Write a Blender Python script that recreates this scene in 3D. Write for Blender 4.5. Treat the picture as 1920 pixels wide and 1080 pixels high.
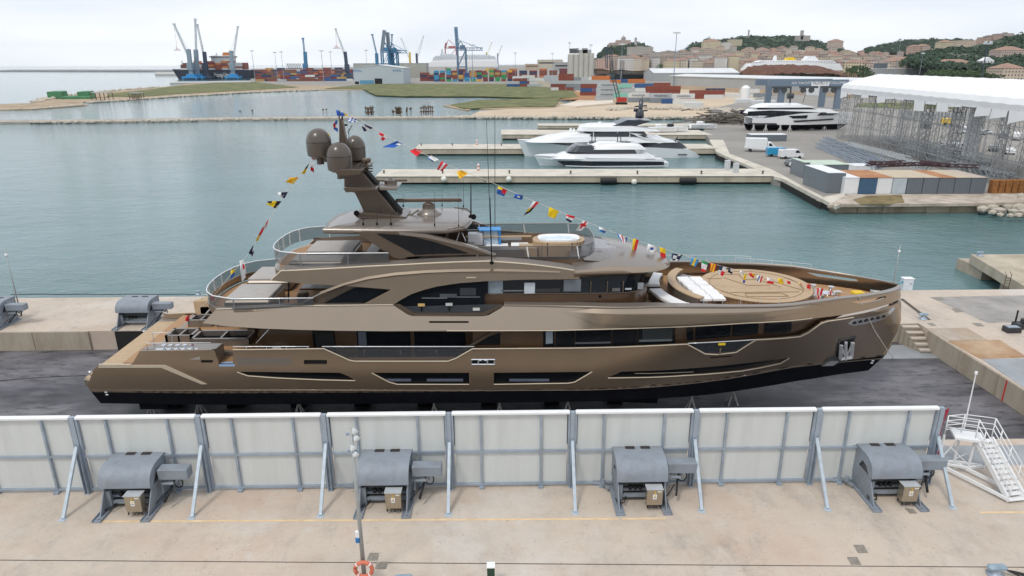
import bpy, bmesh, math, random
from mathutils import Vector, Matrix
from mathutils.geometry import tessellate_polygon
S=bpy.context.scene
for o in list(bpy.data.objects): bpy.data.objects.remove(o)
rnd=random.Random(7)
R=math.radians
# ---------------- camera, sky, sun, exposure ----------------
F=1265.0; PITCH=math.atan(422/F); YAW=R(-0.82); ROLL=R(-0.24)
cam=bpy.data.cameras.new('camera'); camo=bpy.data.objects.new('camera',cam); S.collection.objects.link(camo)
cam.sensor_width=36; cam.lens=36*F/1920; cam.clip_end=60000; cam.clip_start=.5
CAM=Vector((0,0,20.0))
CR=Matrix.Rotation(YAW,3,'Z')@Matrix.Rotation(math.pi/2-PITCH,3,'X')@Matrix.Rotation(ROLL,3,'Z')
camo.matrix_world=Matrix.Translation(CAM)@CR.to_4x4()
S.camera=camo
W=bpy.data.worlds.new('World'); S.world=W; W.use_nodes=True
nt=W.node_tree; nt.nodes.clear()
SUN_EL,SUN_AZ=R(58),R(215)     # azimuth clockwise from +Y: behind and left of the camera
sky=nt.nodes.new('ShaderNodeTexSky'); sky.sky_type='NISHITA'; sky.sun_disc=False; sky.sun_elevation=SUN_EL; sky.sun_rotation=SUN_AZ
sky.air_density=1.0; sky.dust_density=3.0
tc=nt.nodes.new('ShaderNodeTexCoord'); sep=nt.nodes.new('ShaderNodeSeparateXYZ'); nt.links.new(tc.outputs['Generated'],sep.inputs[0])
ramp=nt.nodes.new('ShaderNodeValToRGB'); nt.links.new(sep.outputs['Z'],ramp.inputs[0])
e=ramp.color_ramp.elements; e[0].position=0.0; e[0].color=(1.28,1.32,1.36,1); e[1].position=1.0; e[1].color=(1.0,1.03,1.08,1)
for p,c in ((.035,(1.20,1.24,1.29,1)),(.10,(1.02,1.07,1.14,1)),(.3,(.93,.98,1.06,1))):
    q=ramp.color_ramp.elements.new(p); q.color=c
mp=nt.nodes.new('ShaderNodeMapping'); mp.inputs['Scale'].default_value=(1.2,1.2,7); nt.links.new(tc.outputs['Generated'],mp.inputs[0])
nz=nt.nodes.new('ShaderNodeTexNoise'); nz.inputs['Scale'].default_value=2.2; nz.inputs['Detail'].default_value=5; nt.links.new(mp.outputs[0],nz.inputs[0])
cr2=nt.nodes.new('ShaderNodeValToRGB'); nt.links.new(nz.outputs[0],cr2.inputs[0])
cr2.color_ramp.elements[0].position=.35; cr2.color_ramp.elements[0].color=(.86,.885,.92,1); cr2.color_ramp.elements[1].position=.65; cr2.color_ramp.elements[1].color=(1.06,1.06,1.05,1)
mul=nt.nodes.new('ShaderNodeMix'); mul.data_type='RGBA'; mul.blend_type='MULTIPLY'; mul.inputs[0].default_value=1
nt.links.new(ramp.outputs[0],mul.inputs[6]); nt.links.new(cr2.outputs[0],mul.inputs[7])
bg1=nt.nodes.new('ShaderNodeBackground'); bg1.inputs[1].default_value=.10; nt.links.new(sky.outputs[0],bg1.inputs[0])
bg2=nt.nodes.new('ShaderNodeBackground'); bg2.inputs[1].default_value=1.0; nt.links.new(mul.outputs[2],bg2.inputs[0])
mx=nt.nodes.new('ShaderNodeMixShader'); mx.inputs[0].default_value=.93; nt.links.new(bg1.outputs[0],mx.inputs[1]); nt.links.new(bg2.outputs[0],mx.inputs[2])
wo=nt.nodes.new('ShaderNodeOutputWorld'); nt.links.new(mx.outputs[0],wo.inputs[0])
sl=bpy.data.lights.new('sun','SUN'); sl.energy=1.5; sl.angle=R(12); sl.color=(1,.95,.87)
so=bpy.data.objects.new('sun',sl); S.collection.objects.link(so)
sd=Vector((math.sin(SUN_AZ)*math.cos(SUN_EL),math.cos(SUN_AZ)*math.cos(SUN_EL),math.sin(SUN_EL)))
so.rotation_euler=(-sd).to_track_quat('-Z','Y').to_euler(); so.location=(0,0,100)
S.view_settings.view_transform='Standard'; S.view_settings.look='None'; S.view_settings.gamma=1; S.view_settings.exposure=0.0
S.view_settings.use_curve_mapping=False
S.render.engine='CYCLES'; S.cycles.max_bounces=6; S.cycles.transparent_max_bounces=12
# ---------------- measuring: photograph pixel -> place in the world ----------------
def ray(px,py): return CR@Vector(((px-960)/F,-(py-540)/F,-1.0))
def G(px,py,z=0.0):
    d=ray(px,py); t=(z-CAM.z)/d.z; return CAM+d*t
def U(px,py,Y):
    d=ray(px,py); t=Y/d.y; return CAM+d*t
ZW=-2.2; ZP=-1.6
# ---------------- materials ----------------
MATS={}
def lin(c):
    return tuple(((x/255)/12.92 if x/255<=.04045 else ((x/255+.055)/1.055)**2.4) for x in c)
def M(name,col,rough=.55,metal=0.0,var=.12,scale=3.0,bump=0.0,bscale=20.0,coat=0.0,stain=None,stretch=(1,1,1),alpha=1.0,spec=.5,trans=0.0,lo=.45,hi=.7):
    """procedural surface: base colour with noise variation, optional stains, bump"""
    if name in MATS: return MATS[name]
    m=bpy.data.materials.new(name); m.use_nodes=True; n=m.node_tree; b=n.nodes['Principled BSDF']
    t=n.nodes.new('ShaderNodeTexCoord'); mpn=n.nodes.new('ShaderNodeMapping'); mpn.inputs['Scale'].default_value=stretch
    n.links.new(t.outputs['Object'],mpn.inputs[0])
    nz=n.nodes.new('ShaderNodeTexNoise'); nz.inputs['Scale'].default_value=scale; nz.inputs['Detail'].default_value=6; nz.inputs['Roughness'].default_value=.6
    n.links.new(mpn.outputs[0],nz.inputs[0])
    r=n.nodes.new('ShaderNodeValToRGB'); r.color_ramp.elements[0].position=.3; r.color_ramp.elements[1].position=.7
    r.color_ramp.elements[0].color=tuple(c*(1-var) for c in col)+(1,); r.color_ramp.elements[1].color=tuple(min(1,c*(1+var)) for c in col)+(1,)
    n.links.new(nz.outputs[0],r.inputs[0]); out=r.outputs[0]
    if stain:
        sc,scol,amt=stain
        n2=n.nodes.new('ShaderNodeTexNoise'); n2.inputs['Scale'].default_value=sc; n2.inputs['Detail'].default_value=8; n2.inputs['Roughness'].default_value=.68
        n.links.new(mpn.outputs[0],n2.inputs[0])
        r2=n.nodes.new('ShaderNodeValToRGB'); r2.color_ramp.elements[0].position=lo; r2.color_ramp.elements[1].position=hi
        r2.color_ramp.elements[0].color=(0,0,0,1); r2.color_ramp.elements[1].color=(amt,amt,amt,1)
        n.links.new(n2.outputs[0],r2.inputs[0])
        mxn=n.nodes.new('ShaderNodeMix'); mxn.data_type='RGBA'; n.links.new(r2.outputs[0],mxn.inputs[0]); n.links.new(out,mxn.inputs[6]); mxn.inputs[7].default_value=tuple(scol)+(1,)
        out=mxn.outputs[2]
    n.links.new(out,b.inputs['Base Color'])
    b.inputs['Roughness'].default_value=rough; b.inputs['Metallic'].default_value=metal; b.inputs['Specular IOR Level'].default_value=spec
    if coat: b.inputs['Coat Weight'].default_value=coat; b.inputs['Coat Roughness'].default_value=.04
    if trans: b.inputs['Transmission Weight'].default_value=trans
    if alpha<1: b.inputs['Alpha'].default_value=alpha
    if bump:
        n3=n.nodes.new('ShaderNodeTexNoise'); n3.inputs['Scale'].default_value=bscale; n3.inputs['Detail'].default_value=5
        n.links.new(mpn.outputs[0],n3.inputs[0])
        bn=n.nodes.new('ShaderNodeBump'); bn.inputs['Strength'].default_value=min(1,bump); bn.inputs['Distance'].default_value=.05
        n.links.new(n3.outputs[0],bn.inputs['Height']); n.links.new(bn.outputs[0],b.inputs['Normal'])
    MATS[name]=m; return m
# ---------------- mesh builder ----------------
class MB:
    def __init__(s): s.v=[]; s.f=[]
    def add(s,vs,fs):
        n=len(s.v); s.v+=[tuple(v) for v in vs]; s.f+=[tuple(i+n for i in f) for f in fs]; return s
    def box(s,c,d,rz=0.0,ry=0.0,rx=0.0):
        x,y,z=d[0]/2,d[1]/2,d[2]/2
        vs=[Vector(p) for p in ((-x,-y,-z),(x,-y,-z),(x,y,-z),(-x,y,-z),(-x,-y,z),(x,-y,z),(x,y,z),(-x,y,z))]
        if rz or ry or rx:
            m=Matrix.Rotation(rz,3,'Z')@Matrix.Rotation(ry,3,'Y')@Matrix.Rotation(rx,3,'X'); vs=[m@v for v in vs]
        c=Vector(c); return s.add([v+c for v in vs],[(0,3,2,1),(4,5,6,7),(0,1,5,4),(1,2,6,5),(2,3,7,6),(3,0,4,7)])
    def bb(s,x0,x1,y0,y1,z0,z1): return s.box(((x0+x1)/2,(y0+y1)/2,(z0+z1)/2),(abs(x1-x0),abs(y1-y0),abs(z1-z0)))
    def cbox(s,c,d,b=.05,rz=0.0):
        "box with chamfered vertical edges and top"
        x,y=d[0]/2,d[1]/2; z0=-d[2]/2; z1=d[2]/2
        def ring(x,y,b,z): return [(-x+b,-y,z),(x-b,-y,z),(x,-y+b,z),(x,y-b,z),(x-b,y,z),(-x+b,y,z),(-x,y-b,z),(-x,-y+b,z)]
        rr=[ring(x,y,b,z0),ring(x,y,b,z1-b),ring(x-b,y-b,b*.5,z1)]
        m=Matrix.Rotation(rz,3,'Z'); c=Vector(c); vs=[m@Vector(p)+c for r_ in rr for p in r_]
        fs=[tuple(range(7,-1,-1)),tuple(range(16,24))]
        for k in range(2):
            for i in range(8): j=(i+1)%8; fs.append((k*8+i,k*8+j,k*8+8+j,k*8+8+i))
        return s.add(vs,fs)
    def bar(s,a,b,w,h=None):
        a=Vector(a); b=Vector(b); h=h or w; d=b-a; L=d.length
        if L<1e-6: return s
        d.normalize(); up=Vector((0,0,1)) if abs(d.z)<.95 else Vector((0,1,0))
        u=d.cross(up).normalized(); v=u.cross(d).normalized()
        vs=[p+u*(i*w/2)+v*(j*h/2) for p in (a,b) for i,j in ((-1,-1),(1,-1),(1,1),(-1,1))]
        return s.add(vs,[(0,1,2,3)[::-1],(4,5,6,7),(0,1,5,4),(1,2,6,5),(2,3,7,6),(3,0,4,7)])
    def tube(s,pts,r,n=6,closed=False,r2=None):
        pts=[Vector(p) for p in pts]; N=len(pts); rings=[]
        for i,p in enumerate(pts):
            if closed: d=pts[(i+1)%N]-pts[i-1]
            else: d=pts[min(i+1,N-1)]-pts[max(i-1,0)]
            d=d.normalized() if d.length>1e-9 else Vector((0,0,1))
            up=Vector((0,0,1)) if abs(d.z)<.95 else Vector((0,1,0))
            u=d.cross(up).normalized(); v=u.cross(d)
            rr=r if r2 is None else r+(r2-r)*i/(N-1)
            rings.append([p+u*(math.cos(a)*rr)+v*(math.sin(a)*rr) for a in (2*math.pi*k/n for k in range(n))])
        fs=[]; M_=N if closed else N-1
        for i in range(M_):
            for k in range(n):
                a=i*n+k; b=i*n+(k+1)%n; c=((i+1)%N)*n+(k+1)%n; d=((i+1)%N)*n+k; fs.append((a,b,c,d))
        if not closed: fs+=[tuple(range(n))[::-1],tuple(range((N-1)*n,N*n))]
        return s.add([v for r_ in rings for v in r_],fs)
    def cyl(s,c,r,h,n=16,r2=None,axis='z'):
        c=Vector(c); ax={'z':Vector((0,0,1)),'x':Vector((1,0,0)),'y':Vector((0,1,0))}[axis]
        return s.tube([c,c+ax*h],r,n,r2=r2)
    def lathe(s,c,prof,n=16):
        c=Vector(c); vs=[c+Vector((r*math.cos(2*math.pi*k/n),r*math.sin(2*math.pi*k/n),z)) for r,z in prof for k in range(n)]
        fs=[(i*n+k,i*n+(k+1)%n,(i+1)*n+(k+1)%n,(i+1)*n+k) for i in range(len(prof)-1) for k in range(n)]
        fs+=[tuple(range(n))[::-1],tuple(range((len(prof)-1)*n,len(prof)*n))]
        return s.add(vs,fs)
    def prism(s,poly,z0,z1,zf=None):
        "poly = xy outline; z0,z1 numbers or functions"
        a=lambda q,x,y: q(x,y) if callable(q) else q
        n=len(poly); vs=[(x,y,a(z0,x,y)) for x,y in poly]+[(x,y,a(z1,x,y)) for x,y in poly]
        ar=sum(poly[i][0]*poly[(i+1)%n][1]-poly[(i+1)%n][0]*poly[i][1] for i in range(n))
        fs=[tuple(range(n))[::-1],tuple(range(n,2*n))]+[(i,(i+1)%n,n+(i+1)%n,n+i) for i in range(n)]
        if ar<0: fs=[f[::-1] for f in fs]
        return s.add(vs,fs)
    def xz(s,poly,y0,y1):
        "prism of an x-z outline between two y"
        n=len(poly); vs=[(x,y0,z) for x,z in poly]+[(x,y1,z) for x,z in poly]
        ar=sum(poly[i][0]*poly[(i+1)%n][1]-poly[(i+1)%n][0]*poly[i][1] for i in range(n))
        fs=[tuple(range(n)),tuple(range(n,2*n))[::-1]]+[(i,n+i,n+(i+1)%n,(i+1)%n) for i in range(n)]
        if (ar<0)==(y0<y1): fs=[f[::-1] for f in fs]
        return s.add(vs,fs)
    def yz(s,poly,x0,x1):
        n=len(poly); vs=[(x0,y,z) for y,z in poly]+[(x1,y,z) for y,z in poly]
        ar=sum(poly[i][0]*poly[(i+1)%n][1]-poly[(i+1)%n][0]*poly[i][1] for i in range(n))
        fs=[tuple(range(n))[::-1],tuple(range(n,2*n))]+[(i,(i+1)%n,n+(i+1)%n,n+i) for i in range(n)]
        if (ar<0)==(x0<x1): fs=[f[::-1] for f in fs]
        return s.add(vs,fs)
    def grid(s,rows,flip=False):
        n=len(rows[0]); fs=[]
        for i in range(len(rows)-1):
            for k in range(n-1):
                q=(i*n+k,i*n+k+1,(i+1)*n+k+1,(i+1)*n+k); fs.append(q[::-1] if flip else q)
        return s.add([p for r_ in rows for p in r_],fs)
    def sheet(s,outer,holes,Yf,step=.5,zstep=.35,mirror=None):
        "x-z outline with holes laid on the surface y=Yf(x,z)"
        loops=[[Vector((x,0,z)) for x,z in outer]]+[[Vector((x,0,z)) for x,z in h] for h in holes]
        flat=[p for l in loops for p in l]
        tris=tessellate_polygon([[Vector((p.x,p.z,0)) for p in l] for l in loops])
        bm=bmesh.new(); bv=[bm.verts.new(p) for p in flat]
        for t in tris:
            try: bm.faces.new([bv[i] for i in t])
            except ValueError: pass
        xs=[p.x for p in flat]; zs=[p.z for p in flat]
        k=math.floor(min(xs)/step)*step+step
        while k<max(xs):
            bmesh.ops.bisect_plane(bm,geom=bm.verts[:]+bm.edges[:]+bm.faces[:],plane_co=(k,0,0),plane_no=(1,0,0)); k+=step
        k=math.floor(min(zs)/zstep)*zstep+zstep
        while k<max(zs):
            bmesh.ops.bisect_plane(bm,geom=bm.verts[:]+bm.edges[:]+bm.faces[:],plane_co=(0,0,k),plane_no=(0,0,1)); k+=zstep
        bmesh.ops.recalc_face_normals(bm,faces=bm.faces[:])
        bm.verts.index_update()
        vs=[(v.co.x,Yf(v.co.x,v.co.z),v.co.z) for v in bm.verts]
        fs=[]
        for f in bm.faces:
            idx=[v.index for v in f.verts]
            fs.append(tuple(idx) if f.normal.y<0 else tuple(idx[::-1]))
        bm.free(); s.add(vs,fs)
        if mirror is not None: s.add([(x,2*mirror-y,z) for x,y,z in vs],[f[::-1] for f in fs])
        return s
    def build(s,name,mat,parent=None,world=False,smooth=False,solid=None,bevel=None,autosm=None):
        vs=s.v
        if parent is not None and world: p=parent.location; vs=[(a-p.x,b-p.y,c-p.z) for a,b,c in vs]
        me=bpy.data.meshes.new(name); me.from_pydata(vs,[],s.f); me.update()
        if mat is not None: me.materials.append(mat)
        o=bpy.data.objects.new(name,me); S.collection.objects.link(o)
        if parent is not None: o.parent=parent
        if smooth: me.polygons.foreach_set('use_smooth',[True]*len(me.polygons))
        if solid: md=o.modifiers.new('s','SOLIDIFY'); md.thickness=solid; md.offset=-1
        if bevel: md=o.modifiers.new('b','BEVEL'); md.width=bevel; md.segments=2; md.limit_method='ANGLE'; md.angle_limit=R(35)
        if autosm:
            me.polygons.foreach_set('use_smooth',[True]*len(me.polygons)); me.set_sharp_from_angle(angle=R(autosm))
        if solid:
            ec={}
            for pl in me.polygons:
                for ek in pl.edge_keys: ec[ek]=ec.get(ek,0)+1
            for ed in me.edges:
                if ec.get(ed.key,0)==1: ed.use_edge_sharp=True
        return o
def thing(name,label,cat,loc=(0,0,0),group=None,rz=0.0):
    o=bpy.data.objects.new(name,None); o.empty_display_size=.3; S.collection.objects.link(o); o.location=loc; o.rotation_euler=(0,0,rz)
    return tag(o,label,cat,group)
def tag(o,label=None,cat=None,group=None,kind=None):
    if label: o['label']=label
    if cat: o['category']=cat
    if group: o['group']=group
    if kind: o['kind']=kind
    return o
def dup(root,loc=None,rz=None,label=None,scale=None):
    def rec(o,par):
        c=o.copy(); S.collection.objects.link(c)
        if par is not None: c.parent=par
        for ch in o.children: rec(ch,c)
        return c
    r=rec(root,None)
    if loc is not None: r.location=loc
    if rz is not None: r.rotation_euler=(0,0,rz)
    if scale is not None: r.scale=scale
    if label: r['label']=label
    return r
def interp(tab,x):
    if x<=tab[0][0]: return tab[0][1]
    for (a,b),(c,d) in zip(tab,tab[1:]):
        if x<=c: t=(x-a)/(c-a); return b+(d-b)*t
    return tab[-1][1]
def sm(tab,x):
    "smooth (monotone cubic-ish) interpolation"
    n=len(tab)
    if x<=tab[0][0]: return tab[0][1]
    if x>=tab[-1][0]: return tab[-1][1]
    for i in range(n-1):
        if x<=tab[i+1][0]:
            x0,y0=tab[i]; x1,y1=tab[i+1]; h=x1-x0
            def sl(j):
                if j<=0: return 0.0
                if j>=n-1: return (tab[-1][1]-tab[-2][1])/(tab[-1][0]-tab[-2][0])
                a=(tab[j][1]-tab[j-1][1])/(tab[j][0]-tab[j-1][0]); b=(tab[j+1][1]-tab[j][1])/(tab[j+1][0]-tab[j][0])
                return 0.0 if a*b<=0 else 2*a*b/(a+b)
            m0,m1=sl(i),sl(i+1); t=(x-x0)/h
            return (2*t**3-3*t*t+1)*y0+(t**3-2*t*t+t)*h*m0+(-2*t**3+3*t*t)*y1+(t**3-t*t)*h*m1
ORD=['first','second','third','fourth','fifth','sixth','seventh','eighth','ninth','tenth','eleventh','twelfth','thirteenth','fourteenth','fifteenth','sixteenth','seventeenth','eighteenth','nineteenth','twentieth']
# ================= materials used in the dock =================
conc=M('concrete_quay',(.50,.43,.36),rough=.85,var=.10,scale=.35,bump=.25,bscale=9,stain=(.9,(.36,.29,.235),.75),lo=.5,hi=.78)
def rich(m,scale,col,amt,lo,hi,det=10,rgh=.72,st=(1,1,1)):
    n=m.node_tree; b=n.nodes['Principled BSDF']; src=b.inputs['Base Color'].links[0].from_socket
    t=n.nodes.new('ShaderNodeTexCoord'); mp_=n.nodes.new('ShaderNodeMapping'); mp_.inputs['Scale'].default_value=st; n.links.new(t.outputs['Object'],mp_.inputs[0])
    z=n.nodes.new('ShaderNodeTexNoise'); z.inputs['Scale'].default_value=scale; z.inputs['Detail'].default_value=det; z.inputs['Roughness'].default_value=rgh; n.links.new(mp_.outputs[0],z.inputs[0])
    r=n.nodes.new('ShaderNodeValToRGB'); r.color_ramp.elements[0].position=lo; r.color_ramp.elements[1].position=hi; r.color_ramp.elements[0].color=(0,0,0,1); r.color_ramp.elements[1].color=(amt,amt,amt,1); n.links.new(z.outputs[0],r.inputs[0])
    x=n.nodes.new('ShaderNodeMix'); x.data_type='RGBA'; n.links.new(r.outputs[0],x.inputs[0]); n.links.new(src,x.inputs[6]); x.inputs[7].default_value=tuple(col)+(1,); n.links.new(x.outputs[2],b.inputs['Base Color'])
rich(conc,.10,(.55,.465,.385),.8,.40,.62,4); rich(conc,.13,(.46,.30,.22),.38,.50,.68,5); rich(conc,.6,(.58,.55,.50),.6,.56,.70,9,.78); rich(conc,.33,(.27,.24,.22),.75,.52,.72,10,.8,(1,.6,1)); rich(conc,.07,(.58,.56,.53),.6,.5,.62,6); rich(conc,5.0,(.17,.14,.12),.9,.59,.68,6,.82)
conc_g=M('concrete_grey',(.33,.31,.29),rough=.85,var=.14,scale=.4,bump=.3,bscale=6,stain=(.5,(.20,.19,.18),.8))
wallm=M('concrete_wall',(.42,.37,.30),rough=.9,var=.12,scale=.8,bump=.3,bscale=8,stain=(.8,(.22,.17,.11),.85),stretch=(1,1,.25),lo=.42,hi=.72)
pierm=M('pier_concrete',(.48,.42,.33),rough=.9,var=.14,scale=.25,bump=.3,bscale=4,stain=(.35,(.25,.21,.15),.8),stretch=(1,1,.4),lo=.42,hi=.75)
topm=M('pier_top',(.60,.555,.475),rough=.9,var=.10,scale=.2,stain=(.3,(.36,.33,.28),.6))
darkm=M('dark_void',(.012,.012,.012),rough=.9,var=.2)
steel=M('galvanised_steel',(.34,.40,.47),rough=.5,metal=.35,var=.18,scale=1.2)
panelm=M('fence_sheet',(.59,.615,.605),rough=.45,var=.05,scale=.5,stain=(.8,(.47,.485,.475),.45),stretch=(1.6,1,.22))
winchm=M('winch_grey',(.25,.285,.33),rough=.55,var=.10,scale=.9,bump=.05,stain=(1.1,(.17,.165,.165),.55),spec=.35)
winchd=M('winch_dark',(.06,.065,.07),rough=.6)
blackm=M('black_rubber',(.012,.012,.013),rough=.6)
whitem=M('white_paint',(.78,.79,.80),rough=.4,var=.04)
yellowm=M('yellow_paint',(.75,.50,.02),rough=.5)
redm=M('red_paint',(.55,.025,.03),rough=.5)
cabm=M('cabinet_steel',(.42,.37,.29),rough=.28,metal=.75,var=.05)
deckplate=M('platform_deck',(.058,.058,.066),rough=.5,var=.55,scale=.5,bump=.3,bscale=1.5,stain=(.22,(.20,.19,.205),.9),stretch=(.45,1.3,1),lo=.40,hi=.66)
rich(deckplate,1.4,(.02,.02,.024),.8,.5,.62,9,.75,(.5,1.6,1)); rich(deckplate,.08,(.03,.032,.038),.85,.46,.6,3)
linem=M('line_paint',(.68,.50,.30),rough=.8,var=.15,scale=2)
# ---------------- water ----------------
def water():
    m=bpy.data.materials.new('water'); m.use_nodes=True; n=m.node_tree; b=n.nodes['Principled BSDF']
    b.inputs['Base Color'].default_value=(.045,.125,.125,1); b.inputs['Roughness'].default_value=.07; b.inputs['IOR'].default_value=1.33
    t=n.nodes.new('ShaderNodeTexCoord')
    def noise(sc,st,det=4):
        mpn=n.nodes.new('ShaderNodeMapping'); mpn.inputs['Scale'].default_value=st; mpn.inputs['Rotation'].default_value=(0,0,.35)
        n.links.new(t.outputs['Object'],mpn.inputs[0]); z=n.nodes.new('ShaderNodeTexNoise'); z.inputs['Scale'].default_value=sc; z.inputs['Detail'].default_value=det; z.inputs['Roughness'].default_value=.62
        n.links.new(mpn.outputs[0],z.inputs[0]); return z.outputs[0]
    a=noise(.9,(1,2.4,1)); c=noise(.16,(1,1.6,1),3)
    ad=n.nodes.new('ShaderNodeMath'); ad.operation='MULTIPLY_ADD'; n.links.new(c,ad.inputs[0]); ad.inputs[1].default_value=2.2; n.links.new(a,ad.inputs[2])
    bn=n.nodes.new('ShaderNodeBump'); bn.inputs['Strength'].default_value=.6; bn.inputs['Distance'].default_value=.16
    n.links.new(ad.outputs[0],bn.inputs['Height']); n.links.new(bn.outputs[0],b.inputs['Normal'])
    r=n.nodes.new('ShaderNodeValToRGB'); n.links.new(noise(.012,(1,2.2,1),4),r.inputs[0])
    r.color_ramp.elements[0].position=.35; r.color_ramp.elements[0].color=(.078,.160,.163,1); r.color_ramp.elements[1].position=.7; r.color_ramp.elements[1].color=(.120,.222,.240,1)
    n.links.new(r.outputs[0],b.inputs['Base Color'])
    return m
w=MB(); w.add([(-13000,52,ZW),(13000,52,ZW),(13000,14000,ZW),(-13000,14000,ZW)],[(0,1,2,3)])
w.add([(-300,-60,ZW),(300,-60,ZW),(300,52,ZW),(-300,52,ZW)],[(0,1,2,3)])
tag(w.build('water',water()),kind='structure')
# ---------------- quay round the ship lift ----------------
YN=32.6; YF=50.1; YB=58.3; XR=G(1737,615).x
q=MB(); q.bb(-90,90,-12,YN,ZW-2,0); tag(q.build('quay_near',conc),kind='structure')
q=MB(); q.bb(-90,XR,YF,YB,ZW-2,0); tag(q.build('quay_far',conc),kind='structure')
q=MB(); q.bb(XR,90,YN,YB,ZW-2,0); tag(q.build('quay_right',conc),kind='structure')
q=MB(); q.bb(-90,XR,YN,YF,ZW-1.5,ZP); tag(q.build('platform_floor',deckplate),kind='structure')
# facing slabs of the quay walls, stained
q=MB()
x=-90
for i in range(28):
    if x+4.4<G(235,640,ZP).x or x>G(300,640,ZP).x: q.bb(x+.02,min(x+4.4,XR-.3)-.02,YF-.14,YF-.003,ZP+.02,-.02)
    x+=4.4
    if x>XR-1: break
tag(q.build('quay_wall_far',wallm),kind='structure')
q=MB(); y=YN+.1
for i in range(4):
    q.bb(XR-.14,XR-.003,y,y+3.95,ZP+.02,-.03); y+=4.0
    if i==3: break
tag(q.build('quay_wall_right',wallm),kind='structure')
# shaded pit recesses under the far hoists, painted as near-black plates
for px in (268,):
    c=G(px,648,ZP); q=MB(); q.bb(c.x-1.5,c.x+1.3,YF-.2,YF-.145,ZP+.01,.01); tag(q.build('hoist_pit_shade',darkm),kind='structure')
# paint lines, joints, plates on the quay
def strip(name,mat,px0,py0,px1,py1,wd,z=.004,label=None):
    a=G(px0,py0); b=G(px1,py1); d=(b-a); d.z=0; d.normalize(); n_=Vector((-d.y,d.x,0))*wd/2
    m=MB(); m.add([(a-n_).xy[:]+(z,),(b-n_).xy[:]+(z,),(b+n_).xy[:]+(z,),(a+n_).xy[:]+(z,)],[(0,1,2,3)])
    return tag(m.build(name,mat),kind='structure')
strip('painted_line',linem,172,978,1160,973,.13); strip('painted_line',linem,1166,973,1248,972,.13); strip('painted_line',linem,1838,961,1960,960,.13)
joint=M('joint_tar',(.09,.075,.06),rough=.9,var=.4,scale=3)
strip('quay_joint',joint,-40,1050,1960,1064,.05)
platem=M('steel_plate',(.34,.36,.38),rough=.55,metal=.3,var=.15,scale=.5,stain=(.6,(.25,.25,.25),.6))
rustm=M('rusty_plate',(.42,.30,.19),rough=.8,var=.2,scale=.4,stain=(.35,(.30,.13,.045),.9),lo=.42,hi=.68)
def quad(name,mat,pts,z=.005,zg=0.0,kind='structure'):
    m=MB(); p=[G(a,b,zg) for a,b in pts]; n=len(p)
    m.prism([(v.x,v.y) for v in p],zg+.001,zg+z); return tag(m.build(name,mat),kind=kind)
quad('cover_plate',platem,[(1756,836),(1960,834),(1960,872),(1756,874)],.006)
quad('asphalt_patch',conc_g,[(1742,557),(1960,553),(1960,602),(1852,606)],.005)
quad('rusty_plate',M('tan_plate',(.40,.34,.28),rough=.8,var=.2,scale=.5,stain=(.4,(.36,.24,.13),.6)),[(1741,616),(1812,615),(1852,638),(1778,639)],.03)
quad('rusty_plate',rustm,[(1778,640),(1874,638),(1925,670),(1838,673)],.034)
quad('cover_plate',platem,[(1841,674),(1960,672),(1960,752),(1924,730)],.03)
quad('platform_plate',platem,[(1655,673),(1766,672),(1733,646),(1672,647)],.02,zg=ZP)
hatchm=M('hatch_cover',(.26,.235,.20),rough=.7,metal=.2,var=.25,scale=6)
for k,pts in enumerate(([(693,1037),(711,1037),(708,1051),(688,1051)],[(707,1054),(727,1054),(724,1067),(703,1067)],[(1600,1022),(1619,1022),(1628,1037),(1609,1037)],[(1588,1045),(1607,1045),(1615,1059),(1596,1059)],[(1696,953),(1712,955),(1720,963),(1706,963)],
   [(1747,558),(1764,557),(1773,563),(1756,563)],[(1783,579),(1797,578),(1808,585),(1793,586)],[(1738,606),(1749,606),(1756,611),(1746,611)],[(1822,606),(1838,606),(1846,612),(1832,612)])):
    p=[G(a,b) for a,b in pts]; m=MB(); m.prism([(v.x,v.y) for v in p],.001,.018)
    tag(m.build('hatch_cover',hatchm),['grey inspection cover beside the lamp post, farther from the camera','grey inspection cover by the life ring','grey inspection cover on the right quay foreground, upper of two','grey inspection cover touching the dark joint at lower right','rusty cover by the rightmost hoist cabinet','dark cover at the corner of the grey patch behind the bow','brown cover lying along the left edge of the grey patch','small brown cover near the stone steps','brown cover left of the drone case'][k],'hatch cover')
# rail slot in right quay
strip('drain_channel',joint,1690,560,1742,600,.35,z=.006)
# ---------------- white panel fence ----------------
fb=[-70,161,390,620,847,1076,1301,1520,1737]
YFn=G(1000,910).y; FH=4.17
fpx=[G(p,916-(p*.0095)) for p in fb]
dxx=(fpx[7].x-fpx[1].x)/6*.984
FX=[fpx[4].x+dxx*(i-4) for i in range(9)]
def fence(i):
    X0,X1=FX[i],FX[i+1]; L=X1-X0
    t=thing('site_fence','white two-row fence bay, %s from the left in the photo'%ORD[i],'fence',(X0,YFn,0),'white fence bays along the near quay')
    f=MB(); z0=.12
    for u in (.16,.255*L,.745*L,L-.16): f.bb(u-.05,u+.05,-.13,0,z0,FH-.1)
    for z in (z0+.05,2.02): f.bb(.11,L-.11,-.121,-.01,z-.06,z+.05)
    f.build('frame',steel,t)
    p=MB()
    us=[.2,.255*L,.745*L,L-.2]
    for a,b in zip(us,us[1:]):
        for c,d in ((z0+.1,1.96),(2.08,FH-.12)):
            p.bb(a+.052,b-.052,.0,.03,c,d)
    p.build('panel',panelm,t)
    c=MB(); c.cbox((L/2,-.05,FH-.04),(L-.26,.26,.13),.04); c.build('top_rail',whitem,t)
    for u in (.255*L,.745*L):
        ft=MB(); ft.bb(u-.12,u+.12,-.3,.1,0,.1); ft.build('foot',steel,t)
for i in range(8): fence(i)
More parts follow.
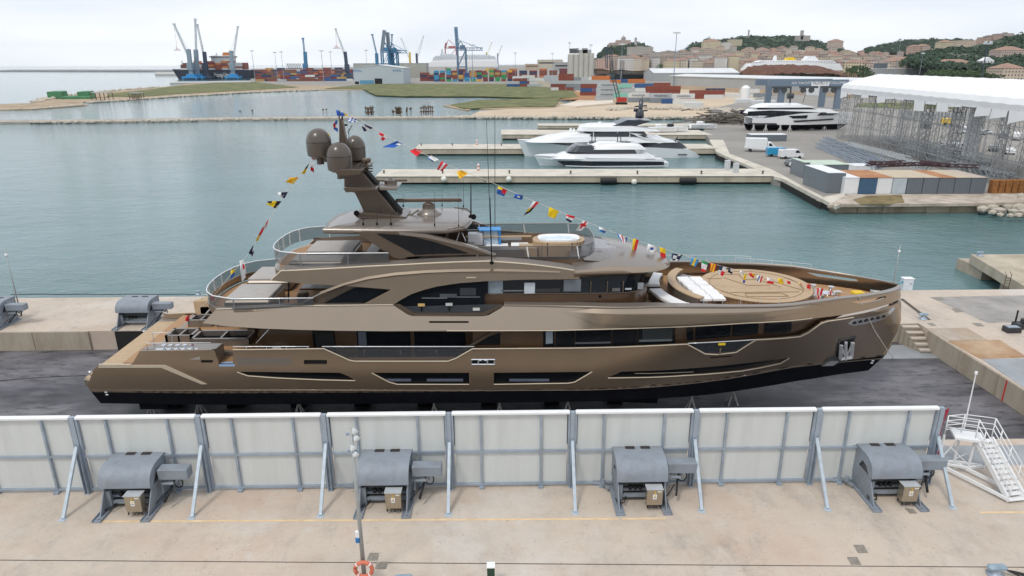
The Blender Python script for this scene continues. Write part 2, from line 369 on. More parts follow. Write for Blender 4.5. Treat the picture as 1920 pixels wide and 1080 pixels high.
for i in range(9):
    t=thing('braced_post','blue-grey braced steel post, %s'%('at the far left end of the white fence, beyond the frame' if i==0 else ('at the right end of the white fence' if i==8 else 'between the %s and %s white fence bays'%(ORD[i-1],ORD[i]))),'post',(FX[i],YFn-.02,0),'braced posts of the white fence')
    p=MB(); p.bar((0,-.06,0),(0,-.06,FH),.2,.2); p.bb(-.13,.13,-.3,.15,0,.03); p.bb(-.1,-.06,-.29,-.17,0.03,2.7);p.bb(.06,.1,-.29,-.17,0.03,2.7); p.build('post',steel,t,bevel=.015)
    b=MB(); b.bar((0,-.2,2.65),(0,-2.15,.03),.15,.12); b.bb(-.16,.16,-2.35,-2.0,0,.02); b.build('brace',M('pale_steel',(.45,.52,.58),rough=.5,metal=.2),t,bevel=.01)
# red cloth at fence end
c=MB(); rows=[]
for k in range(7):
    z=4.0-k*.42; rows.append([(.16+.05*math.sin(k*1.3),-.1,z),(.30+.09*math.sin(k*1.1+1),-.05+.06*math.sin(k),z+.12)])
c.grid([[(a+FX[8],b+YFn,cc) for a,b,cc in r_] for r_ in rows]); o=c.build('red_banner',M('red_cloth',(.35,.015,.05),rough=.8),solid=.01); tag(o,'dark red cloth hanging at the right end of the fence','banner')
# ---------------- hoist winches of the ship lift ----------------
def hoist(label,loc,rz=0,near=True):
    t=thing('hoist_winch',label,'winch',loc,'grey hoist winches beside the ship lift',rz)
    w2=1.28
    prof=[(2.4,1.0),(2.4,2.16),(1.0,2.18)]+[(1.0-math.sin(a)*1.0,1.45+math.cos(a)*.73) for a in (R(12*k) for k in range(1,8))]+[(0.0,1.28)]
    h=MB(); n=len(prof); inn=[(y+(.05 if y<1.1 else -.0),z-.05) for y,z in prof]
    rows=[[(x_,y,z) for y,z in prof] for x_ in (-w2,w2)]
    h.grid(rows)
    hd=h.build('hood',winchm,t,autosm=30,solid=.04)
    s=MB()
    side=[(2.38,.6),(2.38,2.12),(1.0,2.14)]+[(1.0-math.sin(a)*.97,1.45+math.cos(a)*.70) for a in (R(12*k) for k in range(1,8))]+[(.03,1.25),(.35,1.2),(.75,1.6),(1.2,1.68),(1.5,1.3),(1.5,.6)]
    for x_ in (-w2+.03,w2-.08): s.yz(side,x_,x_+.05)
    s.build('side_plate',winchm,t)
    v=MB(); 
    for x_ in (-.38,.42): v.box((x_,1.9,2.168),(.5,.35,.014))
    v.build('vent',M('vent_dark',(.03,.022,.022),rough=.6),t)
    f=MB()
    for x_ in (-w2+.1,w2-.1):
        f.prism([(x_-.22,-.95),(x_+.22,-.95),(x_+.22,2.5),(x_-.22,2.5)],0,.05)
        f.yz([(-.55,.05),(.3,1.2),(2.2,1.2),(2.4,.05)],x_-.03,x_+.03)
        f.bb(x_-.22,x_-.18,-.95,2.4,.05,.12); f.bb(x_+.18,x_+.22,-.95,2.4,.05,.12)
        f.cyl((x_,-.72,.05),.07,.05,10)
    f.bb(-w2+.1,w2-.1,.35,.5,.25,.42); f.bb(-w2+.1,w2-.1,.55,.7,.5,.62)
    f.bb(-w2+.05,-w2+.35,.25,.45,.1,1.0)
    f.build('base_frame',winchm,t)
    d=MB(); d.cyl((-w2+.15,1.25,1.1),.72,2*w2-.3,28,axis='x')
    d.cyl((-w2+.12,1.25,1.1),.85,.08,28,axis='x'); d.cyl((w2-.24,1.25,1.1),.85,.08,28,axis='x'); d.build('drum',winchd,t,autosm=30)
    e=MB(); 
    for x_ in (-.5,-.25,0): e.cbox((x_,.5,.72),(.16,.2,.2),.03)
    e.tube([(-w2-.02,.1,.35),(-w2+.1,-.05,.15),(-w2+.4,-.1,.22),(-w2+.55,.3,.3)],.035,6)
    e.tube([(1.3,.25,.3),(1.5,.3,.55),(1.8,.7,.75)],.03,6)
    e.build('cable',blackm,t,smooth=True)
    mo=MB(); mo.cbox((w2+.85,1.0,1.62),(1.5,.66,.52),.03); mo.build('gear_housing',winchm,t)
    m2=MB(); m2.cyl((w2+.05,1.15,1.2),.16,.8,14,axis='x'); m2.cyl((w2+.85,1.15,1.2),.26,.1,18,axis='x'); m2.tube([(w2+.2,.75,.6),(w2+.2,.75,1.1),(w2+.8,.75,1.1)],.08,8); m2.bb(w2,w2+.8,1.6,1.75,.9,1.4); m2.build('motor',winchm,t,autosm=30)
    m3=MB(); m3.tube([(w2+.95+.22*math.cos(a),.95,1.05+.28*math.sin(a)) for a in (2*math.pi*k/14 for k in range(14))],.035,5,closed=True); m3.bar((w2+.7,.9,1.0),(w2+.5,.1,.45),.1,.1); m3.build('handwheel',blackm,t,smooth=True)
    if near:
        cb=MB(); cb.cbox((.55,-.5,.62),(.78,.5,.82),.015); cab=cb.build('control_cabinet',cabm,t); cab.location=(0,.22,.12)
        tp=MB(); tp.box((.55,-.5,1.045),(.84,.56,.03)); tp.build('lid',M('pale_lid',(.5,.52,.54),rough=.4,metal=.3),cab)
        lg=MB()
        for x_ in (.22,.88):
            for y_ in (-.7,-.3): lg.cyl((x_,y_,.02),.03,.2,6)
        for k in range(9): lg.tube([(.25+.07*k,-.6,.22),(.28+.07*k+rnd.uniform(-.05,.05),-.62,.1),(.25+.07*k+rnd.uniform(-.1,.1),-.75,.03)],.014,4)
        lg.build('cable_bundle',blackm,cab)
        sg=MB(); sg.box((.55,-.757,.66),(.19,.008,.26)); sg.build('warning_sign',whitem,cab)
        tr=MB(); tr.xz([(.49,.68),(.61,.68),(.55,.78)],-.768,-.762); tr.build('warning_triangle',yellowm,cab)
        tr=MB(); tr.cyl((.55,-.80,.90),.035,.05,10,axis='y'); tr.build('lamp',yellowm,cab)
        ts=MB(); 
        for k in range(3): ts.box((.55,-.764,.645-.025*k),(.13,.004,.008))
        ts.build('sign_text',blackm,cab)
        ts=MB(); ts.box((.78,-.755,.93),(.2,.01,.04)); ts.build('maker_plate',whitem,cab)
    ex=MB()
    if near:
        ex.bb(-w2-.95,-w2-.25,1.9,2.3,.0,.25); ex.bar((-w2-.5,1.8,.3),(-w2-.2,1.2,.2),.1,.1); ex.cyl((-w2-.45,1.5,.3),.1,.3,8)
        ex.build('limit_switch_box',winchm,t)
    return t
hx=[(233,'hoist winch in front of the second fence bay'),(718,'hoist winch behind the tall floodlight pole'),(1204,'hoist winch in front of the sixth fence bay'),(1678,'hoist winch at the right end of the fence, nearest the white stairs')]
for px,lb in hx:
    p=U(px,915,27.1); o_=hoist('grey '+lb,(p.x,27.1,0)); o_.scale=(.94,.84,1.0)
    a=tag(MB().build('x',None)) if False else None
for px,lb in ((270,'grey hoist winch on the far quay behind the stern'),(6,'grey hoist winch on the far quay at the left edge of the photo')):
    p=G(px,600); o_=hoist(lb,(p.x,50.9,0),near=False); o_.scale=(1.0,.84,.94)
# ---------------- floodlight pole with life ring ----------------
bp=G(684,1090); t=thing('light_pole','grey floodlight pole with an orange life ring in the foreground','lamp post',(bp.x,bp.y,0))
ptop=7.05
a=MB(); a.tube([(0,0,0),(0,0,ptop)],.10,12,r2=.055); a.cyl((0,0,0),.2,.03,12); a.build('pole',M('pole_grey',(.36,.38,.38),rough=.5,metal=.3,var=.1),t,smooth=True)
for k,(dx,dz,ry) in enumerate(((.12,-.12,.5),(.16,-.42,.35),(.0,-.85,.4),(.08,-1.1,.6))):
    fl=MB(); fl.lathe((0,0,0),[(.04,-.1),(.07,-.07),(.14,.07),(.15,.09),(.13,.07),(.03,.05)],12); 
    m=Matrix.Rotation(-1.1+ry*.5,3,'X')@Matrix.Rotation(ry,3,'Y'); fl.v=[tuple(m@Vector(v)+Vector((dx,-.05,ptop+dz))) for v in fl.v]
    fl.tube([(0,0,ptop+dz),(dx,-.02,ptop+dz)],.025,5); fl.build('floodlight',M('lamp_grey',(.62,.66,.68),rough=.35,metal=.2),t,smooth=True)
fl=MB(); fl.bar((-.16,0,ptop-.22),(.2,0,ptop-.22),.04); fl.bar((-.16,0,ptop-.95),(.2,0,ptop-.95),.04); fl.cyl((-.17,0,ptop-.28),.06,.1,8); fl.cyl((-.17,0,ptop-1.0),.06,.1,8); fl.build('bracket',steel,t)
fl=MB(); fl.cbox((-.11,-.04,2.35),(.15,.12,.3),.02); fl.build('camera_box',whitem,t)
fl=MB(); fl.cbox((-.12,-.06,2.1),(.16,.14,.24),.03); fl.build('socket_box',M('blue_box',(.02,.16,.42),rough=.4),t)
rp=U(682,1067,bp.y-.2)
t2=thing('life_ring','faded orange life ring on the floodlight pole','life ring',(rp.x,bp.y-.2,rp.z))
rg=MB(); rg.tube([(.34*math.cos(x_),-.02,.34*math.sin(x_)) for x_ in (2*math.pi*k/28 for k in range(28))],.085,10,closed=True); rg.build('ring',M('buoy_orange',(.62,.17,.10),rough=.6,var=.15),t2,smooth=True)
rg=MB()
for k in range(4):
    x_=math.pi/4+k*math.pi/2; rg.tube([((.34)*math.cos(x_+d),-.02,(.34)*math.sin(x_+d)) for d in (-.08,0,.08)],.09,10)
rg.build('band',whitem,t2,smooth=True)
# green pillar, bollards
gp=G(921,1100); t=thing('service_pillar','small dark green service pillar with white lid at the bottom edge','service pillar',(gp.x,gp.y,0))
g=MB(); g.cbox((0,0,.75),(.3,.3,.6),.02); g.bb(-.07,.07,-.07,.07,0,.5); g.build('body',M('green_paint',(.012,.05,.03),rough=.5),t)
g=MB(); g.box((0,0,1.06),(.33,.33,.04)); g.build('lid',whitem,t)
def bollard(label,p,s=1.0,z=0):
    t=thing('bollard',label,'bollard',(p.x,p.y,z),'mooring bollards')
    m=MB(); m.lathe((0,0,0),[(.34*s,0),(.34*s,.05*s),(.2*s,.09*s),(.15*s,.3*s),(.17*s,.36*s)],16); m.build('base',steel,t,smooth=True)
    m=MB(); m.cbox((0,0,.42*s),(.75*s,.32*s,.16*s),.08*s); m.build('head',M('bollard_blue',(.25,.33,.40),rough=.5,var=.15),t,autosm=40)
    return t
b1=bollard('blue-grey bollard with black rope at the lower right corner',G(1866,1078),1.0)
b2=bollard('blue-grey bollard cut by the bottom edge left of the green pillar',G(757,1098),1.0)
bollard('grey bollard on the quay behind the bow',G(1730,598),1.0); bollard('grey bollard on the far quay edge above the stern',G(372,552),.8)
bollard('grey bollard at the corner of the upper right quay',G(1837,480,0),1.0)
bollard('small grey bollard behind the stern, far quay',G(332,627,0),.01)if False else None
r_=MB(); 
for k in range(4): r_.tube([(b1.location.x+.1,b1.location.y,.3+.03*k),(b1.location.x+.8,b1.location.y-.1*k,.16),(b1.location.x+1.8,b1.location.y+.15*k-.3,.03),(b1.location.x+3.2,b1.location.y-.4+.1*k,.03)],.025,5)
tag(r_.build('mooring_rope',blackm),'black rope tied to the bollard at lower right','rope')
r_=MB(); r_.tube([(G(p,553).x,G(p,552.8-(p%90)*.012).y,.03) for p in range(20,402,20)],.04,5); tag(r_.build('hose',blackm),'black hose lying along the far quay edge','hose')
r_=MB(); r_.tube([G(-5,715,ZP)+Vector((0,0,.04)),G(80,712,ZP)+Vector((0,0,.2)),U(160,704,41)],.03,5); tag(r_.build('mooring_line',blackm),'dark line running from the stern to the left edge','rope')
# ---------------- thin lamp poles on the far quay ----------------
for (px,py,pt,lb,yy) in ((40,592,466,'thin camera pole beside the left far hoist',None),(1672,548,460,'thin camera pole behind the bow',57.6)):
    p=G(px,py) if yy is None else Vector((U(px,py,yy).x,yy,0)); top=U(px+(-29 if px<100 else 14),pt,p.y)
    t=thing('camera_pole',lb+', pale grey','pole',(p.x,p.y,0)); m=MB(); m.tube([(0,0,0),(0,0,top.z)],.06,8,r2=.035); m.build('pole',M('pole_grey',(.36,.38,.38)),t,smooth=True)
    m=MB(); m.lathe((0,0,top.z-.55),[(.02,-.14),(.1,-.1),(.12,.05),(.05,.12)],10); m.build('camera_dome',whitem,t,smooth=True)
# ---------------- power cabinet behind bow ----------------
p=G(1698,543); t=thing('power_cabinet','white power cabinet behind the bow at the quay edge','cabinet',(p.x,p.y,0))
m=MB(); m.cbox((0,0,.55),(.9,.6,1.1),.03); m.build('body',M('cab_white',(.62,.68,.74),rough=.4),t)
m=MB(); m.box((0,0,1.12),(.98,.68,.05)); m.build('lid',whitem,t)
m=MB(); m.cyl((-.52,-.1,.75),.09,.1,8,axis='x'); m.tube([(-.5,-.1,.75),(-.8,-.15,.6),(-.9,-.2,.1)],.04,5); m.build('socket',M('teal_paint',(.02,.25,.35),rough=.5),t)
m=MB(); m.box((.2,-.305,.65),(.06,.02,.14)); m.build('handle',blackm,t)
# ---------------- stone steps at the end of the lift ----------------
t=thing('dock_steps','five concrete steps climbing the dock wall right of the bow','steps',(G(1703,643,ZP).x,YF-.2,ZP))
for k in range(5):
    m=MB(); zt=1.6-.02-.32*k-.05; m.bb(-.75+.16*k-.1,.55+.16*k-.1,-.42*(k+1),-.42*k-.03,zt-.12,zt); m.build('step',conc,t)
for k in range(5):
    m=MB(); m.bb(-.74+.16*k-.1,.54+.16*k-.1,-.42*(k+1)+.06,-.42*k-.03,.01,1.6-.02-.32*k-.19); m.build('step_base',wallm,t)
# ---------------- red stripe on wall ----------------
p0=G(1881,712); m=MB(); m.bb(XR-.155,XR-.142,p0.y-.06,p0.y+.06,ZP+.03,-.03); tag(m.build('depth_mark',redm),'vertical red mark painted on the right dock wall','marking')
# ---------------- white mobile stairs ----------------
def stairs():
    lo=G(1907,943); p1=G(1784,888); t=thing('mobile_stairs','white wheeled stair platform at the right end of the fence','stairs',(lo.x,lo.y,0))
    top=U(1838,818,29.6)
    T=Vector((top.x-lo.x,29.6-lo.y,top.z)); d=Vector((-T.x,-T.y,0)); d.normalize(); side=Vector((-d.y,d.x,0))*.46
    dn=-d
    H=T.z
    P=lambda s,w,z: T.xy.to_3d()*s+ side*w+Vector((0,0,z))   # s=0 bottom .. 1 top
    st=.93
    Pl=T.xy.to_3d()+Vector((-1.25,.25,0))
    m=MB()
    for w_ in (-1,1): m.bar(P(0,w_,.12),P(st,w_,H),.07,.26)
    m.build('stringer',whitem,t)
    tr=MB()
    N=12
    for k in range(N):
        s=(k+.6)/N*st; c=P(s,0,H*(k+1)/(N+.5)); sd=side*.98; fw=d*.13
        tr.add([c-sd-fw,c+sd-fw,c+sd+fw,c-sd+fw,c-sd-fw-Vector((0,0,.04)),c+sd-fw-Vector((0,0,.04)),c+sd+fw-Vector((0,0,.04)),c-sd+fw-Vector((0,0,.04))],[(0,1,2,3),(7,6,5,4),(0,4,5,1),(1,5,6,2),(2,6,7,3),(3,7,4,0)])
    tr.build('tread',whitem,t)
    pf=MB(); c=(P(st,0,0)+Pl)/2; ln=(Pl-P(st,0,0)).length; pf.box((c.x,c.y,H),(ln,.95,.12),rz=math.atan2((Pl-P(st,0,0)).y,(Pl-P(st,0,0)).x)); pf.build('landing',whitem,t)
    lg=MB()
    A=[P(st,w_,0) for w_ in (-1,1)]+[Pl+side*w_ for w_ in (1,-1)]
    for a_ in A: lg.bar((a_.x,a_.y,.15),(a_.x,a_.y,H),.08)
    for i in range(4):
        a_,b_=A[i],A[(i+1)%4]; lg.bar((a_.x,a_.y,.35),(b_.x,b_.y,.35),.08,.12); lg.bar((a_.x,a_.y,H-.3),(b_.x,b_.y,.5),.04)
    for w_ in (-1,1): lg.bar(Pl+side*w_+Vector((0,0,.3)),P(0,w_,.2),.08,.16)
    lg.build('frame',whitem,t)
    hr=MB()
    for w_ in (-1,1):
        for hz in (.45,.75,1.08):
            hr.tube([P(.0,w_,.12+hz),P(st,w_,H+hz),Pl+side*w_+Vector((0,0,H+hz))],.025,6)
        for s in (.02,.25,.5,.75,st): hr.tube([P(s,w_,H*s/st+.05),P(s,w_,H*s/st+1.08)],.03,6)
        hr.tube([Pl+side*w_+Vector((0,0,H)),Pl+side*w_+Vector((0,0,H+1.08))],.03,6)
    for hz in (.3,.55,.8,1.08): hr.tube([Pl+side+Vector((0,0,H+hz)),Pl-side+Vector((0,0,H+hz))],.025,6)
    hr.build('handrail',whitem,t,smooth=True)
    tip=U(1830,700,29.9)-t.location; q_=U(1813,778,29.9)-t.location; mt=MB(); mt.tube([q_+(q_-tip)*.35,tip],.04,6,r2=.025); mt.cyl((tip.x,tip.y,tip.z-.05),.07,.14,8); mt.build('antenna_mast',whitem,t)
    for w_ in (-1,1):
        for bse in (P(.25,w_,0),Pl+side*w_):
            wh=MB(); wh.cyl((bse.x-.03,bse.y-.03,.12),.12,.07,12,axis='y'); wh.build('wheel',steel,t)
stairs()
# ---------------- drone / filming case on the right quay ----------------
p=G(1896,622); t=thing('equipment_case','black flight case with pale lid on the right quay','equipment case',(p.x,p.y,0)); m=MB(); m.cbox((0,0,.22),(1.1,.7,.42),.03); m.build('case',M('case_black',(.03,.03,.035),rough=.5),t); m=MB(); m.box((0,0,.44),(.9,.5,.02)); m.build('lid',steel,t)
p=G(1915,615); t=thing('equipment_stack','black equipment with an upright post beside the flight case','equipment',(p.x,p.y,0)); m=MB(); m.cbox((0,0,.25),(1.2,.8,.4),.05); m.cbox((.3,.2,.55),(.5,.4,.3),.05); m.build('box',M('case_black',(.03,.03,.035)),t); m=MB(); m.bb(-.45,-.35,.2,.28,.3,1.4); m.cyl((.1,-.2,.4),.25,.2,10); m.build('post',blackm,t)
# second quay at upper right, with ladder
q=MB(); pa=[G(1820,477,0),G(1990,476,0),G(2080,560,0),G(1920,536,0)]; q.prism([(v.x,v.y) for v in pa],-1.0,0.0); tag(q.build('quay_upper_right',pierm),kind='structure')
q=MB(); pb=G(1828,480,0); q.bb(pb.x,pb.x+2.2,pb.y-1.6,pb.y+2.6,ZW-1,-1.0); pb2=G(1900,515,0); q.bb(pb2.x+.5,pb2.x+12,pb2.y-.4,pb2.y+2,ZW-1,-1.0); tag(q.build('quay_pier_block',wallm),kind='structure')
p=G(1888,520,0); t=thing('ladder','rusty ladder on the upper right quay wall','ladder',(p.x-.4,p.y-.7,0)); m=MB()
for dx in (-.25,.25): m.tube([(dx,0,-2.1),(dx,0,.5),(dx,.3,.7)],.035,6)
m.build('rail',M('rusty_steel',(.12,.07,.04),rough=.8,var=.4),t); m=MB()
for k in range(9): m.tube([(-.25,0,-2+.27*k),(.25,0,-2+.27*k)],.025,5)
m.build('rung',M('rusty_steel',(.12,.07,.04)),t)
# ================= the bronze motor yacht on the ship lift =================
Yc=41.3
BS=[(-27,4.2),(-24,4.5),(-18,4.7),(0,4.85),(10,4.85),(13,4.8),(15.8,4.55),(18,4.0),(19.6,3.45),(22.1,2.35),(24.1,1.2),(24.8,.55),(25.05,0.0)]
BW=[(-27,4.1),(-18,4.45),(0,4.6),(4,4.6),(7.7,4.35),(11,3.8),(13.9,3.05),(18.3,1.65),(22.4,.6),(25.05,0)]
def XS(Z): return interp([(-.1,25.47),(.47,25.61),(1.06,25.69),(2.3,26.05),(2.95,26.27),(3.75,26.36),(5.25,26.06),(5.9,25.88),(6.6,25.7)],Z)
def bh(X,Z):
    x=X-.6; xs=XS(Z)-.6
    if x>13: x=13+(x-13)*(25.05-13)/(xs-13)
    s_,w_=sm(BS,x),sm(BW,x); t=max(0,min(1.15,(Z-1.3)/3.9)); t=t**1.15
    b=w_+(s_-w_)*min(t,1.0)
    if Z>5.25:
        k=max(0,min(1,(7.5-X)/5.0)); k=k*k*(3-2*k); b-=.42*(Z-5.25)*k
    return max(b,0.0)
def b2(X,Z):
    return bh(min(X,2.0),6.65)-.16*(Z-6.65)
def hp(lst,bf=bh):
    out=[]
    for px,py in lst:
        Y=Yc-4.5
        for _ in range(14):
            p=U(px,py,Y); Y=.5*Y+.5*(Yc-bf(p.x,p.z))
        out.append((p.x,p.z))
    return out
paint=M('bronze_paint',(.365,.292,.220),rough=.25,metal=.85,var=.03,scale=.3,coat=.15)
paint_d=M('bronze_dark_paint',(.105,.078,.056),rough=.28,metal=.45,var=.03,scale=.3,coat=.4)
paint_t=M('taupe_paint',(.235,.205,.18),rough=.3,metal=.45,var=.03,scale=.3,coat=.3)
trim_hilite=M('trim_and_edge_highlight',(.55,.47,.36),rough=.55,metal=.1,var=.03,spec=.3)  # paler tone paints the light on hull edges; also colours small trim parts
blackh=M('antifouling',(.0045,.005,.008),rough=.6,var=.3,scale=1.0,spec=.12)
def teak_mat(name,col):
    m=M(name,col,rough=.6,var=.12,scale=1.5,stretch=(1,6,1)); n=m.node_tree; b=n.nodes['Principled BSDF']
    src=b.inputs['Base Color'].links[0].from_socket
    t=n.nodes.new('ShaderNodeTexCoord'); s_=n.nodes.new('ShaderNodeSeparateXYZ'); n.links.new(t.outputs['Object'],s_.inputs[0])
    a=n.nodes.new('ShaderNodeMath'); a.operation='MULTIPLY'; a.inputs[1].default_value=8.0; n.links.new(s_.outputs['Y'],a.inputs[0])
    f=n.nodes.new('ShaderNodeMath'); f.operation='FRACT'; n.links.new(a.outputs[0],f.inputs[0])
    c=n.nodes.new('ShaderNodeMath'); c.operation='LESS_THAN'; c.inputs[1].default_value=.13; n.links.new(f.outputs[0],c.inputs[0])
    x=n.nodes.new('ShaderNodeMix'); x.data_type='RGBA'; n.links.new(c.outputs[0],x.inputs[0]); n.links.new(src,x.inputs[6]); x.inputs[7].default_value=(.06,.035,.02,1)
    n.links.new(x.outputs[2],b.inputs['Base Color']); return m
teak=teak_mat('teak_deck',(.42,.24,.115))
teak2=teak_mat('teak_pale',(.50,.36,.22))
glassd=M('dark_glass',(.006,.008,.011),rough=.03,var=.2,spec=.2)
woodm=M('brown_panel',(.075,.042,.022),rough=.3,var=.15,scale=1,coat=.4)
glassr=M('rail_glass',(.07,.08,.09),rough=.02,alpha=.6,spec=.4,var=.05)
glassc=M('rail_glass_clear',(.22,.27,.30),rough=.02,alpha=.32,spec=.9,var=.05)
chrome=M('polished_steel',(.75,.76,.78),rough=.12,metal=1.0,var=.03)
railw=M('rail_white',(.80,.82,.84),rough=.25,metal=.3,var=.02)
cush=M('cushion_white',(.80,.80,.80),rough=.8,var=.05,scale=2)
cushg=M('cushion_cover',(.40,.38,.36),rough=.7,var=.06,scale=2)
Y=thing('motor_yacht','huge bronze superyacht with three round domes on its mast, raised on the ship lift','yacht',(0,Yc,ZP))
def yb(mb,name,mat,par=None,**k):
    if par is None: return mb.build(name,mat,Y,world=True,**k)
    p=Y.location; mb.v=[(a-p.x,b-p.y,c-p.z) for a,b,c in mb.v]; return mb.build(name,mat,par,**k)
nf=lambda off=0.0,bf=bh:(lambda x,z:Yc-bf(x,z)+off)
# ---- lower hull side ----
HT=[(177,690),(187,684),(247,684),(262,658),(402,656),(411,683),(437,683),(437,656),(607,654),(655,675),(665,676.5),(840,676.5),(855,671),(886,654),
    (1060,653),(1160,651),(1288,645),(1322,663),(1345,664),(1380,660),(1417,637),(1450,635),(1500,631),(1515,624),(1540,606),(1552,602),(1580,598),(1610,592),(1640,584),(1660,577),(1684,568)]
top=hp(HT)
low=[(-25.05,1.3)]+[(x_,1.3) for x_ in range(-25,25)]+[(25.2,1.3),(XS(1.3)-.01,1.3)]
stem=[(XS(z)-.01,z) for z in (1.8,2.3,2.95,3.4,3.75,4.2,4.7)]
zt=top[-1][1]
outer=low+stem+[(XS(zt)-.01,zt)]+top[::-1][1:]+hp([(164,722)])
W1=hp([(445,697),(637,699),(652,705),(666,713),(600,711.5),(520,708),(465,704)])
W2=hp([(697,699),(879.5,699),(879.5,720),(745,720),(730,716)])
W3=hp([(926,699),(1110,697),(1077,716),(1065,718),(926,720)])
W4=hp([(1140,708),(1165,697),(1290,691),(1390,682),(1480,671),(1463,681),(1425,689),(1390,695),(1290,703),(1215,707)])
SL=[hp([(377,675),(399,675),(399,680),(377,680)]),hp([(570,675),(613,675),(613,683),(570,683)]),hp([(884,674),(928,674),(928,683),(884,683)]),hp([(1332,669),(1371,666.5),(1371,669),(1332,672)])]
m=MB(); m.sheet(outer,[W1,W2,W3,W4]+SL,nf(),step=.4,zstep=.3,mirror=Yc)
hull=yb(m,'hull',paint,solid=.12,autosm=25)
wins=[]
for w_,mt in ((W1,glassd),(W2,glassd),(W3,glassd),(W4,glassd)):
    cx=sum(p[0] for p in w_)/len(w_); cz=sum(p[1] for p in w_)/len(w_)
    big=[(cx+(x_-cx)*1.03,cz+(z-cz)*1.35) for x_,z in w_]
    m=MB(); m.sheet(big,[],nf(.16),mirror=Yc); wo_=yb(m,'window',mt,smooth=True); wins.append(wo_)
    n=len(w_); lo_=sorted(range(n),key=lambda i:w_[i][0])
for s_ in SL:
    big=[(x_+(.1 if i in(1,2) else -.1),z+(.06 if i<2 else -.06)) for i,(x_,z) in enumerate(s_)]
    m=MB(); m.sheet(big,[],nf(.14),mirror=Yc); yb(m,'vent_slot',darkm)
# inside shapes seen through hull windows
for (a,b,wpx) in ((720,770,W2),(800,868,W2),(955,1030,W3)):
    r_=hp([(a,712),(b,712),(b,717),(a,717)]); m=MB(); m.sheet(r_,[],nf(.14)); yb(m,'blind',M('blind_grey',(.10,.12,.17),rough=.5),wins[1 if wpx is W2 else 2])
# edge highlights of the hull cut-outs, put in as paler-coloured tubes
def edge_line(px,r=.035,off=-.02,name='edge_line',mat=None,bf=bh,mir=True,par=None):
    P=hp(px,bf); pts=[]
    for (a,b),(c,d) in zip(P,P[1:]):
        n_=max(1,int(math.hypot(c-a,d-b)/.8))
        for k in range(n_): pts.append((a+(c-a)*k/n_,b+(d-b)*k/n_))
    pts.append(P[-1]); q=[(x_,Yc-bf(x_,z)+off,z) for x_,z in pts]
    m=MB(); m.tube(q,r,5)
    if mir: m.tube([(x_,2*Yc-y,z) for x_,y,z in q],r,5)
    return yb(m,name,mat or trim_hilite,smooth=True)
edge_line([(445,697.5),(465,704.5),(520,708.5),(600,712),(666,713.5)])
edge_line([(697,699),(730,716.5),(745,720.5),(879.5,720.5)]); edge_line([(926,720.5),(1065,718.5),(1077,716.5),(1110,697)])
edge_line([(1140,708.5),(1215,707.5),(1290,703.5),(1390,695.5),(1425,689.5),(1463,681.5),(1480,671.5)])
edge_line([(437,655.5),(607,653.5),(655,675),(665,677),(840,677),(855,671.5),(886,653.8),(1060,652.6),(1160,650.6),(1288,645),(1322,663.5),(1345,664.5),(1380,660.5),(1417,637),(1500,631),(1515,624),(1540,606),(1552,602),(1600,595)],r=.04)
edge_line([(247,683.5),(187,683.5)],r=.06)
# stern chamfer stripe
st=hp([(187,684),(310,684.5),(388,720),(378,720),(303,689),(184,689)]); m=MB(); m.sheet(st,[],nf(-.05),mirror=Yc); yb(m,'stern_chamfer',trim_hilite,solid=.05)
edge_line([(166,731.5),(400,731.5),(600,731.5),(900,732),(1060,731.5),(1200,727),(1377,708),(1490,688),(1655,672)],r=.03,mat=paint_d,name='rubbing_strake')
edge_line([(1190,700),(1300,697)],r=.01)
# recess plate in bulwark
rc=hp([(445,671),(545,671),(545,684),(445,684)]); m=MB(); m.sheet(rc,[],nf(-.01)); yb(m,'mooring_hatch',paint_t,solid=.03)
# builder plate with two posts beneath balcony
m=MB(); 
for a in (884,897,914,927): r_=hp([(a,674),(a,683)]); m.tube([(x_,Yc-bh(x_,z)-.02,z) for x_,z in r_],.04,4)
for b in (674,683): r_=hp([(884,b),(928,b)]); m.tube([(x_,Yc-bh(x_,z)-.02,z) for x_,z in r_],.04,4)
for a,b in (((897,676),(903,676)),((908,676),(914,676))): r_=hp([a,b]); m.tube([(x_,Yc-bh(x_,z)-.0,z) for x_,z in r_],.04,4)
yb(m,'fairlead',chrome)
# ---- black bottom ----
rows=[]
for i in range(52):
    X=-25.05+i*(XS(1.3)-.01+25.05)/51; b=bh(X,1.3)
    zk=interp([(-26,.25),(-20,-.1),(-10,-.9),(14,-.9),(18,-.65),(20.5,-.45),(22.6,-.2),(24.8,.1),(25.45,.6),(25.75,1.25)],X)
    zc=interp([(-26,.35),(8,.35),(14,.0),(18,-.05),(21.6,.05),(25.74,1.28)],X); bc=max(0,b-interp([(-26,.12),(8,.12),(14,.35),(25,.2)],X))
    x2=X
    kx=max(0,1-(X+25.05)/2)*.4; half=[(x2,-b,1.305),(x2+kx,-bc,zc),(x2+kx,-bc*.55,zk+(zc-zk)*.4),(x2+kx,0,zk)]
    rows.append([(x_,Yc+y,z) for x_,y,z in half]+[(x_,Yc-y,z) for x_,y,z in half[::-1][1:]])
m=MB(); m.grid(rows,flip=False); n=len(rows[0]); m.f.append(tuple(range(n))); 
r0=rows[0]; m.f[-1]=tuple(range(n))
yb(m,'antifouling_bottom',blackh,autosm=30)
m=MB(); m.bb(-22.4,-20.7,Yc-3.9,Yc-3.2,-.15,.4); m.bb(-22.4,-20.7,Yc+3.2,Yc+3.9,-.15,.4); yb(m,'trim_tab',blackh)
m=MB(); m.box((7,Yc-3.2,.1),(5.5,.08,.9),ry=.05); yb(m,'stabiliser_fin',blackh)
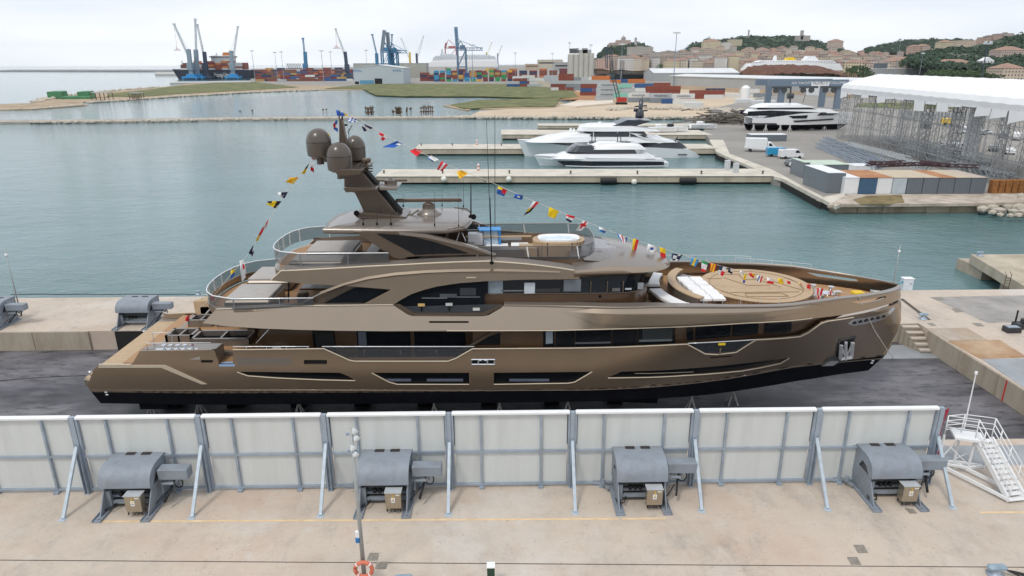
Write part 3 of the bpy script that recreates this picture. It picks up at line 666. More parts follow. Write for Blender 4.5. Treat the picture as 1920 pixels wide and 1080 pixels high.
# draught marks
m=MB()
for a,b in ((199,735),(201,739.5),(1636,676),(1634,680)):
    p=hp([(a,b)])[0]; 
    yy=Yc-bh(p[0],1.3)-.03
    m.box((p[0],yy,p[1]),(.16,.02,.07))
yb(m,'draught_mark',whitem)
# ---- anchor pocket and anchor ----
def plate(px,mat,name,off=-.03,solid=.04,par=None,bf=bh):
    m=MB(); m.sheet(hp(px,bf),[],nf(off,bf)); return yb(m,name,mat,par=par,solid=solid)
ap=plate([(1573,636),(1606,629),(1594,672),(1562,685),(1539,686),(1554,670),(1566,664)],M('pocket_grey',(.16,.155,.15),rough=.3,metal=.8),'anchor_pocket',-.04)
plate([(1576,640),(1601,634),(1590,670),(1572,674),(1567,668)],darkm,'pocket_shade',-.06)  # near-black plate painted for the shade inside the anchor pocket
m=MB(); P=hp([(1584,640),(1583,672),(1573,670),(1594,667),(1575,645),(1596,640)])
def q3(p,off): return (p[0],Yc-bh(p[0],p[1])+off,p[1])
m.bar(q3(P[0],-.16),q3(P[1],-.22),.16,.16); m.bar(q3(P[2],-.2),q3(P[3],-.2),.2,.22); m.bar(q3(P[2],-.2),q3(P[4],-.2),.22,.1); m.bar(q3(P[3],-.2),q3(P[5],-.2),.22,.1); m.bar(q3(P[1],-.2),q3(P[4],-.18),.1,.08); m.bar(q3(P[1],-.2),q3(P[5],-.18),.1,.08)
yb(m,'anchor',M('anchor_steel',(.80,.81,.83),rough=.4,metal=.35,var=.08),bevel=.02)
plate([(1541,685.5),(1562,684.5),(1572,676),(1556,677)],chrome,'anchor_chute',-.1)
# ---- upper band ----
BB=[(380,606),(430,612),(492,616),(560,618.5),(630,620),(720,621),(860,621.5),(1040,620),(1160,617),(1280,613),(1400,606),(1522,597),(1580,590.5),(1640,578),(1684,563)]
BT=[(1685,543),(1675,547),(1630,555),(1574,561),(1518,569),(1490,573),(1461,575),(1405,576),(1321,575.5),(1233,576),(1177,577.5),(1110,576.5),(1052,575),(945,573),(937,579),(916,591),(905,593),(775,593),(765,590),(737,572),(650,573),(560,574),(480,577),(405,580.5)]
bb_=hp(BB); bt_=hp(BT)
outer=bb_+[(XS(bb_[-1][1]+.1)-.01,bb_[-1][1]+.1),(XS(bt_[0][1]-.05)-.01,bt_[0][1]-.05)]+bt_
slot=hp([(806,602),(877,602),(880,603.5),(877,605.5),(806,605.5),(803,603.5)])
rake=hp([(1598,563.5),(1650,554),(1658,551.5),(1660,556),(1650,561),(1607,568)])
def bband(x_,z): return bh(x_,z)
# hawse opening near the bow
m=MB(); m.sheet(outer,[slot,hp([(1595,566.5),(1660,555),(1662,558),(1650,562.5),(1612,569.5)])],nf(),step=.3,zstep=.2,mirror=Yc)
band=yb(m,'upper_bulwark',paint,solid=.14,autosm=28)
m=MB(); m.sheet([(x_,z+(.05 if i<2 else -.05)) for i,(x_,z) in enumerate(hp([(800,601),(883,601),(883,606.5),(800,606.5)]))],[],nf(.16),mirror=Yc); yb(m,'vent_slot',darkm)
edge_line([(838,619.5),(1040,619),(1160,616),(1280,612),(1400,605),(1522,596)],r=.035,off=-.06)
edge_line([(405,580),(480,576.5),(560,573.5),(650,572.6),(737,571.6)],r=.04,off=.02); edge_line([(945,572.8),(1052,574.6),(1110,576),(1177,577),(1233,575.5),(1405,575.5),(1461,574.5),(1490,572.5),(1518,568.5),(1574,560.5),(1630,554.5),(1675,546.5)],r=.045,off=.03,mat=paint)
# seams of the forward locker panels
for px in (1113,1178,1232,1285):
    m=MB(); P=hp([(px,577),(px-1,593),(px-1,604)]); m.tube([(x_,Yc-bh(x_,z)-.001,z) for x_,z in P],.016,4); yb(m,'panel_seam',blackh)
# forward locker box: shallow proud panel with its own lower edge
pl=hp([(1058,584),(1113,604),(1178,608),(1240,608),(1300,604.5),(1400,597),(1500,583),(1545,572),(1518,570.5),(1461,576.5),(1405,577.5),(1233,577.5),(1177,579),(1110,578)])
m=MB(); m.sheet(pl,[],lambda x_,z:Yc-bh(x_,z)-.02-.16*max(0,min(1,(x_-3)/2.5))*max(0,min(1,(6.55-z)/.3))*max(0,min(1,(19-x_)/4)),step=.3,zstep=.15,mirror=Yc)
yb(m,'bulwark_locker',paint,autosm=30)
# ---- cap rail ----
def cap(P,wid,zup=0.0,name='cap_rail',mat=None):
    rowo=[];rowi=[]
    for (x_,z),w_ in zip(P,wid):
        yo=Yc-bh(x_,z); rowo.append((x_,yo-.02,z+zup)); rowi.append((x_,min(yo+w_,Yc-.01),z+zup+.02))
    m=MB(); lo1=[(a,b,c-.09) for a,b,c in rowo]; lo2=[(a,b,c-.09) for a,b,c in rowi]
    for s in (1,-1):
        rr=[[(a,Yc+s*(b-Yc),c) for a,b,c in r_] for r_ in (lo1,rowo,rowi,lo2)]; m.grid(rr,flip=(s>0))
    return yb(m,name,mat or paint,autosm=40)
cp=hp([(945,573),(1052,575),(1110,576.5),(1177,577.5),(1233,576),(1321,575.5),(1405,576),(1461,575),(1490,573),(1518,569),(1574,561),(1630,555),(1660,549.5),(1675,546),(1685,542.5)])+[(XS(bt_[0][1])-.01,bt_[0][1])]
cp2=[]
for (a,b),(c,d) in zip(cp,cp[1:]):
    for k in range(3): cp2.append((a+(c-a)*k/3,b+(d-b)*k/3))
cp2.append(cp[-1])
cap(cp2,[.75 if x_<8 else (.75-(x_-8)*.08 if x_<13 else .35) for x_,z in cp2],.03,mat=paint_t)
# aft upper deck edge plate (grey-brown strip beneath the glass rail)
ea=hp([(405,580.5),(480,577),(560,574),(650,573),(737,572)])
cap(ea,[.42]*5,.01,name='deck_edge',mat=paint_t)
# ---- inner walls behind the hull gap ----
def wall(px,off,mat,name='wall',bf=bh,par=None,mir=True):
    m=MB(); m.sheet(hp(px,bf),[],nf(off,bf),mirror=Yc if mir else None); return yb(m,name,mat,par=par)
gap=[(886,655),(1060,655),(1160,653),(1290,648),(1322,665),(1380,663),(1417,640),(1500,634),(1540,609),(1580,601),(1640,588),(1672,575),(1672,566),(1640,574),(1580,587),(1522,593),(1400,602),(1280,609),(1160,613),(1040,616),(886,618)]
iw=wall(gap,.34,woodm,'deckhouse_side')
for a,b,mt in ((1019,1040,'b'),(1043,1062,'g'),(1063,1078,'g'),(1080,1148,'g'),(1150,1196,'g'),(1198,1268,'g')):
    yt=lambda x_: interp([(1000,618),(1160,615.5),(1280,611.5)],x_); yl=lambda x_: interp([(1000,653.5),(1160,651),(1280,645)],x_)
    wall([(a,yl(a)),(b,yl(b)),(b,yt(b)),(a,yt(a))],.25,glassd,'window')
for a,b,c,d,mt in ((1024,1037,648,624,(.22,.27,.31)),(1079,1146,648,645,(.10,.11,.12)),(1200,1262,644,640,(.12,.14,.15)),(1206,1262,640,620,(.02,.03,.035))):
    wall([(a,c),(b,c-1.5),(b,d-1.5),(a,d)],.235,M('interior_%d'%a,mt,rough=.4),'glass_patch')
for a,b,c,d in ((1290,1302,642,613),(1306,1372,640,608),(1376,1424,634,606),(1436,1486,631,603)):
    wall([(a,c),(b,c-(b-a)*.09),(b,d-(b-a)*.08),(a,d)],.26,glassd,'window')
wall([(1290,648),(1322,664),(1380,662),(1417,639)],.30,glassd,'side_gate')
wall([(1293,643),(1415,637),(1417,637.5),(1380,661),(1345,664.5),(1322,663.5)],.05,glassr,'balcony_glass',mir=False)
edge_line([(1290,643.5),(1415,636.5)],r=.03,mat=railw,name='handrail',mir=False)
m=MB(); p=hp([(1353,644.5)])[0]; m.box((p[0],Yc-bh(*p)-.04,p[1]),(.42,.03,.16)); yb(m,'warning_tag',yellowm)
m=MB(); p=hp([(1351,656)])[0]; m.bar((p[0],Yc-bh(*p)+.03,p[1]-.3),(p[0],Yc-bh(*p)+.03,p[1]+.3),.1,.04); yb(m,'gate_post',paint)
# bow mooring fairleads in the slot
m=MB(); a=hp([(1590,607),(1600,600),(1640,594),(1664,586),(1676,575),(1678,580),(1668,590),(1655,600),(1625,607),(1600,611)])
m.sheet(a,[],nf(-.015)); 
fl=yb(m,'mooring_plate',chrome,solid=.03)
for k in range(6):
    px=1602+k*11; p=hp([(px,606-(px-1602)*.22)])[0]; m=MB(); m.tube([(p[0]-.1,Yc-bh(*p)-.05,p[1]-.03),(p[0]+.1,Yc-bh(*p)-.05,p[1]+.05)],.055,6); yb(m,'fairlead',darkm,par=fl)
wall([(1568,598),(1600,592),(1640,584),(1668,574),(1668,568),(1640,576),(1590,588)],.1,chrome,'hawse_lining',mir=False)
# ---- aft main deck house (recessed side deck) ----
ZM=3.05; ZU=5.95; ZSD=8.42
m=MB(); m.bb(-14.6,.9,Yc-3.55,Yc+3.55,ZM,5.35); dh=yb(m,'deckhouse',woodm)
def yw(px0,px1,py0,py1,Yw,mat,name,par=None,t=.03):
    a=U(px0,py0,Yw); b=U(px1,py1,Yw); m=MB(); m.bb(a.x,b.x,Yw-t,Yw-.004,b.z,a.z); return yb(m,name,mat,par=par)
for a,b in ((585,632),(668,772),(776,874),(632,666)):
    yw(a,b,617,672,Yc-3.55,glassd if b!=666 else woodm,'window',par=dh)
yw(590,630,622,668,Yc-3.58,darkm,'door',par=dh)
for a,b,c,d,cc in ((671,688,622,648,(.10,.12,.16)),):
    yw(a,b,c,d,Yc-3.59,M('painted_reflection',cc,rough=.6),'glass_patch',par=dh)  # blue-grey patch before the glass, a reflection put in as colour
# diagonal strut and dark triangle at 890-940
plate([(862,660),(872,660),(938,620),(930,620)],paint_d,'strut',.22)
plate([(876,650),(938,650),(938,628)],glassd,'quarter_window',.30)
# main deck teak
m=MB(); 
pts=[(-22.8,4.0),(-15,4.35),(4,4.5)]
m.prism([(x_,Yc-b) for x_,b in pts]+[(x_,Yc+b) for x_,b in pts[::-1]],ZM-.2,ZM); yb(m,'main_deck',teak)
m=MB(); m.prism([(x_,Yc-b) for x_,b in ((4,4.5),(13,3.6),(19,2.0))]+[(x_,Yc+b) for x_,b in ((19,2.0),(13,3.6),(4,4.5))],ZM-.3,ZM-.1); yb(m,'main_deck',woodm)
# balcony glass and rail
wall([(604,654),(607,655),(655,675),(665,676.5),(840,676.5),(855,671),(886,654),(886,650),(604,650)],.1,glassr,'balcony_glass',mir=False)
edge_line([(604,649.5),(889,649.5)],r=.028,mat=railw,name='handrail',mir=False)
edge_line([(437,649.5),(580,649.5)],r=.025,mat=railw,name='handrail',mir=False)
for px in (462,500,537,577): 
    edge_line([(px,649.5),(px,654.5)],r=.018,mat=railw,name='rail_post',mir=False)
for px in (681,750,817): edge_line([(px,661),(px,672)],r=.05,off=.3,mat=paint,name='balcony_post',mir=False)
edge_line([(611,661),(900,661)],r=.02,off=.35,mat=paint_d,name='balcony_bar',mir=False)
# blue film on gate sill
a=hp([(411,684),(440,684)]); m=MB(); m.bb(a[0][0],a[1][0],Yc-bh(*a[0])-.02,Yc-bh(*a[0])+.35,a[0][1]-.1,a[0][1]+.03); yb(m,'gate_sill',M('blue_film',(.30,.45,.68),rough=.4))
# ---- stern: platform, blocks, steps ----
xa=hp([(164,722)])[0][0]
def zat(px,py,Yw): return U(px,py,Yw).z
zs=2.45
m=MB()
m.prism([(-25.62,Yc-3.6),(-24.9,Yc-4.0),(-24.9,Yc+4.0),(-25.62,Yc+3.6)],1.36,1.82); m.prism([(-24.88,Yc-3.95),(-20.5,Yc-4.0),(-20.5,Yc+4.0),(-24.88,Yc+3.95)],1.32,zs-.35); yb(m,'swim_platform',paint,bevel=.03)
m=MB(); m.prism([(-24.42,Yc-3.62),(-20.3,Yc-3.62),(-20.3,Yc+3.62),(-24.42,Yc+3.62)],2.64,2.74); yb(m,'beach_deck',teak2)
m=MB(); m.xz([(-24.95,1.5),(-24.5,2.7),(-24.2,2.7),(-24.2,1.5)],Yc-3.98,Yc+3.98); yb(m,'transom',paint,bevel=.05)
m=MB(); m.prism([(-25.58,Yc-3.5),(-24.95,Yc-3.85),(-24.95,Yc+3.85),(-25.58,Yc+3.5)],1.822,1.85); yb(m,'ledge_teak',teak2)
for y_ in (-3.3,3.3):
    m=MB()
    for dx in (-.12,.12): m.lathe((-25.15+dx,Yc+y_+dx,1.85),[(.09,0),(.05,.05),(.05,.3),(.11,.34),(.11,.38)],10)
    yb(m,'stern_bollard',chrome,smooth=True)
for s in (-1,1):
    m=MB(); m.yz([(Yc+s*4.02,1.6),(Yc+s*4.08,2.78),(Yc+s*3.65,2.78),(Yc+s*3.65,1.6)],-24.4,-17.6); yb(m,'stern_coaming',paint_t,bevel=.04)
    # raised quarter block
    x0_,x1_=U(262,660,Yc-4.3).x,U(404,656,Yc-4.3).x
    zt_=zat(400,656,Yc-4.35)
    m=MB(); m.prism([(x0_,Yc+s*(bh(x0_,2.6)-.2)),(x1_,Yc+s*(bh(x1_,2.6)-.2)),(x1_+.1,Yc+s*3.3),(x0_+.3,Yc+s*3.3)],2.6,zt_); qb=yb(m,'quarter_block',paint_t,bevel=.05)
    m=MB()
    for k in range(5): m.lathe((x0_+1.3+k*.42,Yc+s*4.0,zt_),[(.13,0),(.07,.03),(.07,.12),(.13,.16),(.13,.2)],10)
    m.bb(x0_+.9,x0_+3.4,Yc+s*4.2-.2,Yc+s*4.2+.1,zt_+.002,zt_+.03)
    yb(m,'mooring_cleats',chrome,par=qb,autosm=40)
    m=MB(); m.bar((x0_+.5,Yc+s*(bh(x0_,3)+.03),zt_-.4),(x0_+3.6,Yc+s*(bh(x0_+3.6,3)+.03),zt_-.42),.03,.2) ; yb(m,'roller_panel',chrome,par=qb)
    m=MB(); m.tube([(x0_+.5,Yc+s*4.3,zt_),(x0_+.5,Yc+s*4.3,zt_+.45),(x1_-.2,Yc+s*4.3,zt_+.45)],.025,5); m.tube([(x0_+.5,Yc+s*3.5,zt_),(x0_+.5,Yc+s*3.5,zt_+.8),(x0_+1.6,Yc+s*3.5,zt_+.8),(x0_+1.6,Yc+s*3.5,zt_)],.025,5); yb(m,'quarter_rail',railw,par=qb,smooth=True)
# aft main deck terrace: raised centre block with pool well, sofas
zt1=3.05
m=MB(); m.prism([(-21.6,Yc-2.2),(-20.9,Yc-3.0),(-14.8,Yc-3.3),(-14.8,Yc+3.3),(-20.9,Yc+3.0),(-21.6,Yc+2.2)],2.6,3.35); yb(m,'terrace_step',paint_t,bevel=.05)
m=MB(); m.prism([(-21.3,Yc-1.9),(-20.8,Yc-2.7),(-14.9,Yc-3.2),(-14.9,Yc+3.2),(-20.8,Yc+2.7),(-21.3,Yc+1.9)],3.352,3.37); yb(m,'terrace_teak',teak)
for (cx,cy,sx,sy) in ((-20.4,Yc-1.1,1.7,1.3),(-17.6,Yc-1.6,3.6,1.5),(-20.2,Yc+1.5,1.6,1.2),(-17.4,Yc+1.6,3.4,1.5)):
    m=MB(); m.bb(cx-sx/2,cx+sx/2,cy-sy/2,cy-sy/2+.16,3.37,3.85); m.bb(cx-sx/2,cx+sx/2,cy+sy/2-.16,cy+sy/2,3.37,3.85); m.bb(cx-sx/2,cx-sx/2+.16,cy-sy/2,cy+sy/2,3.37,3.85); m.bb(cx+sx/2-.16,cx+sx/2,cy-sy/2,cy+sy/2,3.37,3.85); m.bb(cx-.06,cx+.06,cy-sy/2,cy+sy/2,3.37,3.83)
    sf=yb(m,'sofa_frame',paint_t); m=MB(); m.bb(cx-sx/2+.1,cx+sx/2-.1,cy-sy/2+.1,cy+sy/2-.1,3.38,3.5); yb(m,'seat_well',blackh,par=sf)
m=MB(); m.cbox((-16.0,Yc+.4,4.1),(1.6,1.2,1.5),.15); yb(m,'aft_column',paint)
# far quarter white/orange teak bits behind the stern
m=MB()
for s in (1,): m.prism([(-21.6,Yc+3.3),(-19.6,Yc+3.3),(-18.2,Yc+4.3),(-21.0,Yc+4.3)],3.3,4.4)
yb(m,'stair_moulding',teak2,bevel=.08)
m=MB(); 
for k in range(3): m.tube([(-21.3,Yc+2.6+.3*k,2.8),(-20.3,Yc+2.7+.3*k,3.9),(-18.9,Yc+2.9+.3*k,4.6)],.03,5)
yb(m,'stair_rail',railw,smooth=True)
m=MB(); m.cbox((-13.6,Yc-3.9,3.5),(.7,.5,.7),.1); yb(m,'deck_chair',cush)
m=MB(); m.prism([(-14.4,Yc-4.0),(-11.4,Yc-4.0),(-11.4,Yc-3.6),(-14.4,Yc-3.6)],ZM,ZM+.02); yb(m,'side_door_mat',teak)
edge_line([(470,655),(505,617)],r=.03,off=.9,mat=railw,name='stair_rail',mir=False)
# ---- upper deck aft ----
def ring(xa_,bulge,b,n=14,x1=-3.0,rc=1.6):
    "plan outline of a stern: near side x1 -> round the stern -> far side x1"
    P=[(x1,-b),(xa_+rc,-b)]
    for k in range(1,n):
        y=-b+2*b*k/n; u=y/b; P.append((xa_-bulge*(1-u*u)+rc*abs(u)**6*.8,y))
    return P+[(xa_+rc,b),(x1,b)]
ud=ring(-17.1,1.1,4.15,x1=-1.0)
m=MB(); m.prism([(x_,Yc+y) for x_,y in ud],5.3,ZU); up=yb(m,'upper_deck_slab',paint,bevel=.04)
m=MB(); m.prism([(x_*.985,Yc+y*.97) for x_,y in ud],ZU+.002,ZU+.02); yb(m,'upper_deck',teak)
def glassrail(P,z0,z1,name,x1,posts=True,mat=None):
    rg=MB(); rg.grid([[(x_,Yc+y,z0) for x_,y in P],[(x_,Yc+y,z1) for x_,y in P]]); g=yb(rg,name,mat or glassr)
    rg=MB(); rg.tube([(x_,Yc+y,z1) for x_,y in P],.035,6); yb(rg,'top_rail',railw,par=g,smooth=True)
    for i in range(1,len(P)-1,2):
        rg=MB(); x_,y=P[i]; rg.bar((x_*.998,Yc+y*.99,z0),(x_*.998,Yc+y*.99,z1),.06,.05); yb(rg,'rail_post',railw,par=g)
    return g
P1=ring(-17.25,1.0,4.25,x1=-11.0)
P1=[(-11.0,-4.2),(-13,-4.22),(-15,-4.25)]+P1[1:-1]+[(-15,4.25),(-13,4.22),(-10.5,4.2),(-8,4.2)]
glassrail(P1,6.4,7.12,'glass_rail',0)
m=MB(); Q=[(x_*.997,y*.985) for x_,y in P1]; m.grid([[(x_,Yc+y,ZU+.02) for x_,y in Q],[(x_,Yc+y,6.42) for x_,y in Q]]); yb(m,'rail_coaming',paint,solid=.1)
m=MB(); 
for s in (-1,1):
    m.cbox((-15.2,Yc+s*1.9,ZU+.45),(2.8,2.9,.6),.12)
yb(m,'sunpad_base',paint_t)
for s in (-1,1):
    m=MB(); m.cbox((-15.2,Yc+s*1.9,ZU+.82),(2.6,2.7,.14),.05); yb(m,'sunpad',cushg)
m=MB(); m.tube([U(541,567,Yc-4.0)[:],U(541,531,Yc-4.0)[:]],.05,8); m.tube([U(541,567,Yc-4.0)+Vector((0,8,0)),U(541,531,Yc-4.0)+Vector((0,8,0))],.05,8); yb(m,'deck_pillar',blackh)
m=MB(); m.bb(-9.2,7.4,Yc-3.1,Yc+3.1,ZU,8.3); uh=yb(m,'upper_deckhouse',woodm)
m=MB(); m.bb(-9.25,-3,Yc-3.13,Yc+3.13,6.1,8.2); yb(m,'saloon_glass',glassd,par=uh)
m=MB()
for k in range(6): m.cbox((-12.2+ (k%3)*1.1,Yc-2.2+(k//3)*3.2,ZU+.45),(.6,.6,.8),.08)
yb(m,'deck_chair',paint_d)
m=MB(); m.cbox((-11.1,Yc-.6,ZU+.7),(3.2,1.2,.1),.04); m.cyl((-11.1,Yc-.6,ZU),.2,.68,10); yb(m,'dining_table',woodm)
# side opening of upper deck: glazing, frame
ob=lambda x_,z: bh(min(x_,2),6.65)-.10
op=[(737,572),(770,590),(905,590),(945,571),(945,545)]
m=MB(); m.sheet(hp([(740,572),(768,552),(820,538),(860,532),(915,528),(915,551),(908,551),(908,576),(760,588)],b2),[],nf(.22,b2)); sg=yb(m,'saloon_window',glassd)
m=MB(); m.sheet(hp([(745,576),(768,591),(908,591),(943,571)],b2),[],nf(.10,b2)); yb(m,'bulwark_window',glassr)
fr=hp([(737,572),(770,592),(910,592),(945,573),(938,572),(905,587),(776,587),(748,570)],b2); m=MB(); m.sheet(fr,[],nf(.04,b2)); yb(m,'window_frame',paint_d,solid=.05)
for px,py,cc in ((790,572,(.55,.38,.15)),(842,571,(.5,.5,.48)),(893,580,(.6,.6,.58))):
    p=hp([(px,py)],b2)[0]; m=MB(); m.box((p[0],Yc-b2(*p)+.02,p[1]),(.40,.03,.17)); 
    yb(m,'notice_tag',M('tag_%d'%px,cc,rough=.6)); 
    if px<890: m=MB(); m.bar((p[0],Yc-b2(*p)+.06,p[1]-.1),(p[0],Yc-b2(*p)+.06,p[1]-.42),.08); yb(m,'rail_post',blackh)
for a,b,c,d,cc in ((824,856,553,560,(.05,.06,.07)),(862,892,542,556,(.02,.025,.03)),(790,838,560,562,(.12,.13,.14)),(848,900,558,560,(.10,.10,.11))):
    wall([(a,d),(b,d),(b,c),(a,c)],.20,M('saloon_inside_%d'%a,cc,rough=.4),'glass_patch',bf=b2,mir=False)
# wheelhouse wall & glass forward
def wh_out(b0,xn,n=20,x0=-3.4,r=2.6):
    P=[(x0,-b0),(0,-b0),(3,-b0),(xn-2.6,-b0)]
    for k in range(1,n): a=-math.pi/2+math.pi*k/n; P.append((xn-2.6+2.6*math.cos(a)**.8 if math.cos(a)>0 else xn-2.6,b0*math.sin(a)))
    return P+[(xn-2.6,b0),(x0,b0)]
b_w=3.75
xw=U(1214,545,Yc-2.4).x
z0w=ZU; z1w=U(1050,550.5,Yc-b_w).z; z2w=U(1050,523,Yc-b_w).z+.1
A=wh_out(b_w,xw+.35); 
m=MB(); m.grid([[(x_,Yc+y,z0w) for x_,y in A],[(x_,Yc+y,z1w) for x_,y in A]]); whs=yb(m,'wheelhouse_wall',woodm,autosm=30)
B=wh_out(b_w-.02,xw+.42); C_=wh_out(b_w-.3,xw+.9)
m=MB(); m.grid([[(x_,Yc+y,z1w) for x_,y in B],[(x_,Yc+y,z2w) for x_,y in C_]]); yb(m,'wheelhouse_glass',glassd,par=whs,autosm=30)
m=MB(); m.tube([(x_,Yc+y*1.004,z1w) for x_,y in B],.04,5); yb(m,'wheelhouse_sill',paint_d,par=whs,smooth=True)
for a,b,c,d,cc in ((914,943,526,550,(.20,.25,.29)),(983,1003,530,550,(.50,.55,.60)),(1057,1089,524,546,(.14,.16,.19)),(1148,1162,540,546,(.12,.12,.12)),(1172,1184,540,543,(.45,.48,.5)),(1196,1206,530,542,(.25,.27,.3)),(940,982,544,546,(.16,.16,.17)),(1005,1050,541,548,(.03,.03,.035))):
    yw(a,b,c,d,Yc-b_w-.015,M('wh_inside_%d'%a,cc,rough=.35),'blind',par=whs,t=.02)
for px in (1107,1138,1168):
    yw(px,px+1.0,527,549,Yc-b_w-.018,paint_d,'mullion',par=whs,t=.02)
m=MB(); p=U(1125,556,Yc-b_w-.05); m.cyl((p.x,p.y,p.z),.09,.05,12,axis='y'); yb(m,'horn',blackh,par=whs)
# ---- swoosh side and sun deck band ----
so_=[(506,526),(560,531),(610,534),(645,536),(680,538.5),(733,543),(683,569),(680,572.5),(737,572),(752,562),(770,552),(795,543.5),(820,537),(860,531),(915,527),(1000,523.5),(1045,522),(1075,521.4),(1078,508),(1050,503.5),(1020,499.5),(990,496),(960,493.5),(916,490.5),(855,492),(800,494.5),(747,497.5),(690,500),(640,503),(560,507),(535,506),(527,509)]
m=MB(); m.sheet(hp(so_,b2),[],nf(0,b2),step=.35,zstep=.25,mirror=Yc); yb(m,'sun_deck_side',paint,solid=.1,autosm=28)
# arched highlight crease
def b2o(x_,z): return b2(x_,z)
ar=[(600,548),(645,531),(690,519),(740,511.5),(800,507),(860,505),(930,504.5),(991,506),(1050,508.5)]
ar2=[(604,553),(648,536),(693,525),(742,518),(800,513),(860,511),(930,510),(991,510),(1050,510.5)]
m=MB(); P_=hp(ar,b2); Q_=hp(ar2,b2); R_=hp([(a,(b+d)/2) for (a,b),(c,d) in zip(ar,ar2)],b2)
m.grid([[(x_,Yc-b2(x_,z)-.01,z) for x_,z in Q_],[(x_,Yc-b2(x_,z)-.13,z-.01) for x_,z in R_],[(x_,Yc-b2(x_,z)+.02,z+.03) for x_,z in P_]],flip=True); yb(m,'arch_crease',paint,autosm=50)
m.v=[]
# strut from sun deck down to the aft deck (dark slanted) and small window
plate([(560,573),(605,551),(645,536),(700,540),(733,543),(683,570),(640,572)],paint_d,'side_arch',.30,bf=b2,solid=.1)
plate([(606,570.5),(650,548),(664,541.5),(730,544),(684,569)],glassd,'quarter_window',.24,bf=b2)
edge_line([(560,572),(605,549.5),(645,535.5)],r=.05,off=.15,mat=paint_t,name='arch_edge',bf=b2)
edge_line([(508,525.5),(527,508),(560,506.8),(640,502.6),(690,499.6),(747,497),(800,494),(855,491.6),(916,490),(960,493),(990,495.5),(1020,499),(1050,503),(1077,507.5)],r=.05,off=.03,bf=b2,mat=trim_hilite)
# light fitting on the side
p=hp([(884,520)],b2)[0]; m=MB(); m.bar((p[0]-.3,Yc-b2(*p)-.04,p[1]),(p[0]+.25,Yc-b2(*p)-.04,p[1]),.06); yb(m,'side_light',trim_hilite)
# sun deck slab (underside to floor)
sdr=ring(-13.3,.7,3.75,x1=4.5)
m=MB(); m.prism([(x_,Yc+y) for x_,y in sdr],7.95,ZSD); yb(m,'sun_deck_slab',paint,bevel=.04)
m=MB(); m.prism([(x_*.98,Yc+y*.93) for x_,y in sdr],ZSD+.002,ZSD+.02); yb(m,'sun_deck',teak)
# coaming: taupe top surface from side edge inwards
ce=hp([(527,508),(560,507),(640,503),(690,500),(747,497.5),(800,494.5),(855,492),(916,490.5),(960,493.5),(990,496),(1020,499.5),(1050,503.5),(1077,508)],b2)
m=MB()
for s in (-1,1):
    o_=[(x_,Yc+s*(b2(x_,z)-.03),z+.01) for x_,z in ce]; i_=[(x_,Yc+s*(3.28),z+.16) for x_,z in ce]; d_=[(x_,Yc+s*3.26,ZSD) for x_,z in ce]
    m.grid([o_,i_,d_],flip=(s<0))
yb(m,'sun_deck_coaming',paint_t,autosm=30)
# sun deck aft glass rail
P2=[(-6.6,-3.5),(-9,-3.5),(-11,-3.5)]+ring(-13.35,.6,3.5)[1:-1]+[(-11,3.5),(-9,3.5),(-6.6,3.5)]
glassrail(P2,8.78,9.6,'glass_rail',0)
m=MB(); m.cbox((-10.6,Yc+.1,ZSD+.35),(3.0,2.6,.55),.1); m.cbox((-11.0,Yc-2.3,ZSD+.3),(3.2,1.4,.45),.1); yb(m,'sunpad_base',paint_t)
m=MB(); m.cbox((-10.6,Yc+.1,ZSD+.66),(2.9,2.5,.12),.05); m.cbox((-11.0,Yc-2.3,ZSD+.56),(3.0,1.25,.1),.05); yb(m,'sunpad',cushg)
m=MB(); m.box((-8.2,Yc+.9,ZSD+.35),(.7,2.2,.08)); m.cbox((-6.4,Yc+1.6,ZSD+.3),(1.1,1.1,.4),.08); yb(m,'deck_cushion',cush)
m=MB(); m.cbox((-5.4,Yc-1.6,ZSD+.5),(.8,1.0,1.0),.1); yb(m,'bar_unit',blackh)
# ---- forward roof nose ----
def nose(b0,x0,xn,n=26):
    P=[(x0,-b0)]
    for k in range(1,n): a=-math.pi/2+math.pi*k/n; P.append((x0+(xn-x0)*(max(0,math.cos(a))**.72),b0*math.copysign(abs(math.sin(a))**.85,math.sin(a))))
    return P+[(x0,b0)]
x0n=ce[-1][0]-.05; bn=b2(x0n,8.9); xn=U(1252,486,Yc).x
ztn=lambda x_: interp([(x0n,ce[-1][1]),(x0n+2.5,8.72),(xn,8.28)],x_); zbn=lambda x_: interp([(x0n,hp([(1078,521.4)],b2)[0][1]),(xn,7.85)],x_)
def nrow(ins,zf):
    out=[]
    for (x_,y),(x2,y2) in zip(nose(bn,x0n,xn),nose(max(.15,bn-ins),x0n,xn-ins)):
        k=max(0,min(1,(x_-x0n)/2.2)); out.append((x_+(x2-x_)*k,Yc+y+(y2-y)*k,zf(x_)))
    return out
topz=lambda x_: max(0,1-(x_-x0n)/2.0)
rows=[nrow(.45,zbn),nrow(.08,lambda x_: zbn(x_)+.2),nrow(-.02,lambda x_:.5*zbn(x_)+.5*ztn(x_)),nrow(.05,lambda x_: ztn(x_)-.12),nrow(.2,ztn)]
m=MB(); m.grid(rows,flip=True); yb(m,'roof_edge',paint,autosm=60)
rows=[[(a_,b_,c_+.004) for a_,b_,c_ in rows[-1]]]
for ins,up in ((.8,.16),(1.6,.28),(2.6,.36),(3.7,.40)):
    N=nose(max(.15,bn-ins),x0n,xn-ins*1.0); rows.append([(x_,Yc+y,ztn(x_)+up) for x_,y in N])
m=MB(); m.grid(rows,flip=True); nq=len(rows[0]); m.f.append(tuple(range((len(rows)-1)*nq,len(rows)*nq))); yb(m,'forward_roof',paint_t,autosm=60)
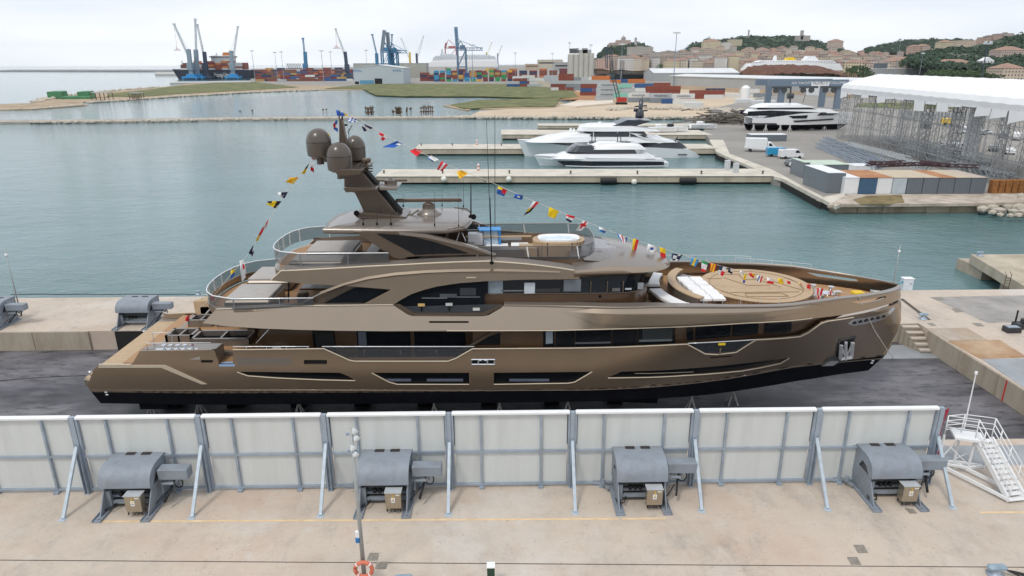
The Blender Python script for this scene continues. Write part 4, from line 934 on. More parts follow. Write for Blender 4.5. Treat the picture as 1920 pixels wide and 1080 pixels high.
m=MB(); m.grid([nrow(.45,zbn),[(x_,Yc+y,zbn(x_)+.1) for x_,y in nose(2.2,x0n,xn-1.8)]]); yb(m,'roof_soffit',paint_d,autosm=60)
# forward cockpit: windscreen, jacuzzi, hatch bulge
xj=U(1047,457,Yc+.2).x
N=nose(3.0,xj+.6,xj+2.25); WP=[(xj-8.5,-3.0),(xj-5,-3.0),(xj-2,-3.0)]+N+[(xj-2,3.0),(xj-5,3.0),(xj-8.5,3.0)]
m=MB(); m.grid([[(x_,Yc+y,9.0) for x_,y in WP],[(x_-.12,Yc+y*.97,9.78 if x_>xj-7 else 9.7) for x_,y in WP]]); ws=yb(m,'windscreen',glassr,autosm=40)
m=MB(); m.tube([(x_-.12,Yc+y*.97,9.78) for x_,y in WP],.03,5); yb(m,'windscreen_rim',paint_t,par=ws,smooth=True)
for i in (1,2,4,len(WP)-3,len(WP)-5,len(WP)-2):
    x_,y=WP[i]; m=MB(); m.bar((x_,Yc+y*.99,9.0),(x_-.12,Yc+y*.97,9.75),.07,.05); yb(m,'windscreen_post',railw,par=ws)
m=MB(); m.grid([[(x_,Yc+y*.96,ZSD) for x_,y in WP],[(x_,Yc+y*.985,9.12) for x_,y in WP]]); yb(m,'cockpit_lining',M('lining_brown',(.16,.11,.07),rough=.5),solid=.05)
m=MB(); N1=nose(3.0,xj+1.3,xj+4.9); N0=nose(1.3,xj+1.3,xj+3.5)
m.grid([[(x_,Yc+y,9.02-.08*(x_-xj)) for x_,y in N1],[(x_-.25,Yc+y*.92,9.26-.10*(x_-xj)) for x_,y in N1],[(x_,Yc+y,9.44-.11*(x_-xj)) for x_,y in N0]],flip=True); nn_=len(N1); m.f.append(tuple(range(2*nn_,3*nn_))); m.f.append((0,nn_,2*nn_,3*nn_-1,2*nn_-1,nn_-1)); yb(m,'roof_hatch',M('hatch_grey',(.20,.185,.18),rough=.2,metal=.3,coat=.5),autosm=50)
# floor of the forward cockpit raised
def ell(cx,cy,a,b,n=28,p=2.4):
    return [(cx+a*math.copysign(abs(math.cos(t_))**(2/p),math.cos(t_)),cy+b*math.copysign(abs(math.sin(t_))**(2/p),math.sin(t_))) for t_ in (2*math.pi*k/n for k in range(n))]
m=MB(); m.prism(ell(xj,Yc+.2,1.65,1.15),ZSD,9.42); m.bb(xj-2.5,xj-1.4,Yc-.9,Yc+.3,ZSD,9.1); jz=yb(m,'jacuzzi_surround',teak2,autosm=30)
E1=ell(xj,Yc+.2,1.32,.85,p=3.2); E2=ell(xj,Yc+.2,1.12,.66,p=3.0); E3=ell(xj,Yc+.2,1.0,.55,p=3)
m=MB(); m.grid([[(x_,y,9.43) for x_,y in E1+E1[:1]],[(x_,y,9.54) for x_,y in E1+E1[:1]],[(x_,y,9.54) for x_,y in E2+E2[:1]],[(x_,y,9.44) for x_,y in E3+E3[:1]]]); m.f.append(tuple(range(29*3,29*3+28))); yb(m,'jacuzzi_tub',M('tub_white',(.82,.84,.86),rough=.15),par=jz,autosm=40)
m=MB(); m.prism(E3,9.43,9.455); yb(m,'tub_bottom',M('tub_pale',(.60,.72,.78),rough=.1),par=jz)
m=MB()
for dx,dy in ((-.7,.2),(-.7,-.2),(.2,.3),(.5,-.1),(.7,.25)): m.cyl((xj+dx,Yc+.2+dy,9.455),.05,.02,8)
yb(m,'tub_jet',chrome,par=jz)
m=MB(); m.bb(xj-5.8,xj-2.2,Yc-1.1,Yc-.4,ZSD+.02,ZSD+.65); m.bb(xj-5.8,xj-2.3,Yc+1.2,Yc+1.9,ZSD+.02,ZSD+.7); m.cbox((xj-5.6,Yc+.2,ZSD+.4),(.9,2.4,.7),.25); yb(m,'cockpit_sofa',paint_t)
m=MB(); m.bb(xj-4.6,xj-3.2,Yc-.3,Yc+.9,ZSD+.4,ZSD+.55); m.bb(xj-3.0,xj-1.9,Yc-.3,Yc+.9,ZSD+.45,ZSD+.6); yb(m,'cockpit_cushion',cush)
m=MB(); m.bar((xj-5.9,Yc+.6,9.5),(xj-1.7,Yc+.6,9.5),.16,.06); yb(m,'bar_counter',teak2)
p=U(891,447,Yc+.8); m=MB(); m.cbox((p.x,p.y,p.z),(.95,.6,.75),.04); yb(m,'white_cabinet',whitem)
p=U(921,446,Yc+1.0); m=MB(); m.cbox((p.x,p.y,p.z),(1.0,.7,1.15),.05); wr=yb(m,'wrapped_console',M('plastic_wrap',(.45,.55,.65),rough=.3,var=.25,scale=6)); m=MB(); m.prism([(p.x-.75,p.y-.5),(p.x+.62,p.y-.5),(p.x+.62,p.y+.45),(p.x-.9,p.y+.45)],p.z+.56,p.z+.62); m.bb(p.x+.5,p.x+.62,p.y-.45,p.y+.4,p.z-.7,p.z+.6); yb(m,'blue_wrap',M('blue_wrap',(.03,.25,.60),rough=.4),par=wr)
# ---- hardtop, arch, windows ----
zh=10.92
HP=[(-10.6,-3.0),(-6,-3.25),(-3.2,-3.2),(-2.3,-2.6),(-2.0,-1.2),(-1.95,0),(-2.0,1.2),(-2.3,2.4),(-3.2,2.9),(-6,2.95),(-9.4,2.9),(-10.6,1.6),(-10.8,0),(-10.75,-1.6)]
HP=[(x_+.15,y) for x_,y in HP]
m=MB(); n=len(HP); c0=(-6.3,0)
def hr(sc,z): return [(c0[0]+(x_-c0[0])*sc,Yc+y*sc,z) for x_,y in HP]
R4=[hr(.90,zh-.38),hr(.985,zh-.25),hr(1.0,zh-.10),hr(.985,zh-.02),hr(.80,zh+.10),hr(.4,zh+.18)]
R4=[r_+r_[:1] for r_ in R4]; m.grid(R4,flip=False); m.f.append(tuple((5*(n+1)+k) for k in range(n))); m.f.append(tuple(range(n))[::-1]); yb(m,'hardtop',paint_t,autosm=50)
def pz(px,Yw): return [(U(a,b,Yw).x,U(a,b,Yw).z) for a,b in px]
for s in (-1,1):
    ys=Yc-3.3; yy=(ys,ys+.22) if s<0 else (2*Yc-ys,2*Yc-ys-.22)
    def side(px,dy,mat,name,th=.2):
        P=pz(px,ys); m=MB(); a=ys+dy; b=a+th
        if s>0: a,b=2*Yc-a,2*Yc-b
        m.xz(P,a,b); return yb(m,name,mat)
    side([(664,434),(700,436),(747,436),(800,441),(841,451),(885,463),(925,477),(860,478),(783,480.5),(765,482),(752,486),(738,483)],0.02,paint_d,'hardtop_arch',.2)
    side([(706,438),(740,440),(776,444),(815,454),(850,465),(879,475),(820,476),(779,478),(755,465),(730,452)],-.02,glassd,'arch_window',.03)
    side([(747,434.5),(800,439.5),(841,449.5),(885,461.5),(930,477.5),(925,479.5),(885,465.5),(841,455),(800,445.5),(750,440)],-.05,paint_t,'arch_rail',.3)
m=MB()
for k in (0,1): p=U(866-k*5,436,Yc-1); q_=U(873+k*5 if k==0 else 861-5,452,Yc-1.5); m.tube([p,q_],.03,5)
yb(m,'boarding_strut',railw)
# dark interior under the hardtop
m=MB(); m.bb(-8.2,-2.4,Yc+2.6,Yc+2.8,ZSD,zh-.3); m.cbox((-4.3,Yc+1.0,9.0),(1.6,1.8,1.2),.1); yb(m,'bar_backdrop',paint_d)
# ---- mast ----
def mp(px,dy=-.55,th=1.1,mat=None,name='mast',par=None,**k):
    P=pz(px,Yc+dy); m=MB(); m.xz(P,Yc+dy,Yc+dy+th); return yb(m,name,mat or paint_d,par=par,**k)
mast=mp([(685,403),(748,406),(716,366),(690,335),(669,311),(648,312),(645,331),(645,356),(665,362)],bevel=.05)
mp([(672,310),(676,309),(753,397),(750,403)],-.35,.7,darkm,'mast_slot',par=mast)
mp([(664,403),(668,398),(740,404),(762,407),(760,410),(670,409)],-1.1,2.2,paint_d,'mast_foot',par=mast,bevel=.04)
mp([(636,222),(640,222),(650,270),(650,318),(640,318),(636,265)],-.22,.45,paint_d,'mast_spire',par=mast)
mp([(643,353),(652,351),(706,353),(708,358),(648,361)],-1.5,3.0,paint_d,'mast_wing',par=mast,bevel=.04)
mp([(710,350),(745,352),(744,357),(712,357)],-1.0,2.0,paint_t,'mast_shelf',par=mast,bevel=.04)
mp([(628,322),(640,317),(680,318),(676,328),(650,331),(632,329)],-1.8,3.6,paint_d,'dome_bracket',par=mast,bevel=.05)
mp([(590,296),(620,298),(640,304),(640,309),(594,301)],-.3,.6,paint_d,'dome_arm',par=mast)
mp([(660,306),(690,303),(692,308),(660,313)],.8,.6,paint_d,'dome_arm',par=mast)
for k,(cx,by,w_,h_,Yd) in enumerate(((638,319,46,50,Yc-1.1),(600,292,46,49,Yc-.2),(668,300,37,44,Yc+1.6))):
    p=U(cx,by,Yd); dpt=(p-CAM).dot(CR@Vector((0,0,-1))); r=w_/2*dpt/F; hh=h_*dpt/F/.96
    prof=[(r*.55,-.12),(r*.85,-.02),(r*.97,.05),(r,hh*.2),(r,hh*.52)]+[(r*math.cos(a),hh*.52+(hh*.48)*math.sin(a)) for a in (R(x_) for x_ in (15,30,45,60,75,86))]
    m=MB(); m.lathe((p.x,p.y,p.z),prof,28); m.cyl((p.x,p.y,p.z-.5),r*.3,.45,12); rd=yb(m,'radome',M('radome_brown',(.082,.066,.052),rough=.32,coat=.3,var=.05),autosm=40)
    rd['label']=['front brown dome, lowest of the three','left brown dome on a side arm','right brown dome, partly behind the mast spire'][k]
    m=MB(); m.tube([(p.x+r*1.003*math.cos(a),p.y+r*1.003*math.sin(a),p.z+hh*.5) for a in (2*math.pi*k_/28 for k_ in range(28))],.012,4,closed=True); yb(m,'dome_seam',darkm,par=rd)
m=MB(); 
for px,a,b in ((636,222,207),(642,225,215),(641,231,219)): m.tube([U(px,a,Yc),U(px,b,Yc)],.035,5)
m.tube([U(652,250,Yc),U(660,235,Yc)],.02,4); m.tube([U(654,282,Yc+.3),U(654,240,Yc+.3)],.015,4); m.cyl(U(649,236,Yc)[:],.09,.1,8); yb(m,'mast_antenna',blackh)
m=MB(); p=U(687,300,Yc-.9); m.cbox((p.x,p.y,p.z),(.5,.4,.25),.04); m.bar((p.x,p.y,p.z),(p.x,p.y,p.z-.6),.15); m.tube([U(681,311,Yc-.8),U(699,311,Yc-.8)],.05,6); m.tube([U(684,316,Yc-.8),U(699,316,Yc-.8)],.05,6); m.tube([U(681,321,Yc-.8),U(699,321,Yc-.8)],.05,6); yb(m,'searchlight',paint_d,smooth=True)
# radars
def radar(x0,x1,y,th,px,pyb,Yr,name):
    a=U(x0,y,Yr); b=U(x1,y,Yr); m=MB(); m.cbox(((a.x+b.x)/2,Yr,(a.z+b.z)/2),(b.x-a.x,.22,th),.06); o=yb(m,'radar_scanner',paint_d)
    c=U(px,pyb,Yr); m=MB(); m.lathe((c.x,Yr,c.z),[(.45,0),(.4,.15),(.38,.4),(.26,.46),(.12,.5),(.12,a.z-c.z)],14); yb(m,'scanner_motor',paint_d,par=o,autosm=30)
radar(742,866,375,.22,804,394,Yc+.1,'big'); radar(706,764,338,.13,733,350,Yc+.3,'small')
m=MB(); c=U(804,402,Yc+.1); m.lathe((c.x,Yc+.1,c.z-.1),[(.9,0),(.6,.3),(.42,.5)],14); m.tube([(c.x-1.5,Yc-.2,c.z-.05),(c.x-1.0,Yc-.1,c.z+.1),(c.x-.6,Yc,c.z+.3)],.07,6); yb(m,'radar_pedestal',paint_t,smooth=True)
m=MB()
def whip(px,y0,y1,Yw,r0=.03,lean=0):
    m=MB(); a=U(px,y0,Yw); b=U(px+lean,y1,Yw); m.tube([a,a+(b-a)*.12,b],r0,6,r2=r0*.4); m.cyl((a.x,a.y,a.z-.03),r0*2.4,.14,8); return yb(m,'whip_antenna',blackh,smooth=True)
whip(922,494,370,Yc-4.0,.045,-3); whip(918,372,222,Yc-4.0,.018,-6) if False else None
a=U(922,494,Yc-4.0); b=U(912,222,Yc-4.0); m=MB(); m.tube([a+Vector((0,0,0)),a+(b-a)*.45,b],.022,5,r2=.012); yb(m,'whip_antenna',blackh)
whip(928,450,215,Yc+3.0,.035); whip(883,407,341,Yc-1.2,.06)
for px,a,b,yy in ((681,421,398,-2.8),(707,421,398,-2.8),(733,421,398,-2.8),(714,410,385,-1.0),(738,409,390,-.8),(815,423,360,-2.9),(860,425,360,-2.7),(756,387,365,2.6),(829,386,350,2.6),(869,388,335,2.6)):
    whip(px,a,b,Yc+yy,.025 if px<760 else .018)
m=MB()
for (px,py,yy) in ((668,400,-1.2),(888,407,-2.2)): p=U(px,py,Yc+yy); m.cyl((p.x,p.y,p.z),.16,.1,14,axis='y')
yb(m,'nav_light',blackh)
m=MB(); P=[(x_,Yc+y,zh-.05) for x_,y in HP if x_>-3.3 and y>-3.3]; m.tube([(x_-.1,y,z+.06) for x_,y,z in P],.035,6); yb(m,'hardtop_rail',paint_t,smooth=True)
# ---- foredeck ----
ZF=5.55
outl=[(6.0,b_w+.9),(10,4.65),(13,4.6),(15.8,4.35),(18,3.8),(19.6,3.2),(22,2.1),(23.8,1.0),(24.4,.4)]
m=MB(); m.prism([(x_,Yc-b) for x_,b in outl]+[(x_,Yc+b) for x_,b in outl[::-1]],ZF-.1,ZF); yb(m,'foredeck',teak)
cc=G(1420,538,6.2); cr=3.5
m=MB(); m.lathe((cc.x,Yc+.2,ZF),[(cr-.25,0),(cr-.2,.55),(cr,.62),(cr,.68),(cr-.03,.7)],56); hp_=yb(m,'round_platform',teak2,autosm=30)
m=MB(); m.tube([(cc.x+cr*1.0*math.cos(a),Yc+.2+cr*math.sin(a),ZF+.66) for a in (2*math.pi*k/56 for k in range(56))],.04,4,closed=True); yb(m,'platform_edge',M('teak_edge',(.16,.09,.04),rough=.5),par=hp_)
seam=M('seam_brown',(.22,.15,.09),rough=.7)
m=MB(); cx,cy=cc.x,Yc+.2; z=ZF+.712
for pts in ([(-2.6,-1.2),(-2.0,-2.2)],[(-1.6,1.5),(-.6,-.2),(.9,-.2)],[(.3,1.5),(1.4,-.6)],[(1.0,1.2),(2.6,-1.4)],[(2.4,1.6),(2.9,.3),(2.7,-1.0)],[(-2.8,1.3),(-1.8,1.3)],[(-1.5,2.2),(1.0,2.2)],[(-2.2,-1.6),(2.2,-1.6)],[(-1.4,-2.4),(1.2,-2.4),(1.0,-1.8),(-1.3,-1.8),(-1.4,-2.4)],[(-.4,2.0),(-.4,1.0),(.6,1.0)]):
    m.tube([(cx+a,cy+b,z) for a,b in pts],.025,4)
yb(m,'platform_seam',seam,par=hp_)
m=MB()
m.tube([(cx+2.9*math.cos(a),cy+2.9*math.sin(a),z) for a in (2*math.pi*k/50 for k in range(50))],.018,4,closed=True); yb(m,'platform_seam',seam,par=hp_)
for k in range(6):
    px=1395+k*24; p=U(px,572,Yc-3.5); m=MB()
# stanchion posts near the circle
m=MB()
for px in (1325,1361,1395,1432,1468): 
    p=hp([(px,575)])[0]; m.tube([(p[0],Yc-bh(*p)+.6,6.35),(p[0],Yc-bh(*p)+.6,6.85)],.015,4)
yb(m,'stanchion',railw)
# sunken lounge: curved teak ledge, sunpads, white sofas
ax=U(1345,540,Yc).x
def arcp(r0,r1,a0,a1,cx,cy,n=24): 
    A_=[a0+(a1-a0)*k/n for k in range(n+1)]
    return [(cx+r0*math.cos(a),cy+r0*math.sin(a)) for a in A_]+[(cx+r1*math.cos(a),cy+r1*math.sin(a)) for a in A_[::-1]]
ctr=(cx-.6,cy)
m=MB(); m.prism(arcp(5.0,4.55,R(140),R(216),*ctr),ZF,6.35); yb(m,'lounge_ledge',paint_t,autosm=30)
m=MB(); m.prism(arcp(5.05,4.5,R(138),R(218),*ctr),6.352,6.42); yb(m,'ledge_top',teak2,autosm=30)
m=MB(); m.prism(arcp(4.5,3.3,R(140),R(220),*ctr),ZF,6.12); yb(m,'lounge_floor',paint_t)
nseg=5
for i in range(nseg):
    for j in range(2):
        x0_=cx-4.75+j*.85; y0_=Yc+2.0-i*.92; sh=.30*i+.0
        m=MB(); m.cbox((x0_+.42+sh*.25,y0_-.45,6.2),(.80,.86,.16),.04); yb(m,'sunpad',cush)
for (a0,a1,r0,r1) in ((R(150),R(176),6.4,5.5),(R(184),R(215),6.5,5.6)):
    m=MB(); m.prism(arcp(r0,r1,a0,a1,*ctr),ZF,6.0); sb=yb(m,'sofa_base',paint_d,autosm=30); m=MB(); m.prism(arcp(r0-.03,r1+.05,a0,a1,*ctr),6.002,6.2); yb(m,'sofa_cushion',cush,par=sb,bevel=.04)
m=MB(); m.cbox((ctr[0]-6.6,Yc+2.9,6.08),(2.4,.7,.3),.08); m.cbox((ctr[0]-5.4,Yc-3.3,6.05),(1.8,.8,.28),.08); yb(m,'sofa_cushion',cush)
# bow gear
m=MB(); 
for (x_,y) in ((20.6,.9),(20.6,-.9),(21.6,.5),(21.6,-.5)): m.lathe((x_,Yc+y,ZF),[(.2,0),(.12,.1),(.12,.35),(.2,.42)],12)
m.cbox((21.3,Yc,ZF+.15),(1.4,.3,.25),.05); yb(m,'windlass',chrome,autosm=30)
m=MB(); m.cbox((20.2,Yc+.1,ZF+.1),(1.2,1.6,.2),.05); yb(m,'deck_hatch',cushg)
m=MB(); m.bb(22.8,23.5,Yc-.3,Yc+.3,ZF+.01,ZF+.2); yb(m,'yellow_cover',yellowm)
# rake slots on far bulwark: rails
for s in (-1,1):
    m=MB()
    pts=[(16.5+k*.6,Yc+s*(bh(16.5+k*.6,6.3)-.05),6.62-.012*k) for k in range(14)]
    if s>0: 
        m.tube([(a,b,c+.22) for a,b,c in pts[:9]],.012,4); 
        for k in range(0,9,2): m.tube([pts[k],(pts[k][0],pts[k][1],pts[k][2]+.22)],.012,4)
        yb(m,'bow_rail',railw)
# upper fwd far rail thin
m=MB(); pts=[(9.5+k,Yc+bh(9.5+k,6.4)-.1,7.0) for k in range(9)]; m.tube(pts,.012,4)
for p in pts: m.tube([p,(p[0],p[1],6.45)],.012,4)
yb(m,'bow_rail',railw)
# diagonal line from bow to platform
pa=hp([(1606,555)])[0]; pb=U(1672,673,39.2)
m=MB(); m.tube([(pa[0],Yc-bh(*pa)-.12,pa[1]+.1),U(1640,620,Yc-1.75),U(1664,657,Yc-1.2),(G(1674,671,ZP).x,G(1674,671,ZP).y,ZP+.05)],.022,5); tag(m.build('bow_line',M('rope_white',(.62,.58,.50),rough=.8)),'thin pale rope running from the bow rail down to the platform','rope')
# keel blocks & jack stands
jm=M('jack_paint',(.50,.50,.48),rough=.6,var=.2,scale=4)
def jack(px,py,lb,ht=1.7,Yj=None):
    p=G(px,py,ZP); t=thing('jack_stand',lb,'jack stand',(p.x,p.y,ZP),'jack stands under the bronze yacht')
    for k in range(4):
        a=math.pi/4+k*math.pi/2; m=MB(); m.bar((.45*math.cos(a),.45*math.sin(a),.0),(.05*math.cos(a),.05*math.sin(a),ht*.62),.06); m.build('leg',jm,t)
    m=MB(); m.bar((0,0,ht*.55),(0,0,ht),.11); m.box((0,0,ht),(.4,.3,.08)); m.build('screw_post',jm,t)
for i,(px,py) in enumerate(((288,782),(377,782),(563,785),(815,790),(937,790),(1064,784),(1295,772),(1372,757))):
    jack(px,py,'pale steel jack stand under the yacht, %s from the stern'%ORD[i],1.75 if i<6 else 1.45)
m=MB()
cars=[]
for i in range(8):
    x_=-22+i*4.2
    zk=interp([(-26,.25),(-20,-.1),(-10,-.9),(14,-.9),(18,-.65),(20.5,-.45),(22,-.1)],x_)
    t=thing('keel_block','dark keel block under the yacht, %s from the stern'%ORD[i],'keel block',(x_,Yc,ZP),'keel blocks under the bronze yacht'); m=MB(); m.box((0,0,.15),(1.0,2.4,.3)); m.box((0,0,.3+(zk+.02-ZP-.3)/2),(.7,1.2,max(.1,zk-.02-ZP-.3))); m.build('block',blackh,t)
def split_islands(o,maxn=14):
    me=o.data; n=len(me.vertices); par_=list(range(n))
    def find(a):
        while par_[a]!=a: par_[a]=par_[par_[a]]; a=par_[a]
        return a
    for e_ in me.edges:
        a,b_=find(e_.vertices[0]),find(e_.vertices[1])
        if a!=b_: par_[a]=b_
    g={}
    for p in me.polygons: g.setdefault(find(p.vertices[0]),[]).append(p.index)
    if len(g)<2 or len(g)>maxn: return
    groups=list(g.values()); base=[tuple(v.co) for v in me.vertices]
    for k,pi in enumerate(groups):
        used=sorted({v for i in pi for v in me.polygons[i].vertices}); mp_={v:i for i,v in enumerate(used)}
        nm=bpy.data.meshes.new(o.name.split('.')[0]); nm.from_pydata([base[v] for v in used],[],[[mp_[v] for v in me.polygons[i].vertices] for i in pi])
        for mt_ in me.materials: nm.materials.append(mt_)
        nm.polygons.foreach_set('use_smooth',[me.polygons[i].use_smooth for i in pi])
        if any(me.polygons[i].use_smooth for i in pi): nm.set_sharp_from_angle(angle=R(35))
        c_=o.copy(); c_.data=nm; S.collection.objects.link(c_); c_.parent=o.parent
        for ch in list(o.children):
            if k==0: ch.parent=c_
    bpy.data.objects.remove(o)
SPL={'window','vent','side_plate','vent_slot','stern_chamfer','deck_edge','cap_rail','sunpad','sunpad_base','deck_chair','deck_cushion','cockpit_cushion','cockpit_sofa','deck_pillar','nav_light','trim_tab','edge_line','bulwark_locker','rubbing_strake','panel_seam','stanchion','boarding_strut','sofa_cushion','draught_mark','handrail','sun_deck_coaming','arch_crease','arch_edge'}
# ================= dressing lines with signal flags =================
FC={'r':(.70,.02,.03),'w':(.82,.82,.82),'b':(.02,.10,.42),'n':(.015,.02,.07),'y':(.85,.58,.01),'k':(.01,.01,.01),'g':(.01,.30,.10),'o':(.85,.35,.02),'c':(.05,.28,.62)}
fm={k:M('flag_'+{'r':'red','w':'white','b':'blue','n':'navy','y':'yellow','k':'black','g':'green','o':'orange','c':'sky'}[k],v,rough=.8,var=.06) for k,v in FC.items()}
CN={'r':'red','w':'white','b':'blue','n':'navy','y':'yellow','k':'black','g':'green','o':'orange','c':'light blue'}
def flag(par,quadpx,Yv,cells,label):
    """one cloth flag: four picture corners give its pose; cells = rows of colour letters"""
    c=[U(px,py,Yv+dy) for (px,py),dy in zip(quadpx,(0,0,.25,-.2))]
    n=Vector((0,-1,.1)); nr,ncol=len(cells),len(cells[0])
    me=bpy.data.meshes.new('flag'); NS=12; vs=[];fs=[];mi=[]; keys=sorted({k for r_ in cells for k in r_ if k!=' '})
    for i in range(NS+1):
        v=i/NS
        for j in range(NS+1):
            u=j/NS; p=(c[0]*(1-u)+c[1]*u)*(1-v)+(c[3]*(1-u)+c[2]*u)*v; p=p+n*(.06*math.sin(u*6+v*3)*v); vs.append(tuple(p-par.location))
    for i in range(NS):
        for j in range(NS):
            k=cells[min(nr-1,int((i+.5)/NS*nr))][min(ncol-1,int((j+.5)/NS*ncol))]
            if k==' ': continue
            a=i*(NS+1)+j; fs.append((a,a+1,a+NS+2,a+NS+1)); mi.append(keys.index(k))
    me.from_pydata(vs,[],fs)
    for k in keys: me.materials.append(fm[k])
    me.polygons.foreach_set('material_index',mi); me.polygons.foreach_set('use_smooth',[True]*len(fs))
    o=bpy.data.objects.new('flag',me); S.collection.objects.link(o); o.parent=par; o['label']=label; return o
def fq(x,y,w,h,sl=0.0,sk=0.0): return [(x,y),(x+w,y+w*sl),(x+w+sk,y+h+w*sl),(x+sk,y+h)]
CHK=['ww','ww']
fore=[ # corners (px) and pattern
 ([(630,205),(641,212),(646,218),(632,217)],['b'],'blue flag at the mast top'),([(640,210),(648,213),(655,218),(640,217)],['by'],'blue and yellow flag at the mast top'),
 ([(652,222),(664,220),(672,228),(655,230)],['bwbw','wbwb','bwbw'],'blue and white chequered flag beside the mast top'),
 ([(684,233),(700,240),(683,247),(678,238)],['nnn','www','nnn'],'navy and white striped flag'),([(712,248),(730,256),(718,264),(709,257)],['rw','wr'],'red and white chequered flag near the mast'),
 ([(716,276),(745,264),(756,269),(738,277)],['bbbbb','bbbwb'],'blue swallowtail flag streaming left'),([(768,283),(779,278),(792,284),(781,293)],['r'],'plain red flag over the pier end'),
 ([(801,296),(808,291),(823,299),(812,304)],['bwww','nwww'],'navy and white flag'),([(828,302),(840,309),(829,321),(819,318)],['rwr'],'red white red flag'),
 ([(856,322),(866,319),(878,325),(862,336)],['yoyoy'],'yellow and orange striped flag above the pier'),([(902,335),(912,340),(916,343),(910,341)],['kw'],'small black and white pennant'),
 ([(934,349),(951,357),(945,368),(931,363)],['yr','br','bb'],'yellow blue and red flag'),([(966,363),(982,367),(978,375),(963,371)],['bbb','bwb','bbb'],'blue flag with a white centre'),
 ([(1000,377),(1011,379),(994,398),(981,405)],['wr','wr','yk','kk'],'red and white pennant with a black tail'),([(1030,388),(1048,396),(1040,410),(1027,405)],['y'],'plain yellow flag halfway along the line'),
 ([(1062,402),(1079,406),(1070,418),(1061,412)],['rrr','www','nnn'],'red white and navy flag'),([(1094,413),(1104,418),(1090,433),(1079,432)],['wrw','rrr','wrw','www'],'white pennant with a red cross'),
 ([(1123,425),(1140,431),(1133,437),(1124,434)],['ww','cb'],'white and light blue flag'),([(1156,437),(1176,446),(1174,455),(1166,454)],['bwrwb'],'blue white and red striped flag'),
 ([(1187,447),(1198,450),(1190,479),(1184,474)],['yr','yr','yr'],'long yellow and red pennant'),([(1215,457),(1233,462),(1229,474),(1212,472)],['www','wbw','www'],'white flag with a blue square'),
 ([(1237,463),(1248,467),(1248,485),(1238,481)],['y','r'],'yellow over red flag'),([(1260,475),(1280,478),(1272,489),(1258,488)],['nnnwn','nwwnn','nwwnn','wnnwn'],'navy flag with a white diagonal cross'),
 ([(1297,483),(1311,487),(1304,500),(1293,496)],['cyc'],'light blue flag with a yellow stripe'),([(1316,488),(1328,492),(1322,511),(1314,508)],['g','w','w','r'],'green white and red flag'),
 ([(1332,493),(1344,496),(1339,511),(1330,508)],['ryryr'],'red and yellow striped flag'),([(1349,498),(1363,501),(1355,518),(1346,513)],['nw','wr'],'navy white and red flag'),
 ([(1366,502),(1375,506),(1372,514),(1364,510)],['nw','kn'],'small navy and white pennant'),([(1388,507),(1397,509),(1393,516),(1386,514)],['w'],'small pale flag over the round platform'),
 ([(1396,513),(1400,515),(1396,531),(1392,530)],['y','y','b'],'yellow pennant with a blue tip'),([(1404,511),(1417,514),(1412,521),(1405,517)],['ry','rr'],'red and yellow triangle flag'),
 ([(1420,516),(1431,518),(1425,531),(1418,525)],['wbwr'],'white blue and red striped flag'),([(1438,520),(1451,524),(1450,532),(1438,532)],['w','r'],'white over red flag'),
 ([(1459,521),(1469,524),(1468,533),(1459,531)],['y'],'small yellow flag over the round platform'),([(1475,526),(1482,528),(1482,533),(1476,532)],['r'],'small red flag near the bow'),
 ([(1496,530),(1502,531),(1507,535),(1500,533)],['yr'],'tiny yellow and red flag near the bow'),([(1513,533),(1521,534),(1519,542),(1512,540)],['r'],'red flag at the edge of the round platform'),
 ([(1532,540),(1544,541),(1538,560),(1531,561)],['rwr','rwr','wrw'],'red and white crossed flag near the bow'),([(1556,545),(1563,546),(1562,553),(1556,554)],['rw'],'small red and white flag nearest the bow')]
aft=[([(632,224),(634,248),(626,242),(624,234)],['bwb','rrb'],'blue and red flag left of the mast'),([(613,250),(619,252),(603,277),(597,275)],['y'],'long yellow streamer across the left dome'),
 ([(596,276),(602,278),(591,301),(584,298)],['rwrw','wrwr','rwrw'],'red and white streamer below the left dome'),([(584,305),(589,309),(589,323),(582,320)],['w','r'],'short red and white tail'),([(577,309),(580,306),(572,326),(565,326)],['k','y'],'black and yellow pennant'),
 ([(544,333),(560,332),(551,345),(535,342)],['oyo','yoy'],'orange and yellow flag at the left line'),([(521,361),(540,360),(534,372),(524,367)],['wnn'],'white and navy flag at the left line'),
 ([(502,377),(528,377),(518,391),(501,384)],['kyk','yyk'],'black and yellow flag at the left line'),([(502,413),(506,414),(494,434),(489,432)],['rw','wr','rw'],'red and white streamer on the left line'),
 ([(490,430),(494,432),(484,452),(479,452)],['r','y'],'red and yellow streamer on the left line'),([(475,459),(476,470),(478,484),(466,475)],['nwn','nnw'],'navy and white flag low on the left line'),
 ([(449,489),(457,486),(461,520),(454,528)],['ww','wr','ww','ww'],'long white flag with a red dot'),([(433,508),(440,504),(441,514),(433,524)],['y','b'],'yellow and blue flag at the aft rail'),
 ([(396,553),(402,552),(402,565),(394,562)],['r'],'round red flag at the aft rail corner'),([(347,596),(356,589),(356,600),(349,603)],['r'],'red flag low at the stern')]
def line(name,label,flags,P,Yv0,Yv1):
    t=thing(name,label,'bunting',(U(P[0][0],P[0][1],Yv0)).to_tuple())
    x0_,x1_=P[0][0],P[-1][0]
    yv=lambda px: Yv0+(Yv1-Yv0)*(px-x0_)/(x1_-x0_)
    m=MB(); m.tube([U(a,b,yv(a))-t.location for a,b in P],.012,4); m.build('halyard',M('rope_white',(.62,.58,.50)),t)
    for q_,c,l in flags: flag(t,q_,yv(sum(p[0] for p in q_)/4)-.05,c,l)
